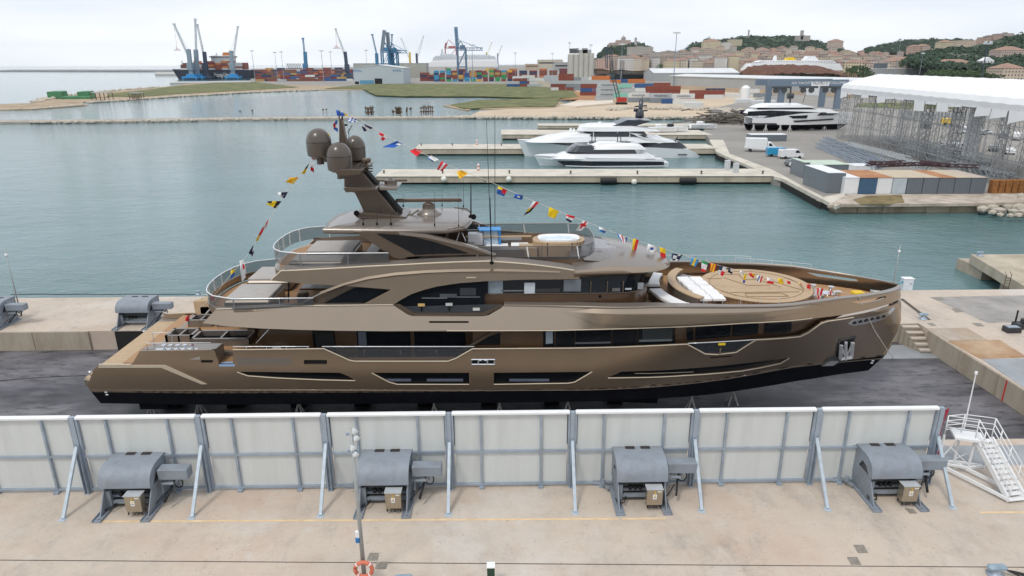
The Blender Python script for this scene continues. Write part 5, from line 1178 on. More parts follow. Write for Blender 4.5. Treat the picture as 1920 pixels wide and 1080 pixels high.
line('flag_line','long string of coloured signal flags from the mast down to the bow',fore,[(641,208),(668,220),(700,239),(735,260),(790,286),(840,310),(880,325),(940,350),(1000,377),(1060,401),(1120,424),(1180,447),(1240,465),(1300,484),(1360,501),(1420,516),(1480,528),(1530,539),(1600,552)],Yc,Yc-1.0)
line('flag_line','shorter string of coloured signal flags from the mast down to the stern',aft,[(638,212),(622,245),(600,278),(578,310),(553,338),(530,368),(505,412),(485,445),(470,470),(455,490),(437,510),(402,553),(352,598)],Yc,Yc-2.0)
# ================= harbour: piers, yard, shore =================
ZL=-1.2
def poly(name,mat,pts,z1,z0=None,kind='structure',zg=None,**k):
    p=[G(a,b,z1 if zg is None else zg) for a,b in pts]; m=MB(); m.prism([(v.x,v.y) for v in p],ZW-.6 if z0 is None else z0,z1); return tag(m.build(name,mat,**k),kind=kind)
def pier(name,l,r,depthpx,z1):
    a=G(l[0],l[1],z1); b=G(r[0],r[1],z1); b.y=a.y-(a.y-b.y)*.5; c=G(l[0]+4,depthpx,z1); dy=c.y-a.y
    m=MB(); m.prism([(a.x,a.y),(b.x,b.y),(b.x,b.y+dy),(a.x,a.y+dy)],ZW+.38,z1-.06); o=tag(m.build(name,pierm),kind='structure')
    m=MB(); m.prism([(a.x-.15,a.y-.15),(b.x+.1,b.y-.15),(b.x+.1,b.y+dy+.1),(a.x-.15,a.y+dy+.1)],z1-.05,z1); tag(m.build(name+'_top',topm),kind='structure')
    m=MB(); m.prism([(a.x+.3,a.y+.4),(b.x,b.y+.4),(b.x,b.y+dy),(a.x+.3,a.y+dy)],ZW-.3,ZW+.37); tag(m.build(name+'_shade_block',darkm),kind='structure')  # near-black block paints in the shade below the pier edge
    return a,b,dy
pa_,pb_,pdy=pier('pier_front',(705,330.5),(1470,333.5),317.5,-.6)
pier('pier_middle',(778,279),(1352,281),270.5,-.5)
pier('pier_back',(941,252),(1345,256),243,-.6)
pier('jetty_far',(1010,235.5),(1350,237.5),231.5,-.8)
asph=M('yard_ground',(.26,.245,.225),rough=.85,var=.15,scale=.06,stain=(.04,(.36,.33,.29),.6))
def yard():
    pts=[(1450,331),(1470,334),(1541,371),(1575,375),(1700,374),(1835,372),(2080,376),(2400,420),(2500,150),(1900,142),(1560,150),(1330,205),(1335,216),(1380,224),(1372,232),(1330,233),(1318,246),(1335,266),(1350,285),(1372,291)]
    poly('yard',asph,pts,-.62)
yard()
# apron along the basin
for pts in ([(1330,262),(1356,262),(1368,288),(1448,318),(1545,370),(1541,373),(1466,334),(1452,331),(1360,292),(1343,284)],[(1541,372.5),(1545,369),(1584,361),(1584,380),(1567,386)]):
    poly('apron',topm,pts,-.585,z0=-1.15)
for (a,b),(c,d),n in (((1345,286),(1450,328),9),((1470,335),(1541,373),7)):
    for k in range(n):
        u=(k+.5)/n; p=G(a+(c-a)*u,b+(d-b)*u,-.6); q=MB(); q.bb(p.x-.1,p.x+1.1,p.y-.2,p.y+.9,ZW-.5,-1.15); tag(q.build('quay_pile',wallm),kind='structure')
lw=M('block_wall',(.50,.43,.32),rough=.9,var=.14,scale=.3,bump=.3,bscale=2,stain=(.4,(.26,.20,.12),.8),stretch=(1,1,.3))
xs=[1545,1567,1607,1654,1735,1782,1836]
for i in range(1,6):
    a=G(xs[i],398.5,ZW); b=U(xs[i+1],398,a.y); q=MB(); q.bb(a.x+.04,b.x-.04,a.y,a.y+2.6,ZW-.3,-.75); tag(q.build('low_sea_wall',lw,bevel=.08),'low concrete block of the sea wall, %s from its left end'%ORD[i-1],'sea wall','sea wall blocks')
sandm=M('sand',(.56,.46,.34),rough=.95,var=.14,scale=.05,bump=.3,bscale=1,stain=(.03,(.42,.30,.19),.7))
earth=M('earth',(.40,.31,.21),rough=.95,var=.2,scale=.1,stain=(.08,(.22,.17,.10),.8))
poly('slab_bank',M('bank_slabs',(.50,.43,.36),rough=.9,var=.2,scale=.35,stain=(.5,(.26,.21,.15),.8)),[(1552,384),(1572,383),(1836,381),(1925,379),(1925,362),(1690,364),(1590,364)],-.56,z0=-1.0)
poly('dry_grass_patch',M('dry_grass',(.20,.155,.07),rough=1,var=.4,scale=.6,bump=.6,bscale=6),[(1600,374),(1625,367),(1690,365),(1696,379),(1660,383),(1612,382)],-.5,z0=-.6,kind='stuff')
# rocks: big ones one by one
rockm=M('rock_pale',(.50,.45,.38),rough=.9,var=.2,scale=.8,bump=.4,bscale=4,stain=(.7,(.30,.25,.19),.7))
def rockmesh(mb,c,s,seed):
    r=random.Random(seed); bm=bmesh.new(); bmesh.ops.create_icosphere(bm,subdivisions=1,radius=1)
    for v in bm.verts: v.co*=r.uniform(.75,1.15)
    mm=Matrix.Rotation(r.uniform(0,6),3,'Z'); mb.add([(mm@v.co)*s*1.0 if False else Vector((v.co.x*s*1.2,v.co.y*s,v.co.z*s*.75))+Vector(c) for v in bm.verts],[tuple(v.index for v in f.verts) for f in bm.faces]); bm.free()
rk=[(1841,399,10),(1857,396,12),(1872,402,11),(1886,395,13),(1899,404,9),(1910,396,14),(1918,405,9),(1838,391,8),(1850,386,9),(1866,388,8),(1880,384,10),(1895,386,12),(1912,384,12),(1924,390,12),(1860,405,7),(1875,410,6),(1893,411,7),(1908,410,7),(1940,400,14),(1935,385,12)]
pos=['beside the sea wall end','second from the sea wall','pale and low','broad one in the middle','round one by the water','large one near the right edge','at the right edge by the water','darker, touching the wall','behind the wall end','in the second row','upper middle','upper row, wide','upper row near the edge','right edge, upper','smallest at the waterline left','small at the waterline','small at the waterline middle','small at the waterline right','partly cut by the frame','far corner, cut by the frame']
for i,(px,py,s) in enumerate(rk):
    p=G(px,py,-1.9); m=MB(); rockmesh(m,(0,0,0),s/1265*112*.95,i); o=m.build('boulder',rockm,smooth=False,bevel=.06); o.location=(p.x,p.y,-1.35 if py>393 else -.7); tag(o,'pale boulder at lower right of the yard, '+pos[i],'boulder','boulders of the rock bank')
# far shore land
poly('sand_shore',sandm,[(880,217),(1000,219.5),(1180,220),(1335,220),(1420,226),(1500,190),(1500,165),(1100,160),(1075,172),(1060,182),(1085,187),(1060,195),(1040,203),(950,205),(900,208)],-1.5)
poly('land',asph,[(470,158),(600,160),(700,163),(960,166),(1120,190),(1500,205),(2900,230),(5200,130),(5200,118.4),(1100,120.5),(640,126),(470,129)],-1.62)
grassm=M('marsh_grass',(.115,.135,.045),rough=1,var=.45,scale=.12,bump=.8,bscale=2,stain=(.06,(.24,.19,.09),.75))
grassd=M('scrub_green',(.05,.075,.025),rough=1,var=.4,scale=.3,bump=.5,bscale=2)
poly('spit',earth,[(-60,206.5),(60,204.5),(160,197),(152,191),(230,188),(330,181),(480,172.5),(600,168.5),(700,167.5),(700,160),(470,152),(370,155),(300,163.5),(230,169),(165,175),(95,184),(60,193),(-60,197)],-1.7)
poly('spit_grass',grassm,[(200,181),(262,181),(330,176),(480,168),(560,163),(480,153.5),(400,155.5),(330,161),(262,170),(205,175)],-1.4,z0=-1.69,kind='stuff')
poly('marsh_grass',grassm,[(692,172),(705,178),(760,180),(900,180),(1000,183),(1040,183),(1075,183),(1120,182),(1085,172),(1050,166),(960,157),(700,157),(640,162),(610,166),(680,166)],-1.25,z0=-1.7,kind='stuff')
poly('marsh_grass',grassm,[(845,196),(870,203),(960,200),(1040,199),(1045,193),(1050,184),(980,185),(900,187)],-1.4,z0=-2.0,kind='stuff')
poly('mud_bank',earth,[(832,198),(878,207),(885,203),(960,206),(1045,205),(1060,195),(1050,190),(900,189)],-1.8)
poly('red_earth',M('red_earth',(.38,.19,.09),rough=1,var=.2,scale=.2),[(1045,186),(1120,186),(1122,175),(1095,171),(1075,172),(1085,182)],-1.2,z0=-1.6)
poly('sand_heap',M('sand_pale',(.66,.58,.48),rough=.95,var=.08,scale=.2),[(1050,196),(1075,192),(1150,187),(1150,193),(1080,199)],-.6,z0=-1.5)
# stone causeway
def rockline(name,pts,n,s,z,label=None,j=1.2,mat=None):
    r=random.Random(len(pts)*7+n); m=MB(); W_=[G(a,b,z) for a,b in pts]; L=[(W_[i+1]-W_[i]).length for i in range(len(W_)-1)]; T=sum(L)
    for k in range(n):
        d=r.uniform(0,T); i=0
        while d>L[i]: d-=L[i]; i+=1
        p=W_[i].lerp(W_[i+1],d/L[i]); ss=s*r.uniform(.5,1.3); rockmesh(m,(p.x+r.uniform(-j,j),p.y+r.uniform(-j,j),z+r.uniform(-.2,.35)*s),ss,k)
    return tag(m.build(name,mat or rockm),kind='stuff')
poly('causeway',M('causeway_stone',(.36,.33,.29),rough=.95,var=.2,scale=.3),[(-80,230),(0,229),(200,228),(480,223),(860,220.5),(860,218),(480,219),(200,223.5),(0,224.5),(-80,225)],-1.5)
rockline('causeway_rocks',[(60,229.5),(200,228.5),(480,223.5),(860,220.5),(1000,220.5)],900,.75,-1.7)
rockline('shore_rocks',[(860,219.5),(1000,221),(1180,221.5),(1335,221)],500,.9,-1.7)
rockline('shore_rocks',[(1320,205),(1370,206),(1395,213),(1420,220),(1350,222)],260,1.1,-1.2,j=7)
rockline('spit_rocks',[(-60,206),(60,204.5),(160,197)],120,.9,-2.0); rockline('spit_rocks',[(160,193),(240,188),(330,181.5),(480,173),(600,169)],350,1.0,-1.9,j=2)
rockline('spit_rocks',[(60,193),(95,184),(165,175),(230,169),(300,163.5)],160,1.4,-1.7,j=3)
rockline('breakwater_rocks',[(5,134),(320,134.5)],500,5,-2,j=14,mat=M('breakwater_grey',(.26,.28,.29),rough=.95,var=.2,scale=.02))
poly('breakwater',M('breakwater_grey',(.26,.28,.29)),[(0,134.5),(330,135),(330,132.5),(20,132.3)],2.0,zg=-2)
poly('mole',M('mole_concrete',(.42,.42,.40),rough=.9),[(291,142),(330,142),(480,141),(480,137),(292,137)],1.2,zg=-2)
poly('quay_ship',M('mole_concrete',(.42,.42,.40)),[(318,156),(470,153.5),(470,151),(322,153)],-.9)
for (a,b),(c,d) in (((1343,285.5),(1452,330)),((1466,334.5),(1541,373.5))):
    p=G(a,b,-.6)+Vector((-.1,-.12,0)); q_=G(c,d,-.6)+Vector((-.1,-.12,0)); p.z=q_.z=-1.75; m=MB(); m.bar(p,q_,.12,1.15); tag(m.build('quay_shade_strip',darkm),kind='structure')  # near-black bar before the wall, painted shade under the apron
# ---------------- small pier things ----------------
for px,lb in ((1141,'black cylindrical fender on the front pier wall, left one'),(1290,'black cylindrical fender on the front pier wall, right one')):
    yw_=pa_.y+(pb_.y-pa_.y)*(U(px,339,pa_.y).x-pa_.x)/(pb_.x-pa_.x)-.85; p=U(px,339,yw_); m=MB(); m.tube([(p.x-1.5,yw_,p.z),(p.x-1.3,yw_,p.z),(p.x+1.3,yw_,p.z),(p.x+1.5,yw_,p.z)],.62,18); m.v=[(a,b_,c) for a,b_,c in m.v]; o=m.build('pier_fender',blackm,smooth=True); tag(o,lb,'fender','black fenders on the pier')
for px,py,lb in ((832,336,'white round buoy fender on the pier wall, leftmost'),(954,336,'white round buoy fender on the pier wall, middle'),(1189,341,'white round buoy fender between the two black fenders')):
    yw_=pa_.y+(pb_.y-pa_.y)*(U(px,339,pa_.y).x-pa_.x)/(pb_.x-pa_.x)-.75; p=U(px,py,yw_); m=MB(); m.lathe((p.x,p.y,p.z),[(.55*math.cos(a),.55*math.sin(a)) for a in (R(-85+17*k) for k in range(11))],16); o=m.build('buoy_fender',M('buoy_white',(.72,.70,.62),rough=.5),smooth=True); tag(o,lb,'buoy','white buoy fenders')
for i,px in enumerate((720,830,955,1070,1195,1315,1430)):
    p=G(px,325 if px<1000 else 326,-.6); t=thing('bollard','small dark bollard on the front pier, %s from the left'%ORD[i],'bollard',(p.x,p.y,-.6),'bollards on the front pier'); m=MB(); m.lathe((0,0,0),[(.25,0),(.14,.1),(.14,.4),(.28,.5),(.2,.6)],10); m.build('post',winchd,t)
for i,px in enumerate((790,848,940)):
    p=G(px,273,-.5); t=thing('bollard','small dark bollard on the middle pier, %s from the left'%ORD[i],'bollard',(p.x,p.y,-.5),'bollards on the middle pier'); m=MB(); m.lathe((0,0,0),[(.25,0),(.14,.1),(.14,.4),(.28,.5),(.2,.6)],10); m.build('post',winchd,t)
for (px,py,z,lb) in ((897,320,-.6,'orange and white marker post on the front pier'),(894,272,-.5,'orange marker post on the middle pier')):
    p=G(px,py,z); t=thing('marker_post',lb,'marker post',(p.x,p.y,z)); m=MB()
    for k in (0,2): m.cyl((0,0,.35*k),.22,.35,10)
    m.build('orange_band',M('marker_orange',(.60,.22,.12),rough=.6),t); m=MB()
    for k in (1,3): m.cyl((0,0,.35*k),.21,.35,10)
    m.build('white_band',whitem,t)
for px,py,lb in ((1363,318,'grey service box on the front pier, left of two'),(1379,324,'grey service box on the front pier, right of two'),(1492,323,'grey service box at the yard corner')):
    p=G(px,py,-.6); m=MB(); m.cbox((p.x,p.y,.35),(1.0,.8,1.9),.06); tag(m.build('service_box',M('box_grey',(.50,.52,.54),rough=.5)),lb,'service box','grey service boxes')
# ruined dolphins in the basin
rust2=M('rusty_steel',(.12,.07,.04))
for px,py,w_,h_,lb in ((693,216,12,18,'rusty pile cluster in the basin, left'),(748,214,8,14,'grey ruined pile in the middle of the basin'),(801,215,20,18,'rusty pile cluster in the basin, right')):
    p=G(px,py,-2); t=thing('pile_cluster',lb,'pile cluster',(p.x,p.y,-2)); sc=(p-CAM).length/F; W_=w_*sc; H_=h_*sc*.95
    r=random.Random(px)
    for k in range(7):
        x_=W_*(k/6-.5); y_=r.uniform(-1.5,1.5); hh=H_*r.uniform(.75,1.05); m=MB(); m.bar((x_,y_,0),(x_,y_,hh),.38); m.bar((x_-.8,y_,hh*.8),(x_+.8,y_,hh*.8),.3); m.bar((x_-.9,y_,hh*.35),(x_+.9,y_,hh*.35),.3); m.build('pile',rust2,t)
for i,(px,py,w_,h_) in enumerate(((606,207,3,2.5),(612,207,2,3),(450,209,4,1.5),(737,212,4,5),(763,211,3,9),(770,206,4,4),(473,209,2,3))):
    p=G(px,py,-2); sc=(p-CAM).length/F; m=MB(); m.box((p.x,p.y,-2+h_*sc/2),(w_*sc,1,h_*sc),ry=.15); tag(m.build('broken_pile',rust2,bevel=.1),'small dark broken pile poking out of the basin, %s of seven'%ORD[i],'broken pile','broken piles in the basin')
# ---------------- green sheds on the spit ----------------
grs=M('green_tarp',(.06,.20,.09),rough=.7,var=.15,scale=.2)
for i,(x0_,x1_,y0_,y1_) in enumerate(((89,114,171,182),(146,165,171,184),(114,168,180,186))):
    Yd=G(120,186,-1.7).y+(i<2)*6; a=U(x0_,y1_,Yd); b=U(x1_,y0_,Yd); m=MB(); m.add([(a.x,Yd,-1.7),(b.x,Yd,-1.7),(b.x,Yd+8,-1.7),(a.x,Yd+8,-1.7),(a.x,Yd,b.z-.4),(b.x,Yd,b.z-.4),(b.x-1,Yd+8,b.z),(a.x+1,Yd+8,b.z)],[(3,2,1,0),(4,5,6,7),(0,1,5,4),(1,2,6,5),(2,3,7,6),(3,0,4,7)])
    tag(m.build('green_barge',grs,bevel=.1),'green %s on the left spit'%['hull plate, left of two','hull plate, right of two','long low barge deck'][i],'barge','green barge pieces')
for i,(x0_,x1_,y0_,y1_) in enumerate(((172,202,174,185),(242,260,169,179))):
    Yd=G(200,188,-1.7).y; t=thing('open_frame','dark open steel frame with pale roof on the left spit, %s'%('longer one' if i==0 else 'right one'),'steel frame',(U(x0_,y1_,Yd).x,Yd,-1.7)); sc=U(x1_,y0_,Yd)-U(x0_,y1_,Yd)
    m=MB()
    for k in range(5):
        for d in (0,5): m.bar((sc.x*k/4,d,0),(sc.x*k/4,d,sc.z+.9),.3)
    m.bar((0,0,sc.z*.5),(sc.x,0,sc.z*.5),.25); m.build('frame',rust2,t); m=MB(); m.bb(0,sc.x,0,5,sc.z+.9,sc.z+1.3); m.build('roof',M('roof_grey',(.40,.41,.42),rough=.7),t)
# ================= white yachts =================
ww=M('gelcoat_white',(.80,.81,.82),rough=.18,var=.02,coat=.4); navy=M('charcoal_paint',(.035,.042,.055),rough=.3,coat=.3); wglass=M('yacht_glass',(.012,.015,.02),rough=.05,spec=.8)
class Boat:
    def __init__(s,name,label,Yb,bow,stern,beam,zw,dirr=-1):
        "bow/stern: (px,py) of the hull ends at the near-side depth; dirr -1 = bow to the left"
        s.t=thing(name,label,'yacht',(U((bow[0]+stern[0])/2,300,Yb).x,Yb,zw)); s.Yb=Yb; s.X0=U(bow[0],bow[1],Yb).x; s.X1=U(stern[0],stern[1],Yb).x; s.B=beam/2; s.zw=zw
    def b(s,x):
        u=(x-s.X0)/(s.X1-s.X0); u=max(0,min(1,u)); return s.B*min(1,(u/.42)**.62 if u<.42 else 1)*(1 if u<.85 else 1-(u-.85)*.5)
    def put(s,m,name,mat,par=None,**k):
        p=s.t.location; m.v=[(a-p.x,b-p.y,c-p.z) for a,b,c in m.v]; return m.build(name,mat,par or s.t,**k)
    def hull(s,top,zb,mat,keel=None,rake=.04,name='hull'):
        "top: px,py list of the near sheer line"
        P=[]
        for px,py in top:
            Y_=s.Yb
            for _ in range(6): p=U(px,py,Y_); Y_=s.Yb-s.b(p.x)
            P.append((p.x,p.z))
        P.sort(); rows=[]; n=40; L=s.X1-s.X0
        for i in range(n+1):
            u=i/n; x=s.X0+L*u; zt_=interp(P,x); bt=s.b(x)+.02; xb=s.X0+L*(rake+(1-rake)*u); bw_=bt*(.45+.5*min(1,u*2.0)); 
            zk=zb if keel is None else keel
            r_=[(x,-bt,zt_),(x*.5+xb*.5,-(bt+bw_)/2,(zt_+zb)/2),(xb,-bw_,zb)]
            if keel is not None: r_+= [(xb,-bw_*.5,(zb+keel)/2-.1)]
            rows.append([(a,s.Yb+b_,c) for a,b_,c in r_]+[(xb if keel is not None else xb,s.Yb,zk)]+[(a,s.Yb-b_,c) for a,b_,c in r_[::-1]])
        m=MB(); m.grid(rows); nn=len(rows[0]); m.f.append(tuple(range(n*nn,n*nn+nn)))
        dk=[(r_[0],r_[-1]) for r_ in rows]; 
        h=s.put(m,name,mat,autosm=40)
        m=MB(); m.grid([[a,(a[0],s.Yb,a[2]+.15),b_] for a,b_ in [(Vector(p)-Vector((0,0,.12)),Vector(q)-Vector((0,0,.12))) for p,q in dk]],flip=True); s.put(m,'deck',ww); return h
    def tier(s,px,py,bf,mat,name,sl=(1.0,.5),par=None,up=.0,nose=True):
        "closed deckhouse block: px=(left,right) py=(bottom,top) at near side, bf = half width"
        Yn=s.Yb-bf; a=U(px[0],py[0],Yn); b=U(px[1],py[0],Yn); c=U(px[0],py[1],Yn)
        z0,z1=a.z,c.z; x0,x1=a.x,b.x
        def ringp(x0,x1,bb): 
            r=min(bb*1.5,(x1-x0)*.3); P=[]
            for k in range(9): t_=math.pi/2*k/8; P.append((x0+r*(1-math.cos(t_)**.9) if True else 0,-bb*(math.sin(t_)**.7)))
            P=[(x0+r*(1-math.sin(t_)),-bb*(math.cos(t_)**.7 if math.cos(t_)>0 else 0)) for t_ in (math.pi/2*(1-k/8) for k in range(9))]
            P=[(x0+r*(1-math.cos(math.asin(min(1,k/8)))),-bb*(k/8)**.6) for k in range(9)]
            P+=[(x1-.3,-bb),(x1,-bb*.9),(x1,bb*.9),(x1-.3,bb)]+[(p[0],-p[1]) for p in P[::-1][:-1]]
            return P
        A=ringp(x0,x1,bf); Bq=ringp(x0+sl[0],x1-sl[1],bf*.94)
        m=MB(); n=len(A); m.add([(x_,s.Yb+y,z0) for x_,y in A]+[(x_,s.Yb+y,z1) for x_,y in Bq]+[(x_,s.Yb+y*.6,z1+up) for x_,y in [(x_*.8+.2*(x0+x1)/2,y) for x_,y in Bq]],[(i,(i+1)%n,n+(i+1)%n,n+i) for i in range(n)]+[(n+i,n+(i+1)%n,2*n+(i+1)%n,2*n+i) for i in range(n)]+[tuple(range(2*n,3*n)),tuple(range(n))[::-1]])
        return s.put(m,name,mat,par=par,autosm=40)
    def strip(s,pts,name,mat,bfn,off=.06,par=None):
        "flat side plate from px outline at half breadth function"
        out=[]
        for px,py in pts:
            Y_=s.Yb
            for _ in range(6): p=U(px,py,Y_); Y_=s.Yb-bfn(p.x)
            out.append((p.x,p.z))
        m=MB(); m.sheet(out,[],lambda x,z:s.Yb-bfn(x)-off,step=2.0,zstep=1.5,mirror=s.Yb); return s.put(m,name,mat,par=par,solid=.05)
Ya=G(1100,297,-2.2).y+5.0
b=Boat('white_yacht','large white yacht with charcoal sloping mast roof, moored behind the smaller one',Ya,(970,262),(1319,298),10.5,-2.2)
b.hull([(970,261),(1000,264),(1050,266),(1100,271),(1160,276),(1230,277),(1290,280),(1302,284),(1319,299)],-2.25,ww)
b.strip([(1000,263),(1060,266),(1120,272),(1120,276),(1060,272),(1025,268)],'window_band',wglass,b.b,off=.1)
b.strip([(1271,289),(1288,289),(1288,291),(1271,291)],'hull_window',wglass,b.b,off=.12)
b.tier((985,1215),(268,258),4.3,ww,'foredeck_house',(5,1)); b.tier((1015,1150),(259,251.5),3.6,ww,'upper_foredeck',(6,2),up=.2)
b.tier((1090,1215),(256,246),4.0,wglass,'wheelhouse_glass',(1.5,1)); b.tier((1086,1238),(247,239),4.5,ww,'bridge_roof',(.5,6),up=.6)
b.tier((1200,1290),(278,266),4.0,navy,'aft_glass',(2,2)); b.tier((1150,1272),(268,259),4.6,ww,'aft_deck',(3,5))
b.strip([(1180,249),(1200,251),(1230,262),(1255,266),(1235,269),(1210,262)],'side_wing',ww,lambda x:4.5); b.strip([(1196,252),(1206,253),(1216,258),(1206,257)],'wing_window',wglass,lambda x:4.55)
b.tier((1215,1245),(262,258),3.2,ww,'sun_awning',(.3,.3))
m=MB(); 
for s_ in (-1,1):
    A=[U(1135,236,Ya),U(1170,223,Ya),U(1218,224,Ya),U(1196,232,Ya),U(1160,240,Ya)]
m.xz([(p.x,p.z) for p in [U(1130,237,Ya),U(1150,232,Ya),U(1172,222.5,Ya),U(1219,224,Ya),U(1190,233,Ya),U(1165,240,Ya)]],Ya-3.6,Ya+3.4); b.put(m,'sloping_roof',navy,bevel=.1)
m=MB(); 
for (a,c_,r_) in (((1199,222),(1203,186),.55),((1190,200),(1213,198),.18),((1188,208),(1214,207),.2),((1192,203),(1192,208),.5),((1204,186),(1204,178),.08)): m.tube([U(*a,Ya),U(*c_,Ya)],r_,8)
p=U(1199,221,Ya); m.lathe((p.x,p.y,p.z),[(1.0,0),(1.1,.5),(1.0,1.6),(.5,2.2)],12); b.put(m,'mast',navy,smooth=True)
m=MB(); 
for px,a,c_ in ((1113,266,248),(1181,260,244),(1158,262,248)): m.tube([U(px,a,Ya-4),U(px,c_,Ya-4)],.12,5)
for px,py in ((1070,251),(1076,252)): p=U(px,py,Ya-1); m.lathe((p.x,p.y,p.z),[(.4,0),(.5,.6),(.2,1.4)],8)
p=U(1125,236,Ya-1); m.lathe((p.x,p.y,p.z),[(.9,0),(.6,.4),(.5,1.0)],8); b.put(m,'deck_gear',ww)
m=MB(); m.tube([U(1262,270,Ya-3),U(1271,256,Ya-3)],.15,5); b.put(m,'crane_post',navy)
Yb2=G(1100,316,-2.2).y+5.5
b=Boat('white_yacht','smaller white yacht with grey wheelhouse moored along the front pier',Yb2,(1002,292),(1246,303),9.0,-2.2)
b.hull([(1002,291),(1010,291),(1060,294),(1150,296),(1200,297),(1245,305)],-2.25,ww)
b.strip([(1044,302),(1080,302),(1180,303),(1245,303),(1245,311),(1180,311),(1060,311)],'window_band',wglass,b.b,off=.08)
b.strip([(1060,310),(1246,310),(1246,311.6),(1060,311.6)],'rub_rail',ww,b.b,off=.14); b.strip([(1000,294),(1120,298.5),(1246,299.5),(1246,302),(1120,302),(1040,300)],'bulwark_band',ww,b.b,off=.12)
b.tier((1032,1234),(299,290),4.2,ww,'main_deckhouse',(3,2)); b.tier((1064,1196),(290,278),3.7,wglass,'wheelhouse_glass',(1,1)); b.tier((1064,1120),(286,273.5),3.75,navy,'grey_cowl',(2.0,1)); b.tier((1090,1212),(281,274),3.9,ww,'upper_roof',(4,1.0),up=.4)
b.tier((1098,1185),(274,268.5),2.6,ww,'flybridge',(2,3),up=.2); b.tier((1105,1122),(268.5,266),1.5,navy,'sunbed',(.2,.2)); b.tier((1165,1184),(268,266.5),1.5,navy,'sunbed',(.2,.2))
m=MB()
for px,a,c_ in ((1110,267,249),(1116,267,251),(1158,270,250),(1164,270,256)): m.tube([U(px,a,Yb2),U(px,c_,Yb2)],.11,5)
b.put(m,'antenna',navy)
m=MB()
for k in range(9): px=1195+k*6; m.tube([U(px,312,Yb2-4.3),U(px,305,Yb2-4.3)],.05,4)
m.tube([U(1195,305,Yb2-4.3),U(1245,305,Yb2-4.3)],.06,4); b.put(m,'aft_rail',chrome)
Yc3=G(1480,246,-.6).y+4
b=Boat('white_yacht','white yacht with black antifouling standing on stands in the yard',Yc3,(1598,216),(1402,232),7.6,-.6)
b.b=lambda x,s=b: s.B*min(1,(max(0,(x-s.X0)/(s.X1-s.X0))/.4)**.62)
zz=U(1470,236,Yc3-3.5).z
# bow to the right: mirrored table
def hullR(s,top,zb,keel):
    P=[]
    for px,py in top:
        Y_=s.Yb
        for _ in range(6): p=U(px,py,Y_); Y_=s.Yb-s.b(p.x)
        P.append((p.x,p.z))
    P.sort(); rw=[];rb=[]
    for i in range(31):
        u=i/30; x=s.X0+(s.X1-s.X0)*u; zt_=interp(P,x); bt=s.b(x)+.02; bw_=bt*(.5+.45*min(1,u*2)); xb=x-(1-u)*1.0
        rw.append([(x,s.Yb-bt,zt_),(xb,s.Yb-bw_,zb),(xb,s.Yb+bw_,zb),(x,s.Yb+bt,zt_)]); rb.append([(xb,s.Yb-bw_,zb-.01),(xb-(1-u)*2,s.Yb-bw_*.5,keel+.5),(xb-(1-u)*3,s.Yb,keel),(xb-(1-u)*2,s.Yb+bw_*.5,keel+.5),(xb,s.Yb+bw_,zb-.01)])
    m=MB(); m.grid(rw,flip=True); m.grid([[r_[3],r_[0]] for r_ in rw]); m.f.append(tuple(len(m.v)-1-k for k in range(0)) or (0,1,2)); s.put(m,'hull',ww,autosm=40); m=MB(); m.grid(rb,flip=True); s.put(m,'antifouling',blackh,autosm=40)
hullR(b,[(1402,222),(1440,221),(1500,213),(1560,209),(1598,211)],U(1470,234,Yc3-3.5).z,U(1470,245,Yc3-3).z)
b.strip([(1402,209),(1445,207),(1560,211),(1575,212),(1560,216),(1500,217),(1402,217)],'window_band',wglass,lambda x,bb=b:min(3.5,bb.b(x)+.02),off=.1)
b.tier((1402,1575),(213,206),3.3,ww,'main_deckhouse',(1,3)); b.tier((1425,1535),(206,200),2.8,wglass,'upper_glass',(1,4)); b.tier((1412,1530),(202,197),3.0,ww,'upper_roof',(2,4),up=.4)
b.strip([(1487,226),(1562,222),(1563,225),(1490,229)],'hull_window',wglass,b.b,off=.1); b.strip([(1402,231),(1455,231),(1458,234),(1402,234)],'hull_window',wglass,b.b,off=.1)
b.strip([(1478,217.5),(1515,216),(1512,222),(1487,222)],'side_opening',wglass,b.b,off=.09)
m=MB(); m.tube([U(1481,198,Yc3),U(1483,162,Yc3)],.28,6); m.tube([U(1477,180,Yc3),U(1487,180,Yc3)],.9,10); m.tube([U(1505,193,Yc3),U(1512,170,Yc3)],.1,4); b.put(m,'mast',navy)
for i,px in enumerate((1412,1435,1462,1480,1502,1522,1545)):
    p=G(px,247 if px<1500 else 244,-.6); t=thing('jack_stand','pale prop under the white yacht in the yard, %s from the left'%ORD[i],'jack stand',(p.x,p.y,-.6),'props under the yard yacht'); m=MB(); m.bar((0,0,0),(0,0,2.2),.35); m.bar((-.8,0,0),(0,0,1.6),.15); m.bar((.8,0,0),(0,0,1.6),.15); m.build('prop',jm,t)
# ================= text helper =================
def text_mesh(s,h,name,mat,parent,loc,rx=math.pi/2,rz=0.0,wd=None,align='CENTER'):
    cu=bpy.data.curves.new('t','FONT'); cu.body=s; cu.size=h; cu.align_x=align; cu.extrude=.0
    to=bpy.data.objects.new('t',cu); S.collection.objects.link(to); bpy.context.view_layer.update()
    me=bpy.data.meshes.new_from_object(to.evaluated_get(bpy.context.evaluated_depsgraph_get())); bpy.data.objects.remove(to)
    me.materials.clear(); me.materials.append(mat); o=bpy.data.objects.new(name,me); S.collection.objects.link(o); o.parent=parent
    if wd: 
        xs=[v.co.x for v in me.vertices]; k=wd/(max(xs)-min(xs)); 
        for v in me.vertices: v.co.x*=k
    o.location=loc; o.rotation_euler=(rx,0,rz); return o
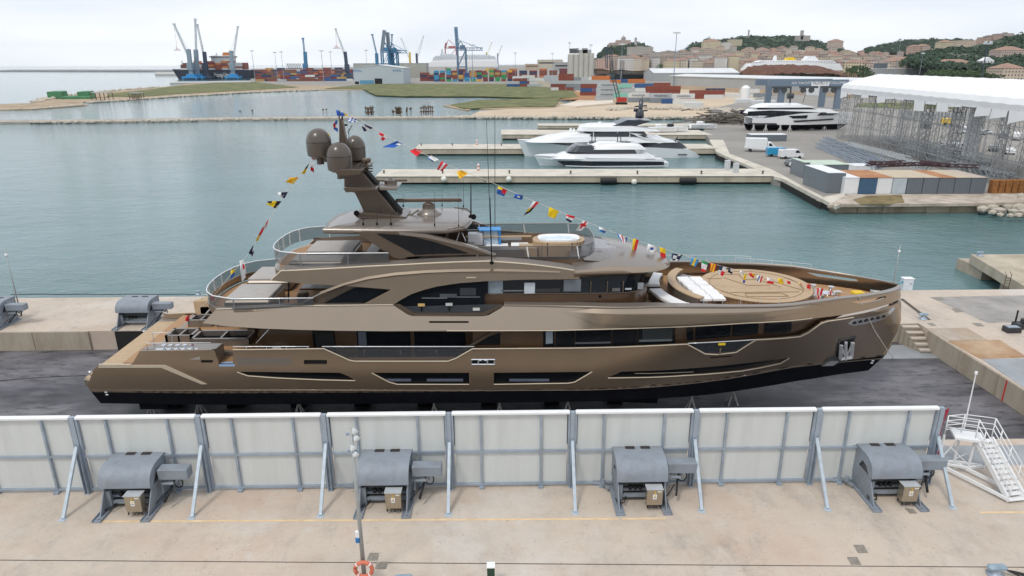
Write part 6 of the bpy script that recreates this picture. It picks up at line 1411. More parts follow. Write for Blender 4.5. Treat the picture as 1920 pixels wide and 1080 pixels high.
# ================= shipping containers =================
CC={'rust red':(.22,.055,.035),'dark red':(.16,.03,.035),'brown':(.17,.08,.05),'blue':(.03,.09,.24),'navy':(.02,.035,.09),'sky blue':(.04,.27,.45),'green':(.03,.28,.10),'yellow':(.62,.36,.05),'ochre':(.42,.28,.09),'orange':(.50,.16,.04),'white':(.62,.63,.62),'pale grey':(.42,.45,.47),'teal':(.22,.50,.42),'mid grey':(.22,.25,.28),'cream':(.58,.52,.40)}
cm={k:M('container_'+k.replace(' ','_'),v,rough=.6,var=.12,scale=.6,bump=.8,bscale=2.2,stretch=(4,4,.05)) for k,v in CC.items()}
CW,CH=2.44,2.6
cmesh={}
def cgeo(L,rz):
    m=MB(); L2=L/2
    # ribbed box: long sides corrugated by shallow steps
    n=int(L/1.0); m.box((0,0,CH/2),(L-.12,CW-.12,CH-.06))
    for s in (-1,1):
        for k in range(n): m.box((-L2+ (k+.5)*L/n,s*(CW/2-.05),CH/2),(L/n*.5,.06,CH-.35))
    for sx in (-1,1):
        for sy in (-1,1): m.box((sx*(L2-.08),sy*(CW/2-.08),CH/2),(.16,.16,CH-.02))
        m.box((sx*(L2-.04),0,CH/2),(.05,.08,CH-.3)); m.box((sx*(L2-.03),-.5,CH/2),(.05,.06,CH-.3)); m.box((sx*(L2-.03),.5,CH/2),(.05,.06,CH-.3))
    return m
def container(col,L,p,rz,label,group):
    key=(col,L)
    if key in cmesh:
        src=cmesh[key]; o=src.copy(); S.collection.objects.link(o)
    else: o=cgeo(L,rz).build('shipping_container',cm[col]); cmesh[key]=o
    o.location=p; o.rotation_euler=(0,0,rz); return tag(o,label,'container',group)
NC=[0]; FARC=[]
def block(area,group,px0,px1,pyb,zg,cols,tiers,L,rz,palette,seed,gap=.3,skip=.0,depthrow='',far=False):
    "a row of stacks; px0..px1 = extent on the ground line"
    r=random.Random(seed); a=G(px0,pyb,zg); b=G(px1,pyb,zg); w=L if abs(rz)<.5 else CW
    n=cols or max(1,int((b.x-a.x)/(w+gap)))
    for i in range(n):
        x=a.x+(b.x-a.x)*(i+.5)/n; h=tiers[i%len(tiers)] if isinstance(tiers,(list,tuple)) else tiers; c0=r.choice(palette)
        for k in range(h):
            if k==h-1 and r.random()<skip: continue
            c=r.choice(palette) if r.random()<.6 else c0
            if far: FARC.append((c,L,x,a.y+r.uniform(-.3,.3),zg+k*(CH+.02))); continue
            container(c,L,(x+r.uniform(-.15,.15),a.y+r.uniform(-.3,.3),zg+k*(CH+.02)),rz+r.uniform(-.01,.01),'%s container, tier %s, %s stack from the left, %s'%(c,['one','two','three','four','five','six','seven'][k],ORD[min(i,19)],area),group); NC[0]+=1
mixA=['rust red','dark red','brown','rust red','dark red','ochre','navy','rust red','brown','blue','orange']
mixB=['yellow','green','ochre','navy','sky blue','rust red','blue','brown','dark red']
mixC=['white','pale grey','pale grey','rust red','blue','white','cream','mid grey']
zt=-1.6
block('back row of left yard','containers of the left yard',480,655,147,zt,17,[5,5,6,5,6,5,5,4,5,6],12.2,0,mixA,1,far=True)
block('front row of left yard','containers of the left yard',482,652,152.5,zt,15,[2,3,2,1,3,2,1,2,3,1,2],12.2,0,mixA+['white','pale grey'],2)
block('right of the hangar','containers beside the white hangar',790,830,152,zt,3,[4,3,3],12.2,0,['dark red','rust red','sky blue','navy'],3)
block('middle yard','containers of the middle yard',813,962,153,zt,13,[5,5,6,5,5,4,5,5,4,6,5],6.1,0,['yellow','green','ochre','navy','sky blue','rust red','blue','green','dark red'],4)
block('back row of middle yard','containers of the middle yard',840,1110,146,zt,14,[4,5,4,4,5],12.2,0,['rust red','orange','brown','rust red','dark red','navy'],5,far=True)
block('right of the marsh','containers behind the marsh',955,1085,163,zt,9,[2,3,4,3,2,4,3],12.2,0,mixC,6)
block('by the red earth','containers by the red earth',1040,1125,170,zt,6,[3,5,4,4,3,4],12.2,0,mixC+['blue','rust red'],7)
block('behind the crawler crane','containers behind the crawler crane',1095,1240,180,zt,7,[4,5,4,3,2,3,2],12.2,0,['white','pale grey','pale grey','rust red','blue','teal','orange'],8)
block('at the warehouse','containers in front of the long warehouse',1215,1355,186,zt,5,[3,3,1,2,2],12.2,0,['rust red','white','blue','rust red','navy'],9)
block('behind the pale lettered row','containers behind the pale lettered row',1152,1250,177,zt,6,[4,3,4,3,2,3],12.2,0,mixC+['rust red','blue','orange'],14)
block('at the marsh end','containers at the marsh end',962,1040,157,zt,4,[3,3,2,3],12.2,0,mixC+['navy','dark red'],15)
block('by the grey warehouse wall','containers by the grey warehouse wall',1365,1445,183,zt,3,[1,2,1],12.2,0,['mid grey','white','rust red'],12)
me=bpy.data.meshes.new('distant_containers'); vs=[];fs=[];mi=[]; ks=sorted({f[0] for f in FARC})
for c,L,x,y,z in FARC:
    b_=MB(); b_.box((x,y,z+CH/2),(L-.1,CW,CH-.08)); b_.box((x,y-CW/2-.03,z+CH/2),(L-.8,.05,CH-.5)); o_=len(vs); vs+=b_.v; fs+=[tuple(i+o_ for i in f) for f in b_.f]; mi+=[ks.index(c)]*len(b_.f)
me.from_pydata(vs,[],fs); [me.materials.append(cm[k]) for k in ks]; me.polygons.foreach_set('material_index',mi)
o_=bpy.data.objects.new('distant_containers',me); S.collection.objects.link(o_); tag(o_,kind='stuff')
# hand placed front containers with lettering
def cone(col,px,py,tier,lab,txt=None,L=12.2):
    p=G(px,py,zt); o=container(col,L,(p.x,p.y,zt+tier*(CH+.02)),0,lab,'lettered containers on the sand'); 
    if txt: text_mesh(txt,1.5,'lettering',whitem if col in('navy','rust red') else navy,o,(0,-CW/2-.06,.75),wd=L*.62)
for a in ((1139,187,0,None),(1180,187,0,None),(1223,187,0,None),(1265,186,0,None)):
    pass
cone('pale grey',1136,190,0,'pale blue-grey container with lettering, ground level by the crawler crane',None); cone('pale grey',1137,190,1,'pale blue-grey lettered container, second level by the crawler crane','MAERSK'); cone('pale grey',1137,190,2,'pale blue-grey lettered container, third level by the crawler crane','MAERSK'); cone('pale grey',1138,190,3,'pale blue-grey lettered container, top level by the crawler crane','MAERSK')
cone('teal',1171,192,1,'teal container left of the crawler crane cab'); cone('cream',1171,192,0,'cream container under the teal one'); cone('white',1182,193.5,1,'white container with short lettering','MSC',12.2) if False else cone('white',1196,192,1,'white container with dark lettering, left of two plain ones','MAERSK')
cone('mid grey',1196,192,0,'mid grey container at sand level, left'); cone('pale grey',1238,193,1,'pale container lettered MAERSK, centre of the front row','MAERSK'); cone('mid grey',1238,193,0,'mid grey container at sand level, centre'); cone('white',1280,194,1,'white lettered container, right of the front row','MAERSK'); cone('white',1283,196,0,'white container at sand level, right')
cone('rust red',1340,181,0,'rust red container under the navy one'); cone('navy',1340,181,1,'navy container with white lettering','Hapag-Lloyd'); cone('rust red',1303,191,1,'rust red container at the right end of the front row',None,6.1); cone('blue',1251,194.5,0,'small blue container on the sand',None,6.1)
# ================= hangar with pale walls =================
def bldg(name,label,cat,px0,px1,pyb,pyt,dep,wallmat,roofmat,kind='gable',pyr=None,zg=zt,axis='x',group=None,eave=.4):
    "front face px0..px1, base pyb, eave pyt; ridge pyr"
    a=G(px0,pyb,zg); b=U(px1,pyb,a.y); h=U((px0+px1)/2,pyt,a.y).z-zg; t=thing(name,label,cat,(a.x,a.y,zg),group)
    w=b.x-a.x; rz_=(U((px0+px1)/2,pyr,a.y+(dep/2 if axis=='x' else 0)).z-zg) if pyr else h
    m=MB()
    if kind=='flat': m.bb(0,w,0,dep,0,h); m.build('wall',wallmat,t); r_=MB(); r_.bb(-.3,w+.3,-.3,dep+.3,h+.01,h+.5); r_.build('roof',roofmat,t)
    elif axis=='y': # gable faces camera
        m.xz([(0,0),(w,0),(w,h),(w/2,rz_),(0,h)],0,dep); m.build('wall',wallmat,t); r_=MB()
        e=eave
        for (p,q) in (((-e,h-.05),(w/2,rz_+.05)),((w/2,rz_+.05),(w+e,h-.05))): r_.add([(p[0],-e,p[1]+.02),(q[0],-e,q[1]+.02),(q[0],dep+e,q[1]+.02),(p[0],dep+e,p[1]+.02),(p[0],-e,p[1]+.4),(q[0],-e,q[1]+.4),(q[0],dep+e,q[1]+.4),(p[0],dep+e,p[1]+.4)],[(3,2,1,0),(4,5,6,7),(0,1,5,4),(1,2,6,5),(2,3,7,6),(3,0,4,7)])
        r_.build('roof',roofmat,t)
    else:
        m.yz([(0,0),(dep,0),(dep,h),(dep/2,rz_),(0,h)],0,w); m.build('wall',wallmat,t); r_=MB(); e=eave
        for (p,q) in (((-e,h-.05),(dep/2,rz_+.05)),((dep/2,rz_+.05),(dep+e,h-.05))): r_.add([(-e,p[0],p[1]+.02),(-e,q[0],q[1]+.02),(w+e,q[0],q[1]+.02),(w+e,p[0],p[1]+.02),(-e,p[0],p[1]+.4),(-e,q[0],q[1]+.4),(w+e,q[0],q[1]+.4),(w+e,p[0],p[1]+.4)],[(0,1,2,3),(7,6,5,4),(4,5,1,0),(5,6,2,1),(6,7,3,2),(7,4,0,3)])
        r_.build('roof',roofmat,t)
    t['w']=w; t['h']=h; return t,w,h
def part(t,name,mat,*boxes):
    m=MB()
    for b_ in boxes: m.bb(*b_)
    return m.build(name,mat,t)
hw=M('hangar_wall',(.44,.50,.54),rough=.6,var=.04,bump=.3,bscale=.8,stretch=(3,1,.02)); rfw=M('roof_white',(.66,.68,.69),rough=.5,var=.07,scale=.05,stretch=(3,.3,1)); rfg=M('roof_grey2',(.42,.44,.45),rough=.6,var=.1,scale=.05); wlg=M('wall_grey',(.36,.37,.37),rough=.8,var=.08,scale=.06); wlc=M('wall_cream',(.50,.45,.36),rough=.85,var=.08,scale=.06); wlt=M('wall_tan',(.46,.36,.26),rough=.85,var=.1,scale=.05)
t,w,h=bldg('hangar','pale blue-grey hangar with low gable and dark doors, left of centre','hangar',664,757,158,128,60,hw,rfw,axis='y',pyr=122)
part(t,'door',darkm,(w*.42,w*.57,-.2,.0,.2,h*.36)); part(t,'door',darkm,(w*.02,w*.10,-.2,0,.2,h*.18)); part(t,'plinth',M('plinth_blue',(.10,.28,.42),rough=.6),(w*.12,w*.40,-.15,0,.1,h*.25))
text_mesh('FINCANTIERI' if False else 'FMG',3.2,'sign_lettering',M('sign_blue',(.03,.20,.45),rough=.5),t,(w*.08,-.3,h*.78),wd=9); text_mesh('FMG',3.2,'sign_lettering',M('sign_blue',(.03,.20,.45)),t,(w*.88,-.3,h*.78),wd=9)
# grey sheds behind the hangar: colonnade
t,w,h=bldg('colonnade_shed','long grey ribbed shed behind the pale hangar','shed',664,800,146,119,40,M('shed_stone',(.36,.38,.35),rough=.9,var=.2,scale=.2),rfg,'flat')
for k in range(22): part(t,'column',M('column_pale',(.50,.50,.44),rough=.9),(w*(.70+k*.0135),w*(.70+k*.0135)+1.0,-1.6,-.9,0,h*.9))
# silos
t=thing('grain_silo','pale concrete grain silo block with rounded towers and rooftop gear','silo',(U(1066,140,760).x,760,zt)); a=U(1066,100,760); b=U(1113,100,760); hz=a.z-zt; w=b.x-a.x
zx=t.location.x
m=MB(); nC=5
for k in range(nC): m.cyl((w*(k+.5)/nC,0,0),w/nC/2*1.08,hz*(.97 if k<2 else 1.0),20)
m.bb(0,w,0,w*.5,0,hz*.97); m.build('tower',M('silo_concrete',(.46,.45,.40),rough=.9,var=.1,scale=.08),t,autosm=40)
m=MB(); hp2=U(1080,92,760).z-zt; m.bb(w*.05,w*.35,2,12,hz,hp2); m.bb(w*.4,w*.9,2,12,hz,hp2*.985); m.bb(w*.55,w*.75,2,10,hz,hp2*1.03); m.build('roof_house',wlg,t)
m=MB()
for k in range(7): m.bar((w*(.05+.05*k),1,hz),(w*(.05+.05*k),1,hp2*1.02),.5)
m.bar((0,1,hp2),(w*.4,1,hp2*1.02),.6); m.build('conveyor_frame',winchd,t)
# low buildings left of silo
for (x0_,x1_,yb_,yt_,c,lb) in ((1008,1055,128,112,wlc,'low beige terminal building left of the silos'),(1040,1068,134,117,wlg,'grey block touching the silos on the left'),(985,1010,131,120,wlt,'small tan building far left of the silos')):
    t,w,h=bldg('terminal_building',lb,'building',x0_,x1_,yb_,yt_,30,c,rfg,'flat')
    part(t,'window',darkm,(w*.05,w*.95,-.15,0,h*.55,h*.7))
# warehouses
t,w,h=bldg('warehouse','white-roofed warehouse with grey wall facing left of the long one','warehouse',1150,1214,146,134,70,hw,rfw,axis='y',pyr=126)
t,w,h=bldg('warehouse','wide white-roofed warehouse behind the long grey one','warehouse',1225,1385,152,137,60,wlg,rfw,axis='x',pyr=128.5)
wb=G(1255,171,zt)
# long warehouse runs diagonally
def long_wh(name,label,pA,pB,htpx,dep,wallmat,roofmat,rise):
    A=G(*pA,zt); B=G(*pB,zt); d=(B-A); L=d.length; ang=math.atan2(d.y,d.x); h=U(pA[0],htpx,A.y).z-zt; t=thing(name,label,'warehouse',(A.x,A.y,zt),None,ang)
    m=MB(); m.yz([(0,0),(dep,0),(dep,h),(dep/2,h+rise),(0,h)],0,L); m.build('wall',wallmat,t); r_=MB()
    for (p,q) in (((-.6,h),(dep/2,h+rise+.2)),((dep/2,h+rise+.2),(dep+.6,h))): r_.add([(-.5,p[0],p[1]+.05),(-.5,q[0],q[1]+.05),(L+.5,q[0],q[1]+.05),(L+.5,p[0],p[1]+.05),(-.5,p[0],p[1]+.5),(-.5,q[0],q[1]+.5),(L+.5,q[0],q[1]+.5),(L+.5,p[0],p[1]+.5)],[(0,1,2,3),(7,6,5,4),(4,5,1,0),(5,6,2,1),(6,7,3,2),(7,4,0,3)])
    r_.build('roof',roofmat,t); return t,L,h
t,L,h=long_wh('warehouse','long grey-walled warehouse with bright white roof behind the containers',(1255,166),(1600,186),143,32,wlg,rfw,1.2)
part(t,'skirt',wlt,(0,L,-.2,-.02,0,h*.3)); part(t,'door',rfw,(L*.80,L*.87,-.3,-.02,0,h*.75)); part(t,'door',M('door_green',(.35,.45,.40),rough=.6),(L*.68,L*.72,-.3,-.02,0,h*.7))
# rusty collapsed shed
rb=M('rust_roof',(.14,.06,.035),rough=.95,var=.5,scale=.5,stain=(.3,(.05,.03,.02),.9)); A=G(1385,160,zt)
Yd=G(1450,165,zt).y+70; t=thing('ruined_shed','large ruined shed with collapsed rust-brown roof','shed',(U(1387,140,Yd).x,Yd,zt)); 
pz_=lambda a,b: (U(a,b,Yd).x-t.location.x,U(a,b,Yd).z-zt)
m=MB(); rows=[]; r=random.Random(5)
ridge=[(1387,137),(1400,125),(1430,121.5),(1480,121),(1530,122),(1560,131),(1593,145)]
for v_,dy,dz in ((0,-45,-7),(1,-30,-4.5),(2,-15,-2),(3,0,0)):
    rows.append([(pz_(a,b)[0]+r.uniform(-.4,.4),dy,pz_(a,b)[1]+dz+r.uniform(-.7,.7)) for k in range(40) for a,b in [(1387+206*k/39,interp(ridge,1387+206*k/39))]])
m.grid(rows,flip=False); m.build('roof',rb,t,solid=.3)
m=MB(); 
for k in range(26):
    x_=1536+k*2.2; zz_=interp([(1536,123),(1556,129),(1593,143)],x_)
    m.bar((pz_(x_,150)[0],-46,0),(pz_(x_,150)[0]+r.uniform(-4,4),-44,pz_(x_,zz_+5)[1]*.9),.5)
m.build('rafter',M('old_wood',(.26,.17,.10),rough=.95,var=.3),t)
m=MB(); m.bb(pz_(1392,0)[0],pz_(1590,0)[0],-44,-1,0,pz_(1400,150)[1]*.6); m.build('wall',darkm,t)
# ================= trees as individual clumps =================
leafA=M('foliage_dark',(.042,.075,.045),rough=1,var=.45,scale=.15); leafB=M('foliage_mid',(.05,.085,.035),rough=1,var=.4,scale=.2)
def clump(m,c,s,r,n=26):
    for k in range(n):
        a,b_=r.uniform(0,6.28),r.uniform(-.5,1); q=math.sqrt(max(0,1-b_*b_))*r.uniform(.5,1.05); p=Vector((c[0]+s[0]*q*math.cos(a),c[1]+s[1]*q*math.sin(a),c[2]+s[2]*b_*r.uniform(.7,1.05)))
        e=min(s)*r.uniform(.28,.5); u=Vector((r.uniform(-1,1),r.uniform(-1,1),r.uniform(-.3,1))).normalized(); v=u.orthogonal().normalized(); w=u.cross(v)
        m.add([p+v*e,p+w*e*.9,p-v*e*1.1,p-w*e,p+u*e*.8],[(0,1,4),(1,2,4),(2,3,4),(3,0,4),(3,2,1,0)])
def wood(name,pts,n,sz,Yd,spread,label=None,seed=1,mat=None):
    "woodland whose crowns follow a skyline; pts px,py top line; py bottom from second list"
    r=random.Random(seed); m=MB(); top,bot=pts
    for k in range(n):
        px=r.uniform(top[0][0],top[-1][0]); yt_,yb_=interp(top,px),interp(bot,px); u=r.random()**.8; py=yt_+(yb_-yt_)*u; p=U(px,py,Yd-spread*u); s=sz*r.uniform(.6,1.2)
        clump(m,(p.x,p.y,p.z-s*.5),(s,s,s*.7),r,16)
    return tag(m.build(name,mat or leafA),kind='stuff')
def slope(name,top,bot,Yd,spread,mat,over=3,rows_=6):
    m=MB(); rows=[]; r=random.Random(3); N=50
    for j in range(rows_+1):
        u=j/rows_; rows.append([tuple(U(px,interp(top,px)+over+(interp(bot,px)-interp(top,px))*u,Yd-spread*u)+Vector((0,0,r.uniform(-2,2)))) for px in [top[0][0]+(top[-1][0]-top[0][0])*k/N for k in range(N+1)]])
    rows.insert(0,[(a,b+400,c-60) for a,b,c in rows[0]])
    m.grid(rows,flip=True); return tag(m.build(name,mat,smooth=True),kind='structure')
hillm=M('hill_green',(.045,.07,.035),rough=1,var=.3,scale=.02)
townm=M('town_ground',(.30,.26,.21),rough=1,var=.3,scale=.02)
H1=([(1108,119),(1120,104),(1135,88),(1145,80),(1160,77),(1190,77),(1205,80),(1215,86),(1230,96),(1250,108)],[(1108,122),(1250,121)])
H2=([(1286,91),(1295,82),(1310,77),(1330,70),(1345,72),(1370,70),(1385,66),(1420,64),(1445,66),(1470,64),(1500,69),(1530,74),(1556,80),(1580,87)],[(1286,102),(1400,96),(1580,100)])
H3=([(1622,91),(1640,86),(1665,80),(1695,73),(1735,70),(1780,72),(1800,70),(1830,73),(1860,80)],[(1622,96),(1860,96)])
H4=([(1700,104),(1725,97),(1760,91),(1790,86),(1815,88),(1850,82),(1870,76),(1890,68),(1920,60),(1990,54)],[(1700,112),(1760,122),(1850,128),(1920,130),(1990,132)])
for nm,(tp,bt),Yd,sp,n,sz in (('hill_left',H1,1900,350,520,9),('hill_middle',H2,2500,350,640,11),('hill_right_far',H3,2600,300,480,11),('hill_right_near',H4,1250,420,900,8)):
    slope(nm,tp,bt,Yd,sp,hillm,over=2.5); wood('woodland',(tp,bt),n,sz,Yd,sp,seed=n)
TL=[(1112,119),(1180,108),(1230,98),(1300,92),(1400,88),(1500,87),(1560,90),(1640,97),(1700,99),(1780,96),(1860,93),(1990,88)]
slope('town_slope',TL,[(1112,124),(1990,136)],1900,950,townm,over=7,rows_=8)
# ================= town houses =================
def facade(name,col,win=(.06,.06,.065),su=3.4,sv=3.3):
    m=M(name,col,rough=.9,var=.10,scale=.05)
    n=m.node_tree; b=n.nodes['Principled BSDF']; src=b.inputs['Base Color'].links[0].from_socket
    t=n.nodes.new('ShaderNodeTexCoord'); s_=n.nodes.new('ShaderNodeSeparateXYZ'); n.links.new(t.outputs['Object'],s_.inputs[0])
    def mth(op,a,b_=None,c=None):
        q=n.nodes.new('ShaderNodeMath'); q.operation=op
        for i,v in enumerate((a,b_,c)):
            if v is None: continue
            if isinstance(v,(int,float)): q.inputs[i].default_value=v
            else: n.links.new(v,q.inputs[i])
        return q.outputs[0]
    u=mth('ADD',s_.outputs['X'],s_.outputs['Y']); fu=mth('FRACT',mth('DIVIDE',u,su)); fv=mth('FRACT',mth('DIVIDE',s_.outputs['Z'],sv))
    mk=mth('MULTIPLY',mth('MULTIPLY',mth('GREATER_THAN',fu,.32),mth('LESS_THAN',fu,.68)),mth('MULTIPLY',mth('GREATER_THAN',fv,.28),mth('LESS_THAN',fv,.75)))
    x=n.nodes.new('ShaderNodeMix'); x.data_type='RGBA'; n.links.new(mk,x.inputs[0]); n.links.new(src,x.inputs[6]); x.inputs[7].default_value=win+(1,); n.links.new(x.outputs[2],b.inputs['Base Color']); return m
FA=[('cream',(.56,.50,.41)),('tan',(.48,.40,.33)),('pink',(.52,.41,.36)),('sand-coloured',(.54,.45,.35)),('pale yellow',(.58,.51,.36)),('grey-beige',(.45,.42,.38)),('white',(.62,.60,.57)),('brown',(.38,.32,.28)),('salmon',(.52,.36,.30))]
fa=[(n_,facade('facade_'+n_.replace(' ','_').replace('-','_'),c)) for n_,c in FA]
RF=[M('roof_terracotta',(.33,.21,.16),rough=.95,var=.2,scale=.1),M('roof_brown',(.27,.21,.18),rough=.95,var=.2,scale=.1),M('roof_flat_grey',(.30,.28,.26),rough=.95,var=.15,scale=.1)]
RN=['terracotta roof','brown roof','flat grey roof']
def house(p,w,d,h,fi,ri,rz,label,name='town_house',group='houses of the hillside town'):
    t=thing(name,label,'house',p,group,rz)
    m=MB(); m.bb(-w/2,w/2,0,d,-6,h); m.build('wall',fa[fi][1],t)
    r_=MB(); e=.5
    if ri==2: r_.bb(-w/2-.2,w/2+.2,-.2,d+.2,h+.01,h+.6); r_.bb(-w*.15,w*.1,d*.3,d*.6,h+.6,h+2.6)
    else:
        hh=min(w,d)*.22; z=h+.02
        if w>d: a,b=(-w/2+d/2,d/2,z+hh),(w/2-d/2,d/2,z+hh)
        else: a,b=(0,w/2,z+hh),(0,d-w/2,z+hh)
        c=[(-w/2-e,-e,z),(w/2+e,-e,z),(w/2+e,d+e,z),(-w/2-e,d+e,z)]
        if w>d: r_.add(c+[a,b],[(0,1,5,4),(1,2,5),(2,3,4,5),(3,0,4),(3,2,1,0)])
        else: r_.add(c+[a,b],[(0,1,4),(1,2,5,4),(2,3,5),(3,0,4,5),(3,2,1,0)])
    r_.build('roof',RF[ri],t); return t
def ord_(k): return ORD[k] if k<20 else ('twentieth' if k==20 else ['twenty-','thirty-'][(k+1)//10-2]+ORD[(k+1)%10-1] if (k+1)%10 else ['twentieth','thirtieth','fortieth'][(k+1)//10-2])
r=random.Random(11); N=0
LM=[(1050,'below the church hill'),(1200,'right of the church hill'),(1290,'left of the wooded ridge'),(1390,'under the wooded ridge'),(1470,'behind the ruined shed'),(1560,'above the ruined shed'),(1640,'left of the right-hand hills'),(1720,'above the white tent roof'),(1830,'near the right edge')]
rows_n=[(.02,38),(.14,39),(.28,39),(.42,39),(.56,39),(.70,36),(.84,32)]
for ti,(tt,cnt) in enumerate(rows_n):
    for k in range(cnt):
        px=1122+(1890-1122)*(k+r.uniform(.15,.85))/cnt; 
        if px<1215 and tt>.35: continue
        if px>1700 and tt<.62: continue
        u=1-tt; Yd=1900-950*u; pb=interp(TL,px)+7+(interp([(1030,124),(1990,136)],px)-interp(TL,px))*u-2.0
        p=U(px,pb,Yd); w=r.uniform(11,25); d=r.uniform(11,16); h=r.uniform(9,19)*(1.0 if tt<.5 else .9); fi=r.randrange(len(fa)); ri=r.choice((0,0,1,1,2)); N+=1
        lm=[b for a,b in LM if a<=px][-1]
        house((p.x,p.y,p.z),w,d,h,fi,ri,r.uniform(-.35,.35),'%s house, %s, %s from the left on the %s terrace'%(fa[fi][0],RN[ri],ord_(k),ORD[ti]))
# landmark buildings on the hills
def land(px0,px1,pyb,pyt,Yd,dep,fi,ri,label,name='hillside_building'):
    a=U(px0,pyb,Yd); b=U(px1,pyt,Yd); return house(((a.x+b.x)/2,Yd,a.z),b.x-a.x,dep,b.z-a.z,fi,ri,0,label,name,None)
t=thing('hilltop_church','pale pink church with a dome on top of the left hill','church',U(1155,84,1850)[:]); 
def lz(px,py,Yd,t): q=U(px,py,Yd); return q.x-t.location.x,q.z-t.location.z
m=MB(); x0_,_z=lz(1156,84,1850,t); x1_,z1_=lz(1183,75,1850,t); m.bb(x0_,x1_,0,20,-5,z1_); xa_,za_=lz(1143,80,1850,t); m.bb(xa_,x0_,4,16,-5,za_); m.build('nave',fa[2][1],t); m=MB(); cx_,cz_=lz(1170,75,1850,t); rr=6; m.cyl((cx_,9,z1_),rr,3.5,16); m.lathe((cx_,9,z1_+3.5),[(rr*math.cos(R(a)),rr*math.sin(R(a))) for a in range(0,90,12)]+[(.8,rr),(.6,rr+3)],16); m.build('dome',RF[2],t,autosm=40)
t=thing('bell_tower','white bell tower right of the hilltop church','tower',U(1192,84,1840)[:]); w_=6; m=MB(); _,z1_=lz(1192,74,1840,t); m.bb(-w_/2,w_/2,0,w_,-6,z1_); m.build('shaft',fa[6][1],t); m=MB(); m.lathe((0,w_/2,z1_),[(3.4,0),(3.0,2.5),(2,4.2),(.4,6)],12); m.build('cupola',RF[2],t)
t=thing('stone_tower','slim stone tower on the middle ridge','tower',U(1504,68,2300)[:]); m=MB(); _,z1_=lz(1504,58,2300,t); m.bb(-4,4,0,8,-10,z1_); m.build('shaft',fa[5][1],t); m=MB(); m.bb(-4.6,4.6,-.6,8.6,z1_,z1_+1.5); m.build('parapet',RF[1],t)
t=thing('stone_tower','small square tower on the crest left of the middle ridge','tower',U(1404,64,2300)[:]); m=MB(); _,z1_=lz(1404,56,2300,t); m.bb(-2,2,0,4,-10,z1_); m.build('shaft',fa[5][1],t)
for a in ((1320,1352,89,77.5,2100,30,4,0,'big cream building with terracotta roof on the ridge, left'),(1352,1372,89,80,2100,30,6,2,'white flat-roofed building next to the big cream one'),(1367,1392,82,74,2250,20,4,2,'pale yellow villa among the ridge trees'),(1180,1225,98,88,1500,30,5,2,'grey stone citadel block on the slope right of the church hill'),
    (1495,1520,73,67,2300,20,5,2,'ruined stone building below the slim tower'),(1558,1582,86,77,1900,25,1,0,'tall tan palazzo at the right end of the ridge'),(1225,1300,118,98,1400,30,5,2,'long grey-beige apartment slab left of centre of the town'),(1317,1345,118,92,1300,30,1,2,'tall tan apartment block in the middle of the town'),(1200,1258,124,109,1180,24,7,2,'long brown building with columns behind the warehouses'),
    (1258,1290,126,112,1180,24,5,2,'brown-grey derelict block behind the warehouses'),(1290,1306,127,111,1150,20,4,2,'bright yellow block behind the warehouses'),(1316,1340,125,114,1150,20,6,2,'white long block behind the warehouses'),(1600,1640,128,117,1050,24,4,2,'long pale yellow building above the trees at the ruined shed'),(1650,1668,128,116,1050,20,5,2,'dark grey block left of the long arcade building'),(1668,1760,129,113,1050,24,1,0,'long brown arcaded building above the tent roof'),
    (1713,1728,97,87,1300,25,8,0,'salmon building with red roof on the right hill, left part'),(1728,1745,96,86,1300,25,2,0,'pink building on the right hill beside the salmon one'),(1766,1790,88,79,1500,25,4,0,'cream apartment row on the right ridge, left'),(1795,1840,86,76,1550,25,3,2,'sand-coloured apartment row on the right ridge'),(1846,1860,83,70,1350,25,8,2,'stepped pink terrace block on the right ridge, left'),(1862,1880,80,66,1350,25,8,2,'stepped pink terrace block on the right ridge, middle'),(1880,1902,76,63,1350,25,2,2,'stepped pink terrace block on the right ridge, right'),
    (1778,1800,118,103,1080,22,4,2,'yellow villa block in front of the right hill'),(1800,1832,122,104,1060,22,6,2,'large white apartment block with balconies on the right hill'),(1760,1830,132,119,900,24,2,0,'long pink building at the foot of the right hill'),(1875,1925,110,94,1000,25,2,0,'wide pink building with arcades at the right edge'),(1880,1925,138,128,700,25,3,0,'low tan building with terracotta roof at the right edge')):
    land(*a)
t=thing('classical_portal','white classical portal building with a pediment near the right edge','building',U(1840,130,900)[:]); m=MB(); x0_,_=lz(1838,130,900,t); x1_,z1_=lz(1864,114,900,t); m.bb(x0_,x1_,0,10,-3,z1_); m.build('wall',fa[6][1],t); m=MB(); _,z2_=lz(1850,107,900,t); m.xz([(x0_-.5,z1_),(x1_+.5,z1_),((x0_+x1_)/2,z2_)],-.5,9); m.build('pediment',whitem,t)
m=MB()
for k in range(4): x_=x0_+(x1_-x0_)*(k+.5)/4; m.cyl((x_,-1,-2),.8,z1_+2,8)
m.build('column',whitem,t)
wood('garden_trees',([(1130,112),(1300,98),(1500,93),(1700,103)],[(1130,122),(1300,124),(1500,126),(1700,130)]),110,5,1700,750,seed=21,mat=leafB); wood('tree_row',([(1590,123),(1610,119),(1625,124),(1640,133)],[(1590,148),(1640,148)]),60,5,900,60,seed=4,mat=leafB); wood('tree_row',([(1740,131),(1800,130),(1880,131)],[(1740,140),(1880,141)]),170,4.5,760,60,seed=5,mat=leafB); wood('tree_row',([(1880,112),(1930,108),(1990,108)],[(1880,124),(1990,124)]),120,6,980,60,seed=6,mat=leafA)
t,w,h=bldg('long_hall','low white-grey hall with a dark roof box behind the tent roof','hall',1636,1742,147,129,50,wlg,rfw,'flat'); part(t,'roof_box',M('dark_cladding',(.10,.12,.14),rough=.6),(w*.12,w*.26,5,20,h+.6,h+7))
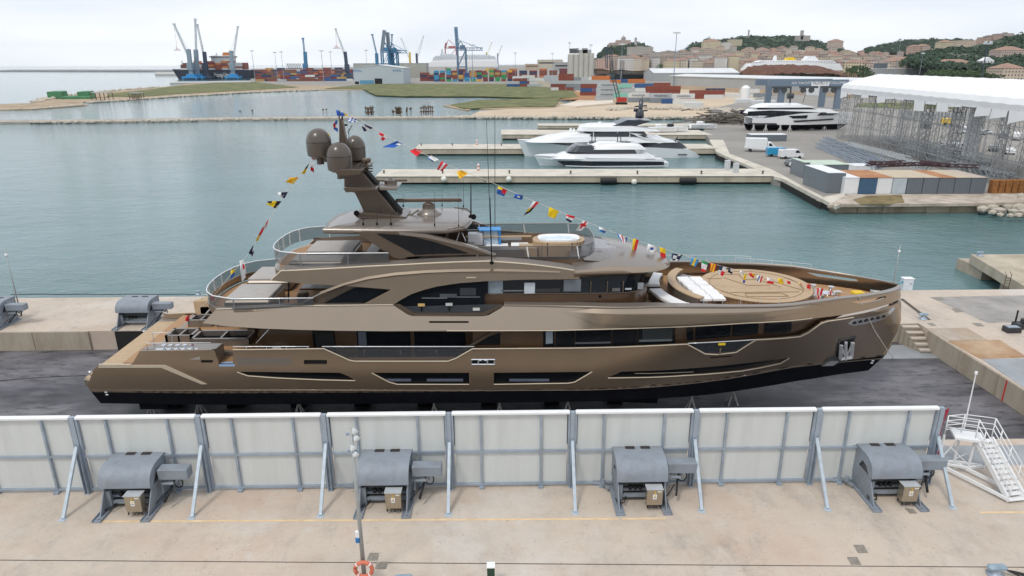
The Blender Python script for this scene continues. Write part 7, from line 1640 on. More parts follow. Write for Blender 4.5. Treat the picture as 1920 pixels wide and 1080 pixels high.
# ferry
t=thing('ferry','white ferry with a yellow funnel behind the ruined shed','ship',U(1500,135,930)[:]); f_=lambda a,b: lz(a,b,930,t)
m=MB(); P=[f_(1398,132),f_(1410,119),f_(1440,116),f_(1575,119),f_(1582,132)]; m.xz(P,0,24); m.build('hull',ww,t); m=MB(); P=[f_(1420,117),f_(1432,113),f_(1562,113),f_(1570,118)]; m.xz(P,2,22); m.build('superstructure',ww,t)
m=MB(); P=[f_(1512,114),f_(1520,105),f_(1532,105),f_(1540,114)]; m.xz(P,6,18); m.build('bridge_mast',ww,t); m=MB(); P=[f_(1478,115),f_(1482,108),f_(1492,107),f_(1498,115)]; m.xz(P,6,18); m.build('funnel',yellowm,t); m=MB(); P=[f_(1455,115),f_(1458,104),f_(1462,104),f_(1462,115)]; m.xz(P,10,13); m.build('mast',ww,t)
m=MB()
for k in range(28): a=f_(1425+k*5,116.5); b=f_(1428+k*5,115.5); m.bb(a[0],b[0],1.7,1.9,a[1],b[1])
tag(m.build('window_row',wglass,t),kind='stuff')
# ================= cranes =================
cb_=M('crane_blue',(.05,.19,.34),rough=.6,var=.1,scale=.1); cg_=M('crane_steel',(.24,.30,.36),rough=.6,var=.1,scale=.1); cw_=M('crane_white',(.58,.62,.64),rough=.6,var=.06); cn_=M('crane_navy',(.04,.06,.10),rough=.6); cy_=M('crane_yellow',(.55,.42,.10),rough=.6); cr_=M('crane_red',(.42,.13,.12),rough=.6)
def lattice(m,a,b,w,th,n=None):
    a=Vector(a); b=Vector(b); d=b-a; L=d.length; n=n or max(4,int(L/(w*1.4))); d.normalize(); s=Vector((0,1,0)); u=d.cross(s).normalized()
    C=[(i,j) for i,j in ((-1,-1),(1,-1),(1,1),(-1,1))]; P=lambda k,c: a+d*(L*k/n)+u*(c[0]*w/2)+s*(c[1]*w/2)
    for c in C: m.bar(P(0,c),P(n,c),th)
    for k in range(n):
        for i in range(4): m.bar(P(k,C[i]),P(k+1,C[(i+1)%4]),th*.6)
def harbor_crane(label,base,towertop,jibroot,jibtip,Yd,tw,matT,matJ,matB,hook=None):
    t=thing('harbour_crane',label,'crane',(U(base[0],base[1],Yd).x,Yd,-1.0)); o=t.location
    Q=lambda a: U(a[0],a[1],Yd)-Vector(o)
    m=MB(); b_=Q(base); tt_=Q(towertop); m.bar((b_.x,0,1.5),(tt_.x,0,tt_.z),tw*1.2,tw); m.bar((b_.x,0,tt_.z*.3),(b_.x,0,tt_.z*.55),tw*1.7,tw*1.7); m.build('tower',matT,t)
    m=MB(); lattice(m,Q(jibroot),Q(jibtip),tw*.42,tw*.11,10); tp=Q(jibtip); m.box(tp,(tw*1.0,tw*.5,tw*.4)); m.build('jib',matJ,t)
    m=MB(); m.bb(b_.x-tw*2.6,b_.x+tw*2.6,-tw*1.8,tw*1.8,1.0,3.6); m.bb(b_.x-tw*1.4,b_.x+tw*1.4,-tw,tw,3.4,7)
    for sx in (-1,1):
        for sy in (-1,1): m.bb(b_.x+sx*tw*2.2-1,b_.x+sx*tw*2.2+1,sy*tw*1.6-1,sy*tw*1.6+1,-.6,1.2)
    m.build('undercarriage',matB,t)
    m=MB(); m.tube([Q(towertop),Q(jibtip)],.15,4); m.build('hoist_rope',matT,t)
    if hook:
        m=MB(); q=Q(hook); m.tube([Q(jibtip),q],.18,4); m.box(q,(5,2,.8)); m.bar(q,q+Vector((0,0,4)),.5); m.box(q+Vector((0,0,-1.6)),(10,2.4,.7)); m.build('spreader',cr_,t)
    return t
blu=M('crane_bright_blue',(.03,.26,.55),rough=.6)
harbor_crane('grey mobile crane with jib leaning left over the ship bow, leftmost',(360,148),(353,92),(356,112),(326,45),1080,4.5,cg_,cw_,blu,hook=(332,92))
harbor_crane('tall grey mobile crane with upright jib, second from the left',(371,148),(367,93),(368,100),(366,36),1090,4.5,cg_,cw_,blu)
harbor_crane('dark-towered mobile crane with jib leaning left, third from the left',(388,148),(383,97),(382,105),(370,46),1100,4.0,cn_,cw_,cn_)
harbor_crane('grey mobile crane with jib leaning right at the ship stern',(438,146),(433,95),(437,112),(446,50),1080,4.0,cg_,cw_,blu)
harbor_crane('dark crane with long white jib leaning left above the containers',(652,142),(647,97),(649,112),(629,54),1000,3.5,cn_,cw_,cn_,hook=(631,88))
harbor_crane('blue harbour crane standing alone, jib upright',(573,128),(572,97),(571,100),(568,72),1150,4.2,cb_,cb_,cb_)
harbor_crane('light blue luffing crane behind the hangar, left',(707,122),(706,100),(708,110),(698,65),1000,3.5,cb_,cb_,cb_)
harbor_crane('light blue luffing crane behind the hangar, right',(738,122),(735,95),(733,104),(735,65),1000,3.5,cb_,cb_,cb_)
harbor_crane('pale luffing crane with yellow base right of the hangar',(769,118),(768,98),(766,108),(752,72),1300,3.0,cy_,cw_,cy_)
harbor_crane('pale crane with jib leaning right above the grey shed',(782,118),(781,100),(784,106),(794,68),1300,3.0,cn_,cw_,cn_)
harbor_crane('yellow crane right of the gantry, jib leaning right',(913,112),(912,98),(913,104),(922,80),1800,3.0,cy_,cy_,cy_)
harbor_crane('grey crane at the right of the cruise ship',(933,112),(933,100),(934,106),(941,86),1800,3.0,cg_,cg_,cg_)
# ship-to-shore gantries
def sts(label,px0,px1,pyb,pybeam,boomtip,backx,Yd,mat,mat2):
    t=thing('gantry_crane',label,'crane',(U(px0,pyb,Yd).x,Yd,-1.0)); Q=lambda a,b: U(a,b,Yd)-t.location
    zb=Q(px0,pybeam).z; x1=Q(px1,pyb).x
    for x in (0,x1):
        for y in (0,16): m=MB(); m.bar((x,y,0),(x*.96,y,zb),1.8); m.build('leg',mat,t)
    m=MB(); 
    for y in (0,16): m.bar((0,y,zb*.42),(x1,y,zb*.42),1.3); m.bar((0,y,zb*.42),(x1,y,zb),.7); m.bar((0,y,0.8),(x1,y,.8),1.3)
    for x in (0,x1): m.bar((x,0,zb*.42),(x,16,zb*.42),1.2)
    m.build('brace',mat,t)
    m=MB(); bx=Q(backx,pybeam).x; lattice(m,(bx,8,zb),(0,8,zb),3.4,.7); m.bb(x1*.3,x1*.9,4,12,zb-.5,zb+5); m.build('main_beam',mat,t)
    bt=Q(*boomtip); m=MB(); lattice(m,(0,8,zb),(bt.x,8,bt.z),3.6,.8); m.bar((0,8,zb),(bt.x,8,bt.z),2.2); m.build('raised_boom',mat2,t)
    ap=Q(px0+(px1-px0)*.25,pybeam-16); m=MB(); m.bar((0,8,zb),ap+Vector((0,8,0)),1.0); m.bar((x1,8,zb),ap+Vector((0,8,0)),1.0); m.tube([ap+Vector((0,8,0)),(bt.x,8,bt.z*.82)],.3,4); m.tube([ap+Vector((0,8,0)),(bx,8,zb)],.3,4); m.build('apex_frame',mat,t)
sts('steel-blue ship-to-shore gantry with raised boom right of centre',858,874,126,92,(854,50),905,950,M('gantry_blue',(.10,.18,.28),rough=.6),M('gantry_blue2',(.13,.25,.38),rough=.6))
sts('blue gantry with raised dark boom behind the hangar, left',716,730,126,96,(719,56),750,980,cb_,cg_); sts('blue gantry with raised dark boom behind the hangar, right',729,745,126,97,(725,60),762,985,cb_,cg_)
sts('pale red shipyard gantry behind the cruise ship',835,856,112,90,(836,80),862,1900,cr_,cr_)
m=MB(); t=thing('steel_gantry_section','dark blue steel truss block on the quay left of the alone-standing crane','truss',U(538,128,1150)[:])
lattice(m,(0,0,0),(23,0,0),7,.8,8); m.v=[(a,b,c+3) for a,b,c in m.v]; m.build('frame',cn_,t)
# crawler crane with red cab
Yd=G(1165,196,zt).y; t=thing('crawler_crane','red crawler crane with tall dark lattice boom on the sand','crane',(G(1165,196,zt).x,Yd,zt)); Q=lambda a,b: U(a,b,Yd)-t.location
m=MB(); lattice(m,Q(1160,187),Q(1146,126),1.5,.24); m.build('boom',M('crane_green_dark',(.02,.05,.045),rough=.6),t); m=MB(); lattice(m,Q(1146,126),Q(1145,92),1.3,.22); lattice(m,Q(1138,128),Q(1137,90),1.0,.2); m.build('leader',cn_,t)
m=MB(); m.cbox((0,0,2.6),(5.2,3.2,2.4),.2); m.build('cab',M('crane_cab_red',(.40,.03,.02),rough=.5),t); m=MB(); m.cbox((0,-1.4,.6),(6,.9,1.1),.3); m.cbox((0,1.4,.6),(6,.9,1.1),.3); m.build('track',darkm,t)
# tall lamp masts
for i,(px,pt,pb,Yd,w_) in enumerate(((1269,61,150,600,.5),(1167,83,150,600,.4),(885,84,150,830,.5),(472,95,130,900,.4),(515,98,130,900,.35),(527,97,130,900,.35),(602,95,150,880,.45),(619,97,130,950,.35),(686,94,125,900,.35),(966,99,126,900,.35),(1036,100,118,900,.3),(1068,80,110,820,.3),(1108,84,110,820,.3),(1689,76,140,760,.35),(1731,100,130,760,.3),(1609,118,130,760,.01),(1284,92,118,900,.25))):
    if w_<.02: continue
    top=U(px,pt,Yd); t=thing('light_mast','tall harbour light mast, %s counted from the left edge'%ORD[sorted((1269,1167,885,472,515,527,602,619,686,966,1036,1068,1108,1689,1731,1284)).index(px)],'light mast',(top.x,Yd,zt),'tall light masts of the port')
    m=MB(); m.tube([(0,0,0),(0,0,top.z-zt)],w_,8,r2=w_*.5); m.build('pole',cg_,t); m=MB(); m.lathe((0,0,top.z-zt-.8),[(w_*2,0),(w_*7,.4),(w_*7,1.0),(w_*2,1.3)],12); m.build('lamp_ring',cw_,t)
p=G(1613,150,-.6); Yd=330; top=U(1645,88,Yd) if False else U(1852,82,Yd); t=thing('light_mast','dark leaning floodlight mast at the right above the tent roof','light mast',(U(1845,130,Yd).x,Yd,zt)); m=MB(); m.tube([(0,0,0),(top.x-t.location.x,0,top.z-zt)],.35,8,r2=.2); m.build('pole',cn_,t); m=MB(); m.box((top.x-t.location.x,0,top.z-zt),(4,1,.5)); m.box((top.x-t.location.x-1.2,-.3,top.z-zt+.7),(1,.8,.9)); m.box((top.x-t.location.x+1.2,-.3,top.z-zt+.7),(1,.8,.9)); m.build('floodlight',cw_,t)
# ================= container ship and cruise ship =================
Yd=1110; t=thing('container_ship','dark-hulled container ship loaded with red and orange boxes','ship',(U(322,150,Yd).x,Yd,ZW)); Q=lambda a,b: (U(a,b,Yd).x-t.location.x,U(a,b,Yd).z-ZW)
m=MB(); P=[Q(320,129.5),Q(336,131),Q(470,131),Q(470,151),Q(334,151.5)]; n=20
prof=lambda x,w0: w0
W2=16; m.xz(P,4,30); xb=Q(320,130)[0]; 
m.build('hull',M('ship_navy',(.012,.02,.04),rough=.5),t,bevel=.8)
m=MB(); P=[Q(334,147),Q(470,147),Q(470,151.6),Q(334.5,151.6)]; m.xz(P,3.9,30.1); m.build('boot_topping',M('ship_dark_blue',(.01,.03,.07),rough=.5),t)
text_mesh('Hapag-Lloyd',9,'ship_name',whitem,t,(Q(400,144)[0],3.6,Q(400,144)[1]),wd=Q(424,144)[0]-Q(400,144)[0]+6,align='LEFT')
r=random.Random(3); deckc=['rust red','orange','dark red','white','rust red','brown','pale grey','orange']; NS=0
for bx in range(9):
    px=345+bx*12.6; 
    if 392<px<404: pass
    hh=[3,4,5,4,5,6,5,5,4][bx]
    for k in range(hh):
        for jj in range(1):
            c=r.choice(deckc); x_,z_=Q(px,131); o=container(c,12.2,(t.location.x+x_,Yd+4.5,ZW+z_+k*CH),0,'%s container on the ship deck, bay %s from the bow, %s layer'%(c,ORD[bx],ORD[k]),'containers on the ship'); NC[0]+=1
m=MB(); m.bb(Q(340,131)[0],Q(455,131)[0],8,28,Q(340,131)[1],Q(340,118)[1]); m.build('cargo_block',cm['rust red'],t)
m=MB(); P=[Q(391,131),Q(391,104),Q(431,104),Q(431,131)]; m.xz(P,9,26); m.build('accommodation',ww,t); m=MB(); P=[Q(389,107.5),Q(389,105.5),Q(433,105.5),Q(433,107.5)]; m.xz(P,6,27); m.build('bridge_wing',wglass,t); m=MB(); P=[Q(411,104),Q(412,98),Q(421,98),Q(422,104)]; m.xz(P,12,20); m.build('funnel',cm['orange'],t); m=MB(); P=[Q(398,104),Q(399,99),Q(400,99),Q(401,104)]; m.xz(P,12,14); P=[Q(333,131),Q(334,112),Q(335,112),Q(336,131)]; m.xz(P,12,13); m.build('mast',cw_,t)
Yd=1500; t=thing('cruise_ship','long white cruise ship with many decks on the horizon','ship',(U(800,125,Yd).x,Yd,ZW)); Q=lambda a,b: (U(a,b,Yd).x-t.location.x,U(a,b,Yd).z-ZW)
crm=facade('cruise_decks',(.62,.65,.68),win=(.32,.36,.40),su=5,sv=3.6)
m=MB(); P=[Q(798,119),Q(812,114),Q(932,112),Q(934,126),Q(803,126)]; m.xz(P,0,34); m.build('hull',ww,t,bevel=1)
m=MB(); P=[Q(810,114.5),Q(812,108),Q(818,104.5),Q(928,105),Q(931,113)]; m.xz(P,2,32); m.build('superstructure',crm,t)
m=MB(); P=[Q(823,105),Q(826,101),Q(850,101),Q(856,105)]; m.xz(P,6,28); P=[Q(866,105),Q(868,102),Q(918,102.5),Q(922,105.5)]; m.xz(P,6,28); m.build('upper_deck',crm,t); m=MB(); P=[Q(825,102),Q(827,91),Q(829,91),Q(831,102)]; m.xz(P,12,16); m.build('mast',cw_,t)
P=[]; 
# ================= yard things on the right =================
# row of containers in the yard (parallel to the dock)
zy=-.6
gm=M('container_slate',(.155,.18,.205),rough=.5,var=.06,scale=.3); om=M('top_rust',(.40,.19,.09),rough=.9,var=.3,scale=.4)
def ycont(px0,px1,pyb,pyt,dep,mat,label,topmat=None,zg=zy):
    a=G(px0,pyb,zg); b=U(px1,pyb,a.y); h=U((px0+px1)/2,pyt,a.y).z-zg; t=thing('storage_container',label,'container',(a.x,a.y,zg),'storage containers in the yacht yard'); w=b.x-a.x-.06
    m=MB(); m.bb(0,w,0,dep,0,h); n=max(3,int(w/.35))
    for k in range(n): m.bb(w*(k+.15)/n,w*(k+.6)/n,-.06,0.0,.12,h-.15)
    m.build('body',mat,t); m=MB(); m.bb(-.03,w+.03,-.08,dep+.03,h+.003,h+.07); m.build('top',topmat or mat,t); return t
t=ycont(1548,1582,362,324.5,9,gm,'grey container with bright roof turned end-on, first of the yard row',topmat=whitem); 
row=[(1581,1608,'white',whitem,whitem),(1609,1642,'blue',M('yard_blue',(.06,.13,.22),rough=.6),om),(1642,1670,'white',whitem,om),(1671,1697,'pale blue-white',M('yard_pale',(.50,.56,.60),rough=.5),M('top_sand',(.52,.44,.33),rough=.9,var=.2)),(1698,1727,'slate',gm,M('top_sand',(.52,.44,.33))),(1728,1756,'slate',gm,M('top_sand',(.52,.44,.33))),(1757,1786,'slate',gm,om),(1787,1816,'slate',gm,M('top_sand',(.52,.44,.33))),(1817,1846,'slate',gm,M('top_pale',(.50,.42,.36),rough=.9,var=.2))]
for i,(a,b_,n_,mt,tm) in enumerate(row): ycont(a,b_,364,333.5,8,mt,'%s container of the yard row, %s after the bright-roofed end one'%(n_,ORD[i]),topmat=tm)
for a,b_,lb in ((1505,1516,'narrow end of the slate double cabin left of the container row'),(1516,1589,'long slate cabin with pale green and white top left of the container row')):
    ycont(a,b_,334,305 if a==1505 else 309,6,gm,lb,topmat=M('top_green',(.50,.60,.50),rough=.8,var=.15))
ycont(1408,1475,265,253,4,gm,'long grey box behind the parked vans',topmat=whitem); ycont(1603,1640,322,312,4,whitem,'white cabin between the cabins and the pipe sections',topmat=whitem)
t=thing('rusty_tanks','rusty steel piles at the right end of the container row','steel pile',G(1860,362,zy)[:])
for k in range(6): m=MB(); m.cbox((k*1.1,0,1.1),(.9,1.2,2.2),.1); m.build('plate',M('rust_orange',(.30,.13,.04),rough=.9,var=.4,scale=2),t)
# vehicles
def car(kind,col,px,py,rz,label,sc=1.0,zg=zy,roof=None):
    p=G(px,py,zg); t=thing('parked_'+kind,label,kind,(p.x,p.y,zg),'vehicles parked in the yacht yard',rz); L,Wd=(4.4,1.8) if kind=='car' else (5.2,2.0)
    if kind=='truck': L,Wd=7.0,2.3
    if kind=='car': prof=[(-2.2,.35),(-2.15,.85),(-1.95,.95),(-1.5,1.38),(.45,1.42),(1.15,.98),(2.05,.82),(2.2,.6),(2.2,.35)]; gl=[(-1.75,.98),(-1.42,1.32),(.40,1.36),(.98,.99)]
    elif kind=='van': prof=[(-2.6,.4),(-2.6,1.9),(-2.45,2.05),(1.2,2.05),(1.85,1.35),(2.5,1.1),(2.6,.8),(2.6,.4)]; gl=[(.6,1.3),(.6,1.85),(1.2,1.9),(1.72,1.33)]
    else: prof=[(-3.5,.8),(-3.5,1.0),(1.5,1.0),(1.6,2.3),(2.4,2.3),(3.1,1.5),(3.5,1.3),(3.5,.5),(1.4,.5)]; gl=[(1.9,1.45),(1.9,2.1),(2.3,2.12),(2.85,1.5)]
    m=MB(); m.xz(prof,-Wd/2,Wd/2); m.build('body',col,t,bevel=.07)
    m=MB(); m.xz(gl,-Wd/2-.015,Wd/2+.015); m.build('window',wglass,t)
    m=MB(); fr=gl[-2:]; m.add([(fr[0][0]+.06,-Wd/2+.15,fr[0][1]+.03),(fr[1][0]+.08,-Wd/2+.12,fr[1][1]+.05),(fr[1][0]+.08,Wd/2-.12,fr[1][1]+.05),(fr[0][0]+.06,Wd/2-.15,fr[0][1]+.03)],[(0,1,2,3),(3,2,1,0)][:1]); m.build('windscreen',wglass,t)
    if kind=='truck': m=MB(); m.cbox((-1.0,0,2.1),(4.9,2.35,2.2),.06); m.build('cargo_box',roof or whitem,t)
    for sx in (-.62,.62):
        for sy in (-1,1): m=MB(); m.cyl((sx*L/2*1.0,sy*(Wd/2-.1)-.11,.34),.34,.22,14,axis='y'); m.build('wheel',blackm,t)
    return t
vb=M('van_blue',(.02,.28,.50),rough=.3,coat=.5); grc=M('car_grey',(.10,.11,.12),rough=.3,coat=.5); wc=M('car_white',(.75,.76,.77),rough=.25,coat=.5)
car('truck',whitem,1424,284,-.25,'white box truck at the left of the parked vans'); car('van',vb,1458,293,-.1,'bright blue van between the box truck and the white van'); car('van',wc,1482,297,.05,'small white van in front of the slate cabins'); car('car',grc,1490,311,.35,'dark grey car left of the slate cabins'); car('car',wc,1502,314,.1,'white car touching the slate cabins')
for i,(px,py,c,n_) in enumerate(((1820,250,wc,'white'),(1845,252,wc,'white'),(1766,281,wc,'white'),(1790,284,wc,'pale'),(1812,287,grc,'dark'),(1880,258,grc,'dark'),(1905,262,wc,'white'),(1862,283,grc,'dark'),(1890,288,wc,'white'),(1735,240,grc,'dark'),(1770,278,grc,'dark'))):
    car('car' if i%3 else 'van',c,px,py,R(10+i*7),'%s vehicle behind the scaffold hall, %s of the group'%(n_,ORD[i]))
m=MB(); p=G(1773,236,zy); t=thing('yellow_loader','small yellow loader behind the scaffold hall','loader',p[:]); m.cbox((0,0,1.6),(3,2,1.8),.2); m.build('body',yellowm,t); m=MB(); m.cyl((-1,-1.1,.6),.6,.4,12,axis='y'); m.cyl((1,-1.1,.6),.6,.4,12,axis='y'); m.build('wheel',blackm,t)
# pipe / truss bundles
galv=M('galv_pipe',(.50,.53,.54),rough=.5,metal=.3,var=.15,scale=1)
def trussb(pa,pb,label,w=1.1,mat=steel,th=.14,zz=0.0):
    a=G(*pa,zy)+Vector((0,0,w/2+.1+zz)); b=G(*pb,zy)+Vector((0,0,w/2+.1+zz)); t=thing('truss_section',label,'truss',a[:],'steel truss sections lying in the yard'); m=MB(); d=(b-a).normalized(); s=Vector((-d.y,d.x,0)); L=(b-a).length; n=max(4,int(L/1.3)); C=[(-1,-1),(1,-1),(1,1),(-1,1)]; up=Vector((0,0,1)); P=lambda k,c: d*(L*k/n)+s*(c[0]*w/2)+up*(c[1]*w/2)
    for c in C: m.bar(P(0,c),P(n,c),th)
    for k in range(n):
        for i in range(4): m.bar(P(k,C[i]),P(k+1,C[(i+1)%4]),th*.7)
    m.build('lattice',mat,t)
k=0
for (pa,pb) in (((1594,282),(1741,324)),((1588,277),(1700,306)),((1700,286),(1880,338)),((1690,280),(1850,318)),((1786,318),(1895,340)),((1660,268),(1800,300))):
    k+=1; trussb(pa,pb,'long pale pipe truss lying on the yard, %s of six'%ORD[k-1],1.2,galv,.3)
k=0
for i in range(6):
    for j in range(3):
        pa=(1532+i*18+j*7,276+i*8-j*6); pb=(pa[0]+20,pa[1]+7.5); k+=1; trussb(pa,pb,'short grey truss bundle beside the roadway, %s of eighteen'%ORD[k-1],1.0,steel,.16)
for i,(pa,pb) in enumerate((((1620,335),(1690,330)),((1625,331),(1700,336)),((1640,338),(1740,333)),((1700,334),(1830,340)),((1720,330),(1780,338)))):
    trussb(pa,pb,'dark scrap truss on top of the container row, %s of five'%ORD[i],.5,M('scrap_dark',(.07,.035,.04),rough=.8,var=.3),.14,zz=2.3)
# ---------------- tent hall on scaffolding ----------------
A=U(1583,160,194); B=U(1932,190,112); A.z=14.2; B.z=13.9; dAB=B-A; dAB.z=0; LT=dAB.length; dn=dAB.normalized(); off=Vector((-dn.y,dn.x,0))*8.6; LT2=LT+45
t=thing('tent_hall','huge white tent roof standing on lattice scaffold towers','tent hall',(A.x,A.y,zy)); O=Vector((A.x,A.y,zy)); side=off.normalized(); hw_=off.length
sag=MB(); rows=[]; NB=26
for k in range(NB*2+1):
    u=k/(NB*2)*LT2; pr=[]; ze=14.2+.15*(k%2)
    for s_,z_ in ((-.6,ze-2.2),(-.75,ze-1.2),(-.3,ze-.2),(1.5,ze+.55),(hw_*.5,15.6+.08*(k%2)),(hw_,16.7+.08*(k%2)),(hw_*1.5,15.6),(hw_*2-1,14.5),(hw_*2+.6,13)): pr.append(tuple(O+dn*u+side*s_+Vector((0,0,z_-zy))))
    rows.append(pr)
sag.grid(rows,flip=True); sag.v=[tuple(Vector(v)-O) for v in sag.v]; cv=sag.build('canvas_roof',M('canvas_white',(.80,.81,.82),rough=.6,var=.04,scale=.3,bump=.2,bscale=.6),t,autosm=25,solid=.06)
# end gable canvas + ragged skirts
g=MB(); g.add([rows[0][i] for i in range(9)],[tuple(range(9))]); g.v=[tuple(Vector(v)-O) for v in g.v]; g.build('gable_canvas',M('canvas_white',(.8,.8,.8)),t,solid=.05)
r=random.Random(9)
for k in range(NB):
    u0=k/NB*LT2+.15; u1=(k+1)/NB*LT2-.15; dz=r.choice((.2,.6,1.0,1.8,.4,2.2)); 
    a=O+dn*u0-side*.66; b=O+dn*u1-side*.66; m=MB(); z1_=12.1-zy; sk=r.uniform(-.5,.5)
    m.grid([[tuple(a-O+Vector((0,0,z1_))),tuple(b-O+Vector((0,0,z1_)))],[tuple(a-O+dn*sk+Vector((0,0,z1_-dz))),tuple(b-O+dn*sk*.4+Vector((0,0,z1_-dz*r.uniform(.5,1))))]]); m.build('skirt',M('canvas_white',(.8,.8,.8)),t,solid=.04)
sc_=M('scaffold_steel',(.34,.35,.36),rough=.5,metal=.2,var=.1)
def tower(o,w,h,th,n,par):
    m=MB(); P=lambda i,k:o+dn*((-1,1,1,-1)[i]*w/2)+side*((-1,-1,1,1)[i]*w/2)+Vector((0,0,h*k/n))
    for i in range(4): m.bar(P(i,0),P(i,n),th)
    for k in range(n):
        for i in range(4): m.bar(P(i,k),P((i+1)%4,k+1),th*.6); m.bar(P(i,k+1),P((i+1)%4,k+1),th*.6)
    m.build('scaffold_tower',sc_,par)
nT=14
for k in range(nT):
    u=k/(nT-1)*LT2*.97+.8; tower(dn*u+side*.6,1.5,14.3,.085,9,t); tower(dn*u+side*(hw_*2-.8),1.5,13.4,.085,7,t)
for lv in (0.4,4.3,8.2,12.2):
    m=MB()
    for s_ in (0.0,1.4): 
        m.bar(dn*.5+side*s_+Vector((0,0,lv)),dn*(LT2*.98)+side*s_+Vector((0,0,lv)),.10); 
    n=44
    for k in range(n): a=dn*(LT2*.98*k/n)+Vector((0,0,lv)); b=dn*(LT2*.98*(k+1)/n)+Vector((0,0,lv+(1.9 if k%2 else 0))); m.bar(a+Vector((0,0,1.9 if k%2==0 else 0)),b,.06)
    m.bar(dn*.5+Vector((0,0,lv+1.9)),dn*(LT2*.98)+Vector((0,0,lv+1.9)),.08); m.build('scaffold_ledger',sc_,t)
for k in range(24):
    u=(k+.5)/24*LT2*.97; m=MB(); m.tube([dn*u,dn*u+Vector((0,0,13.6))],.04,5); m.tube([dn*u+side*1.4,dn*u+side*1.4+Vector((0,0,13.6))],.04,5); m.bar(dn*u+Vector((0,0,.2)),dn*(u+3.2)+Vector((0,0,6.5)),.05); m.bar(dn*(u+3.2)+Vector((0,0,6.5)),dn*u+Vector((0,0,12.8)),.05); m.build('standard',sc_,t)
for k in range(20):
    u=(k+.5)/20*LT2*.97; m=MB(); o_=side*(hw_-1); m.tube([dn*u+o_,dn*u+o_+Vector((0,0,14.6))],.05,5); m.bar(dn*u+o_+Vector((0,0,3)),dn*(u+LT2/21)+o_+Vector((0,0,7)),.05); m.bar(dn*u+o_+Vector((0,0,10.5)),dn*(u+LT2/21)+o_+Vector((0,0,7)),.05); m.bar(dn*u+o_+Vector((0,0,7)),dn*(u+LT2/21)+o_+Vector((0,0,7)),.06); m.build('standard',sc_,t)
for k in range(2): m=MB(); u=LT2*(.34+.10*k); tower(dn*u+side*3,1.6,13.5,.13,10,t)
m=MB(); q=dn*(LT2*.40)+side*9; m.box(q+Vector((0,0,6.5)),(5,.3,12),rz=math.atan2(dn.y,dn.x)); m.build('back_canvas',M('canvas_white',(.8,.8,.8)),t)
# ---------------- travel lift ----------------
Yd=G(1590,208,zy).y; t=thing('travel_lift','grey-blue travel lift gantry with sign boards over the yard yacht','boat lift',(U(1590,208,Yd).x,Yd,zy)); Q=lambda a,b: U(a,b,Yd)-t.location
tl=M('lift_blue_grey',(.15,.20,.26),rough=.5,var=.08)
a=Q(1440,162); b=Q(1590,149); m=MB(); m.bb(a.x,b.x,-1,1,a.z,b.z); m.bb(a.x,b.x,14,16,a.z,b.z); m.build('beam',tl,t)
for px in (1574,1467):
    for dy in (0,15): x=Q(px,160).x; m=MB(); m.bb(x-1.2,x+1.2,dy-.9,dy+.9,.8,a.z); m.build('leg',tl,t)
m=MB(); 
for px in (1464,1515,1557): x=Q(px,160).x; m.cyl((x-2.2,-1.2,a.z-1.6),1.2,.8,12,axis='y'); m.cyl((x+1.4,-1.2,a.z-1.6),1.2,.8,12,axis='y'); m.bb(x-4,x+4,-1.4,-.6,a.z-.8,a.z)
m.build('hoist_block',winchd,t)
s0=Q(1519,161); s1=Q(1553,152.5); m=MB(); m.bb(s0.x,s1.x,-1.15,-1.02,s0.z,s1.z); sb=m.build('sign_board',whitem,t)
text_mesh('PALUMBO SY',2.0,'lettering',navy,sb,((s0.x+s1.x)/2,-1.2,s0.z+.6),wd=(s1.x-s0.x)*.88); text_mesh('BENETTI' if False else 'ISA YACHTS',1.4,'lettering',whitem,t,(Q(1502,158).x,-1.05,s0.z+.8),wd=9)
text_mesh('COLUMBUS',1.4,'lettering',whitem,t,(Q(1572,158).x,-1.05,s0.z+.8),wd=9)
poly('verge_grass',grassm,[(1600,200),(1700,204),(1800,203),(1780,197),(1700,192),(1610,193)],-.5,z0=-.6,kind='stuff')
m=MB(); a=G(1690,222,zy); b_=G(1990,232,zy); m.bar(a+Vector((0,0,1.2)),b_+Vector((0,0,1.2)),.4,2.4); tag(m.build('boundary_wall',wlg),'low pale boundary wall seen through the scaffold','wall')
# smaller yard clutter: brush pile and boats on the back pier
m=MB(); r=random.Random(2); p=G(1365,231,-.8)
for k in range(260):
    a=Vector((p.x+r.gauss(0,5.5),p.y+r.gauss(0,3.5),-.8+abs(r.gauss(0,1.6)))); d=Vector((r.uniform(-3,3),r.uniform(-1.5,1.5),r.uniform(-.5,.5))); m.bar(a-d,a+d,.35)
tag(m.build('driftwood_heap',M('driftwood',(.17,.15,.13),rough=.95,var=.3)),kind='stuff')
for i,(px,py) in enumerate(((1240,248),(1262,247),(1317,242))):
    p=G(px,py,-.6); t=thing('small_boat','small pale work boat on the back pier, %s from the left'%ORD[i],'boat',(p.x,p.y,-.6),'work boats on the back pier'); m=MB(); m.grid([[(x,-w_,1.6),(x,-w_*.6,.3),(x,w_*.6,.3),(x,w_,1.6)] for x,w_ in ((-4,1.3),(0,1.6),(3,1.1),(4.6,.1))],flip=True); m.build('hull',ww,t,solid=.1); m=MB(); m.cbox((-1,0,1.9),(2,1.4,1.2),.2); m.build('cabin',wglass if i==1 else ww,t)
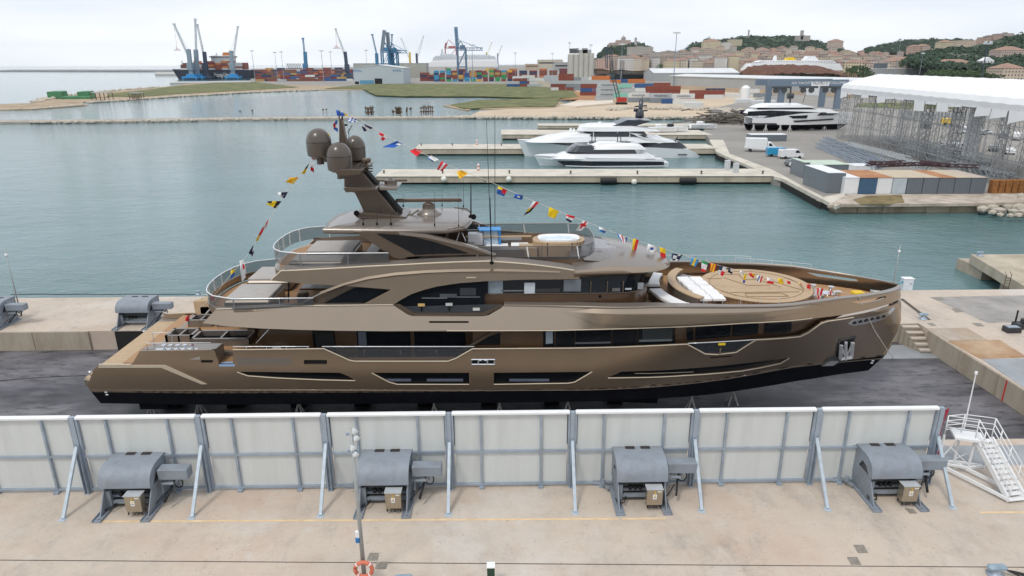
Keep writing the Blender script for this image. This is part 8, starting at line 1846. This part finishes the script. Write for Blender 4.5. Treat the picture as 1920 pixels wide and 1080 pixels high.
# long narrow ship tube / tanks at sand edge
for i,(px,py,l_) in enumerate(((1395,196,10),(1300,203,9),(1430,199,12),(1335,178,5))):
    p=G(px,py,zt); m=MB(); m.cbox((p.x,p.y,zt+1.5),(l_,3,3),.3); tag(m.build('site_cabin',M('cabin_white',(.58,.60,.60),rough=.6)),'%s site cabin near the stone heaps, right of the sand'%['pale','low pale','long white','small pale'][i],'cabin','site cabins')
m=MB(); p=G(1396,188,zt); m.cyl((p.x,p.y,zt),2.6,7,18); m.lathe((p.x,p.y,zt+7),[(2.6,0),(1.5,1.2),(.2,1.6)],18); tag(m.build('storage_tank',whitem,autosm=40),'white upright tank on the right of the sand area','tank')
for i,(a,b_,c) in enumerate((((1150,207),(1175,203),'left'),((1215,203),(1240,205),'middle'),((1262,202),(1285,206),'right'))):
    rockline('rubble_heap',[a,b_],70,1.2,-1.4,j=3)
print('containers',NC[0],'houses',N)

for o in [o for o in bpy.data.objects if o.type=='MESH' and o.parent and o.name.split('.')[0] in SPL]: split_islands(o)
# unseen hall and ground added behind the camera to darken hull and glass reflections
m=MB(); m.bb(-260,260,-420,-12.01,-5,-.02); tag(m.build('unseen_ground',conc_g),kind='structure')
t=thing('unseen_hall','long grey hall added unseen behind the viewer for dark reflections','hall',(0,-95,0)); m=MB(); m.bb(-170,170,-50,0,0,21); m.build('wall',M('hall_grey',(.20,.19,.175),rough=.8,var=.15,scale=.05),t); m=MB(); m.bb(-171,171,-51,1,21.01,22); m.build('roof',rfg,t)
for k in range(9): part(t,'door',M('hall_door',(.30,.31,.32),rough=.7),(-150+k*34,-132+k*34,.02,.3,0,14))
# ================= haze over the port =================
def haze():
    m=bpy.data.materials.new('haze'); m.use_nodes=True; n=m.node_tree; n.nodes.clear()
    o=n.nodes.new('ShaderNodeOutputMaterial'); v=n.nodes.new('ShaderNodeVolumePrincipled'); v.inputs['Density'].default_value=.00003; v.inputs['Color'].default_value=(.88,.93,1.0,1); v.inputs['Anisotropy'].default_value=.2
    n.links.new(v.outputs[0],o.inputs['Volume']); b=MB(); b.bb(-13500,13500,-800,14500,ZW-4,420); tag(b.build('haze',m),kind='stuff')
haze()
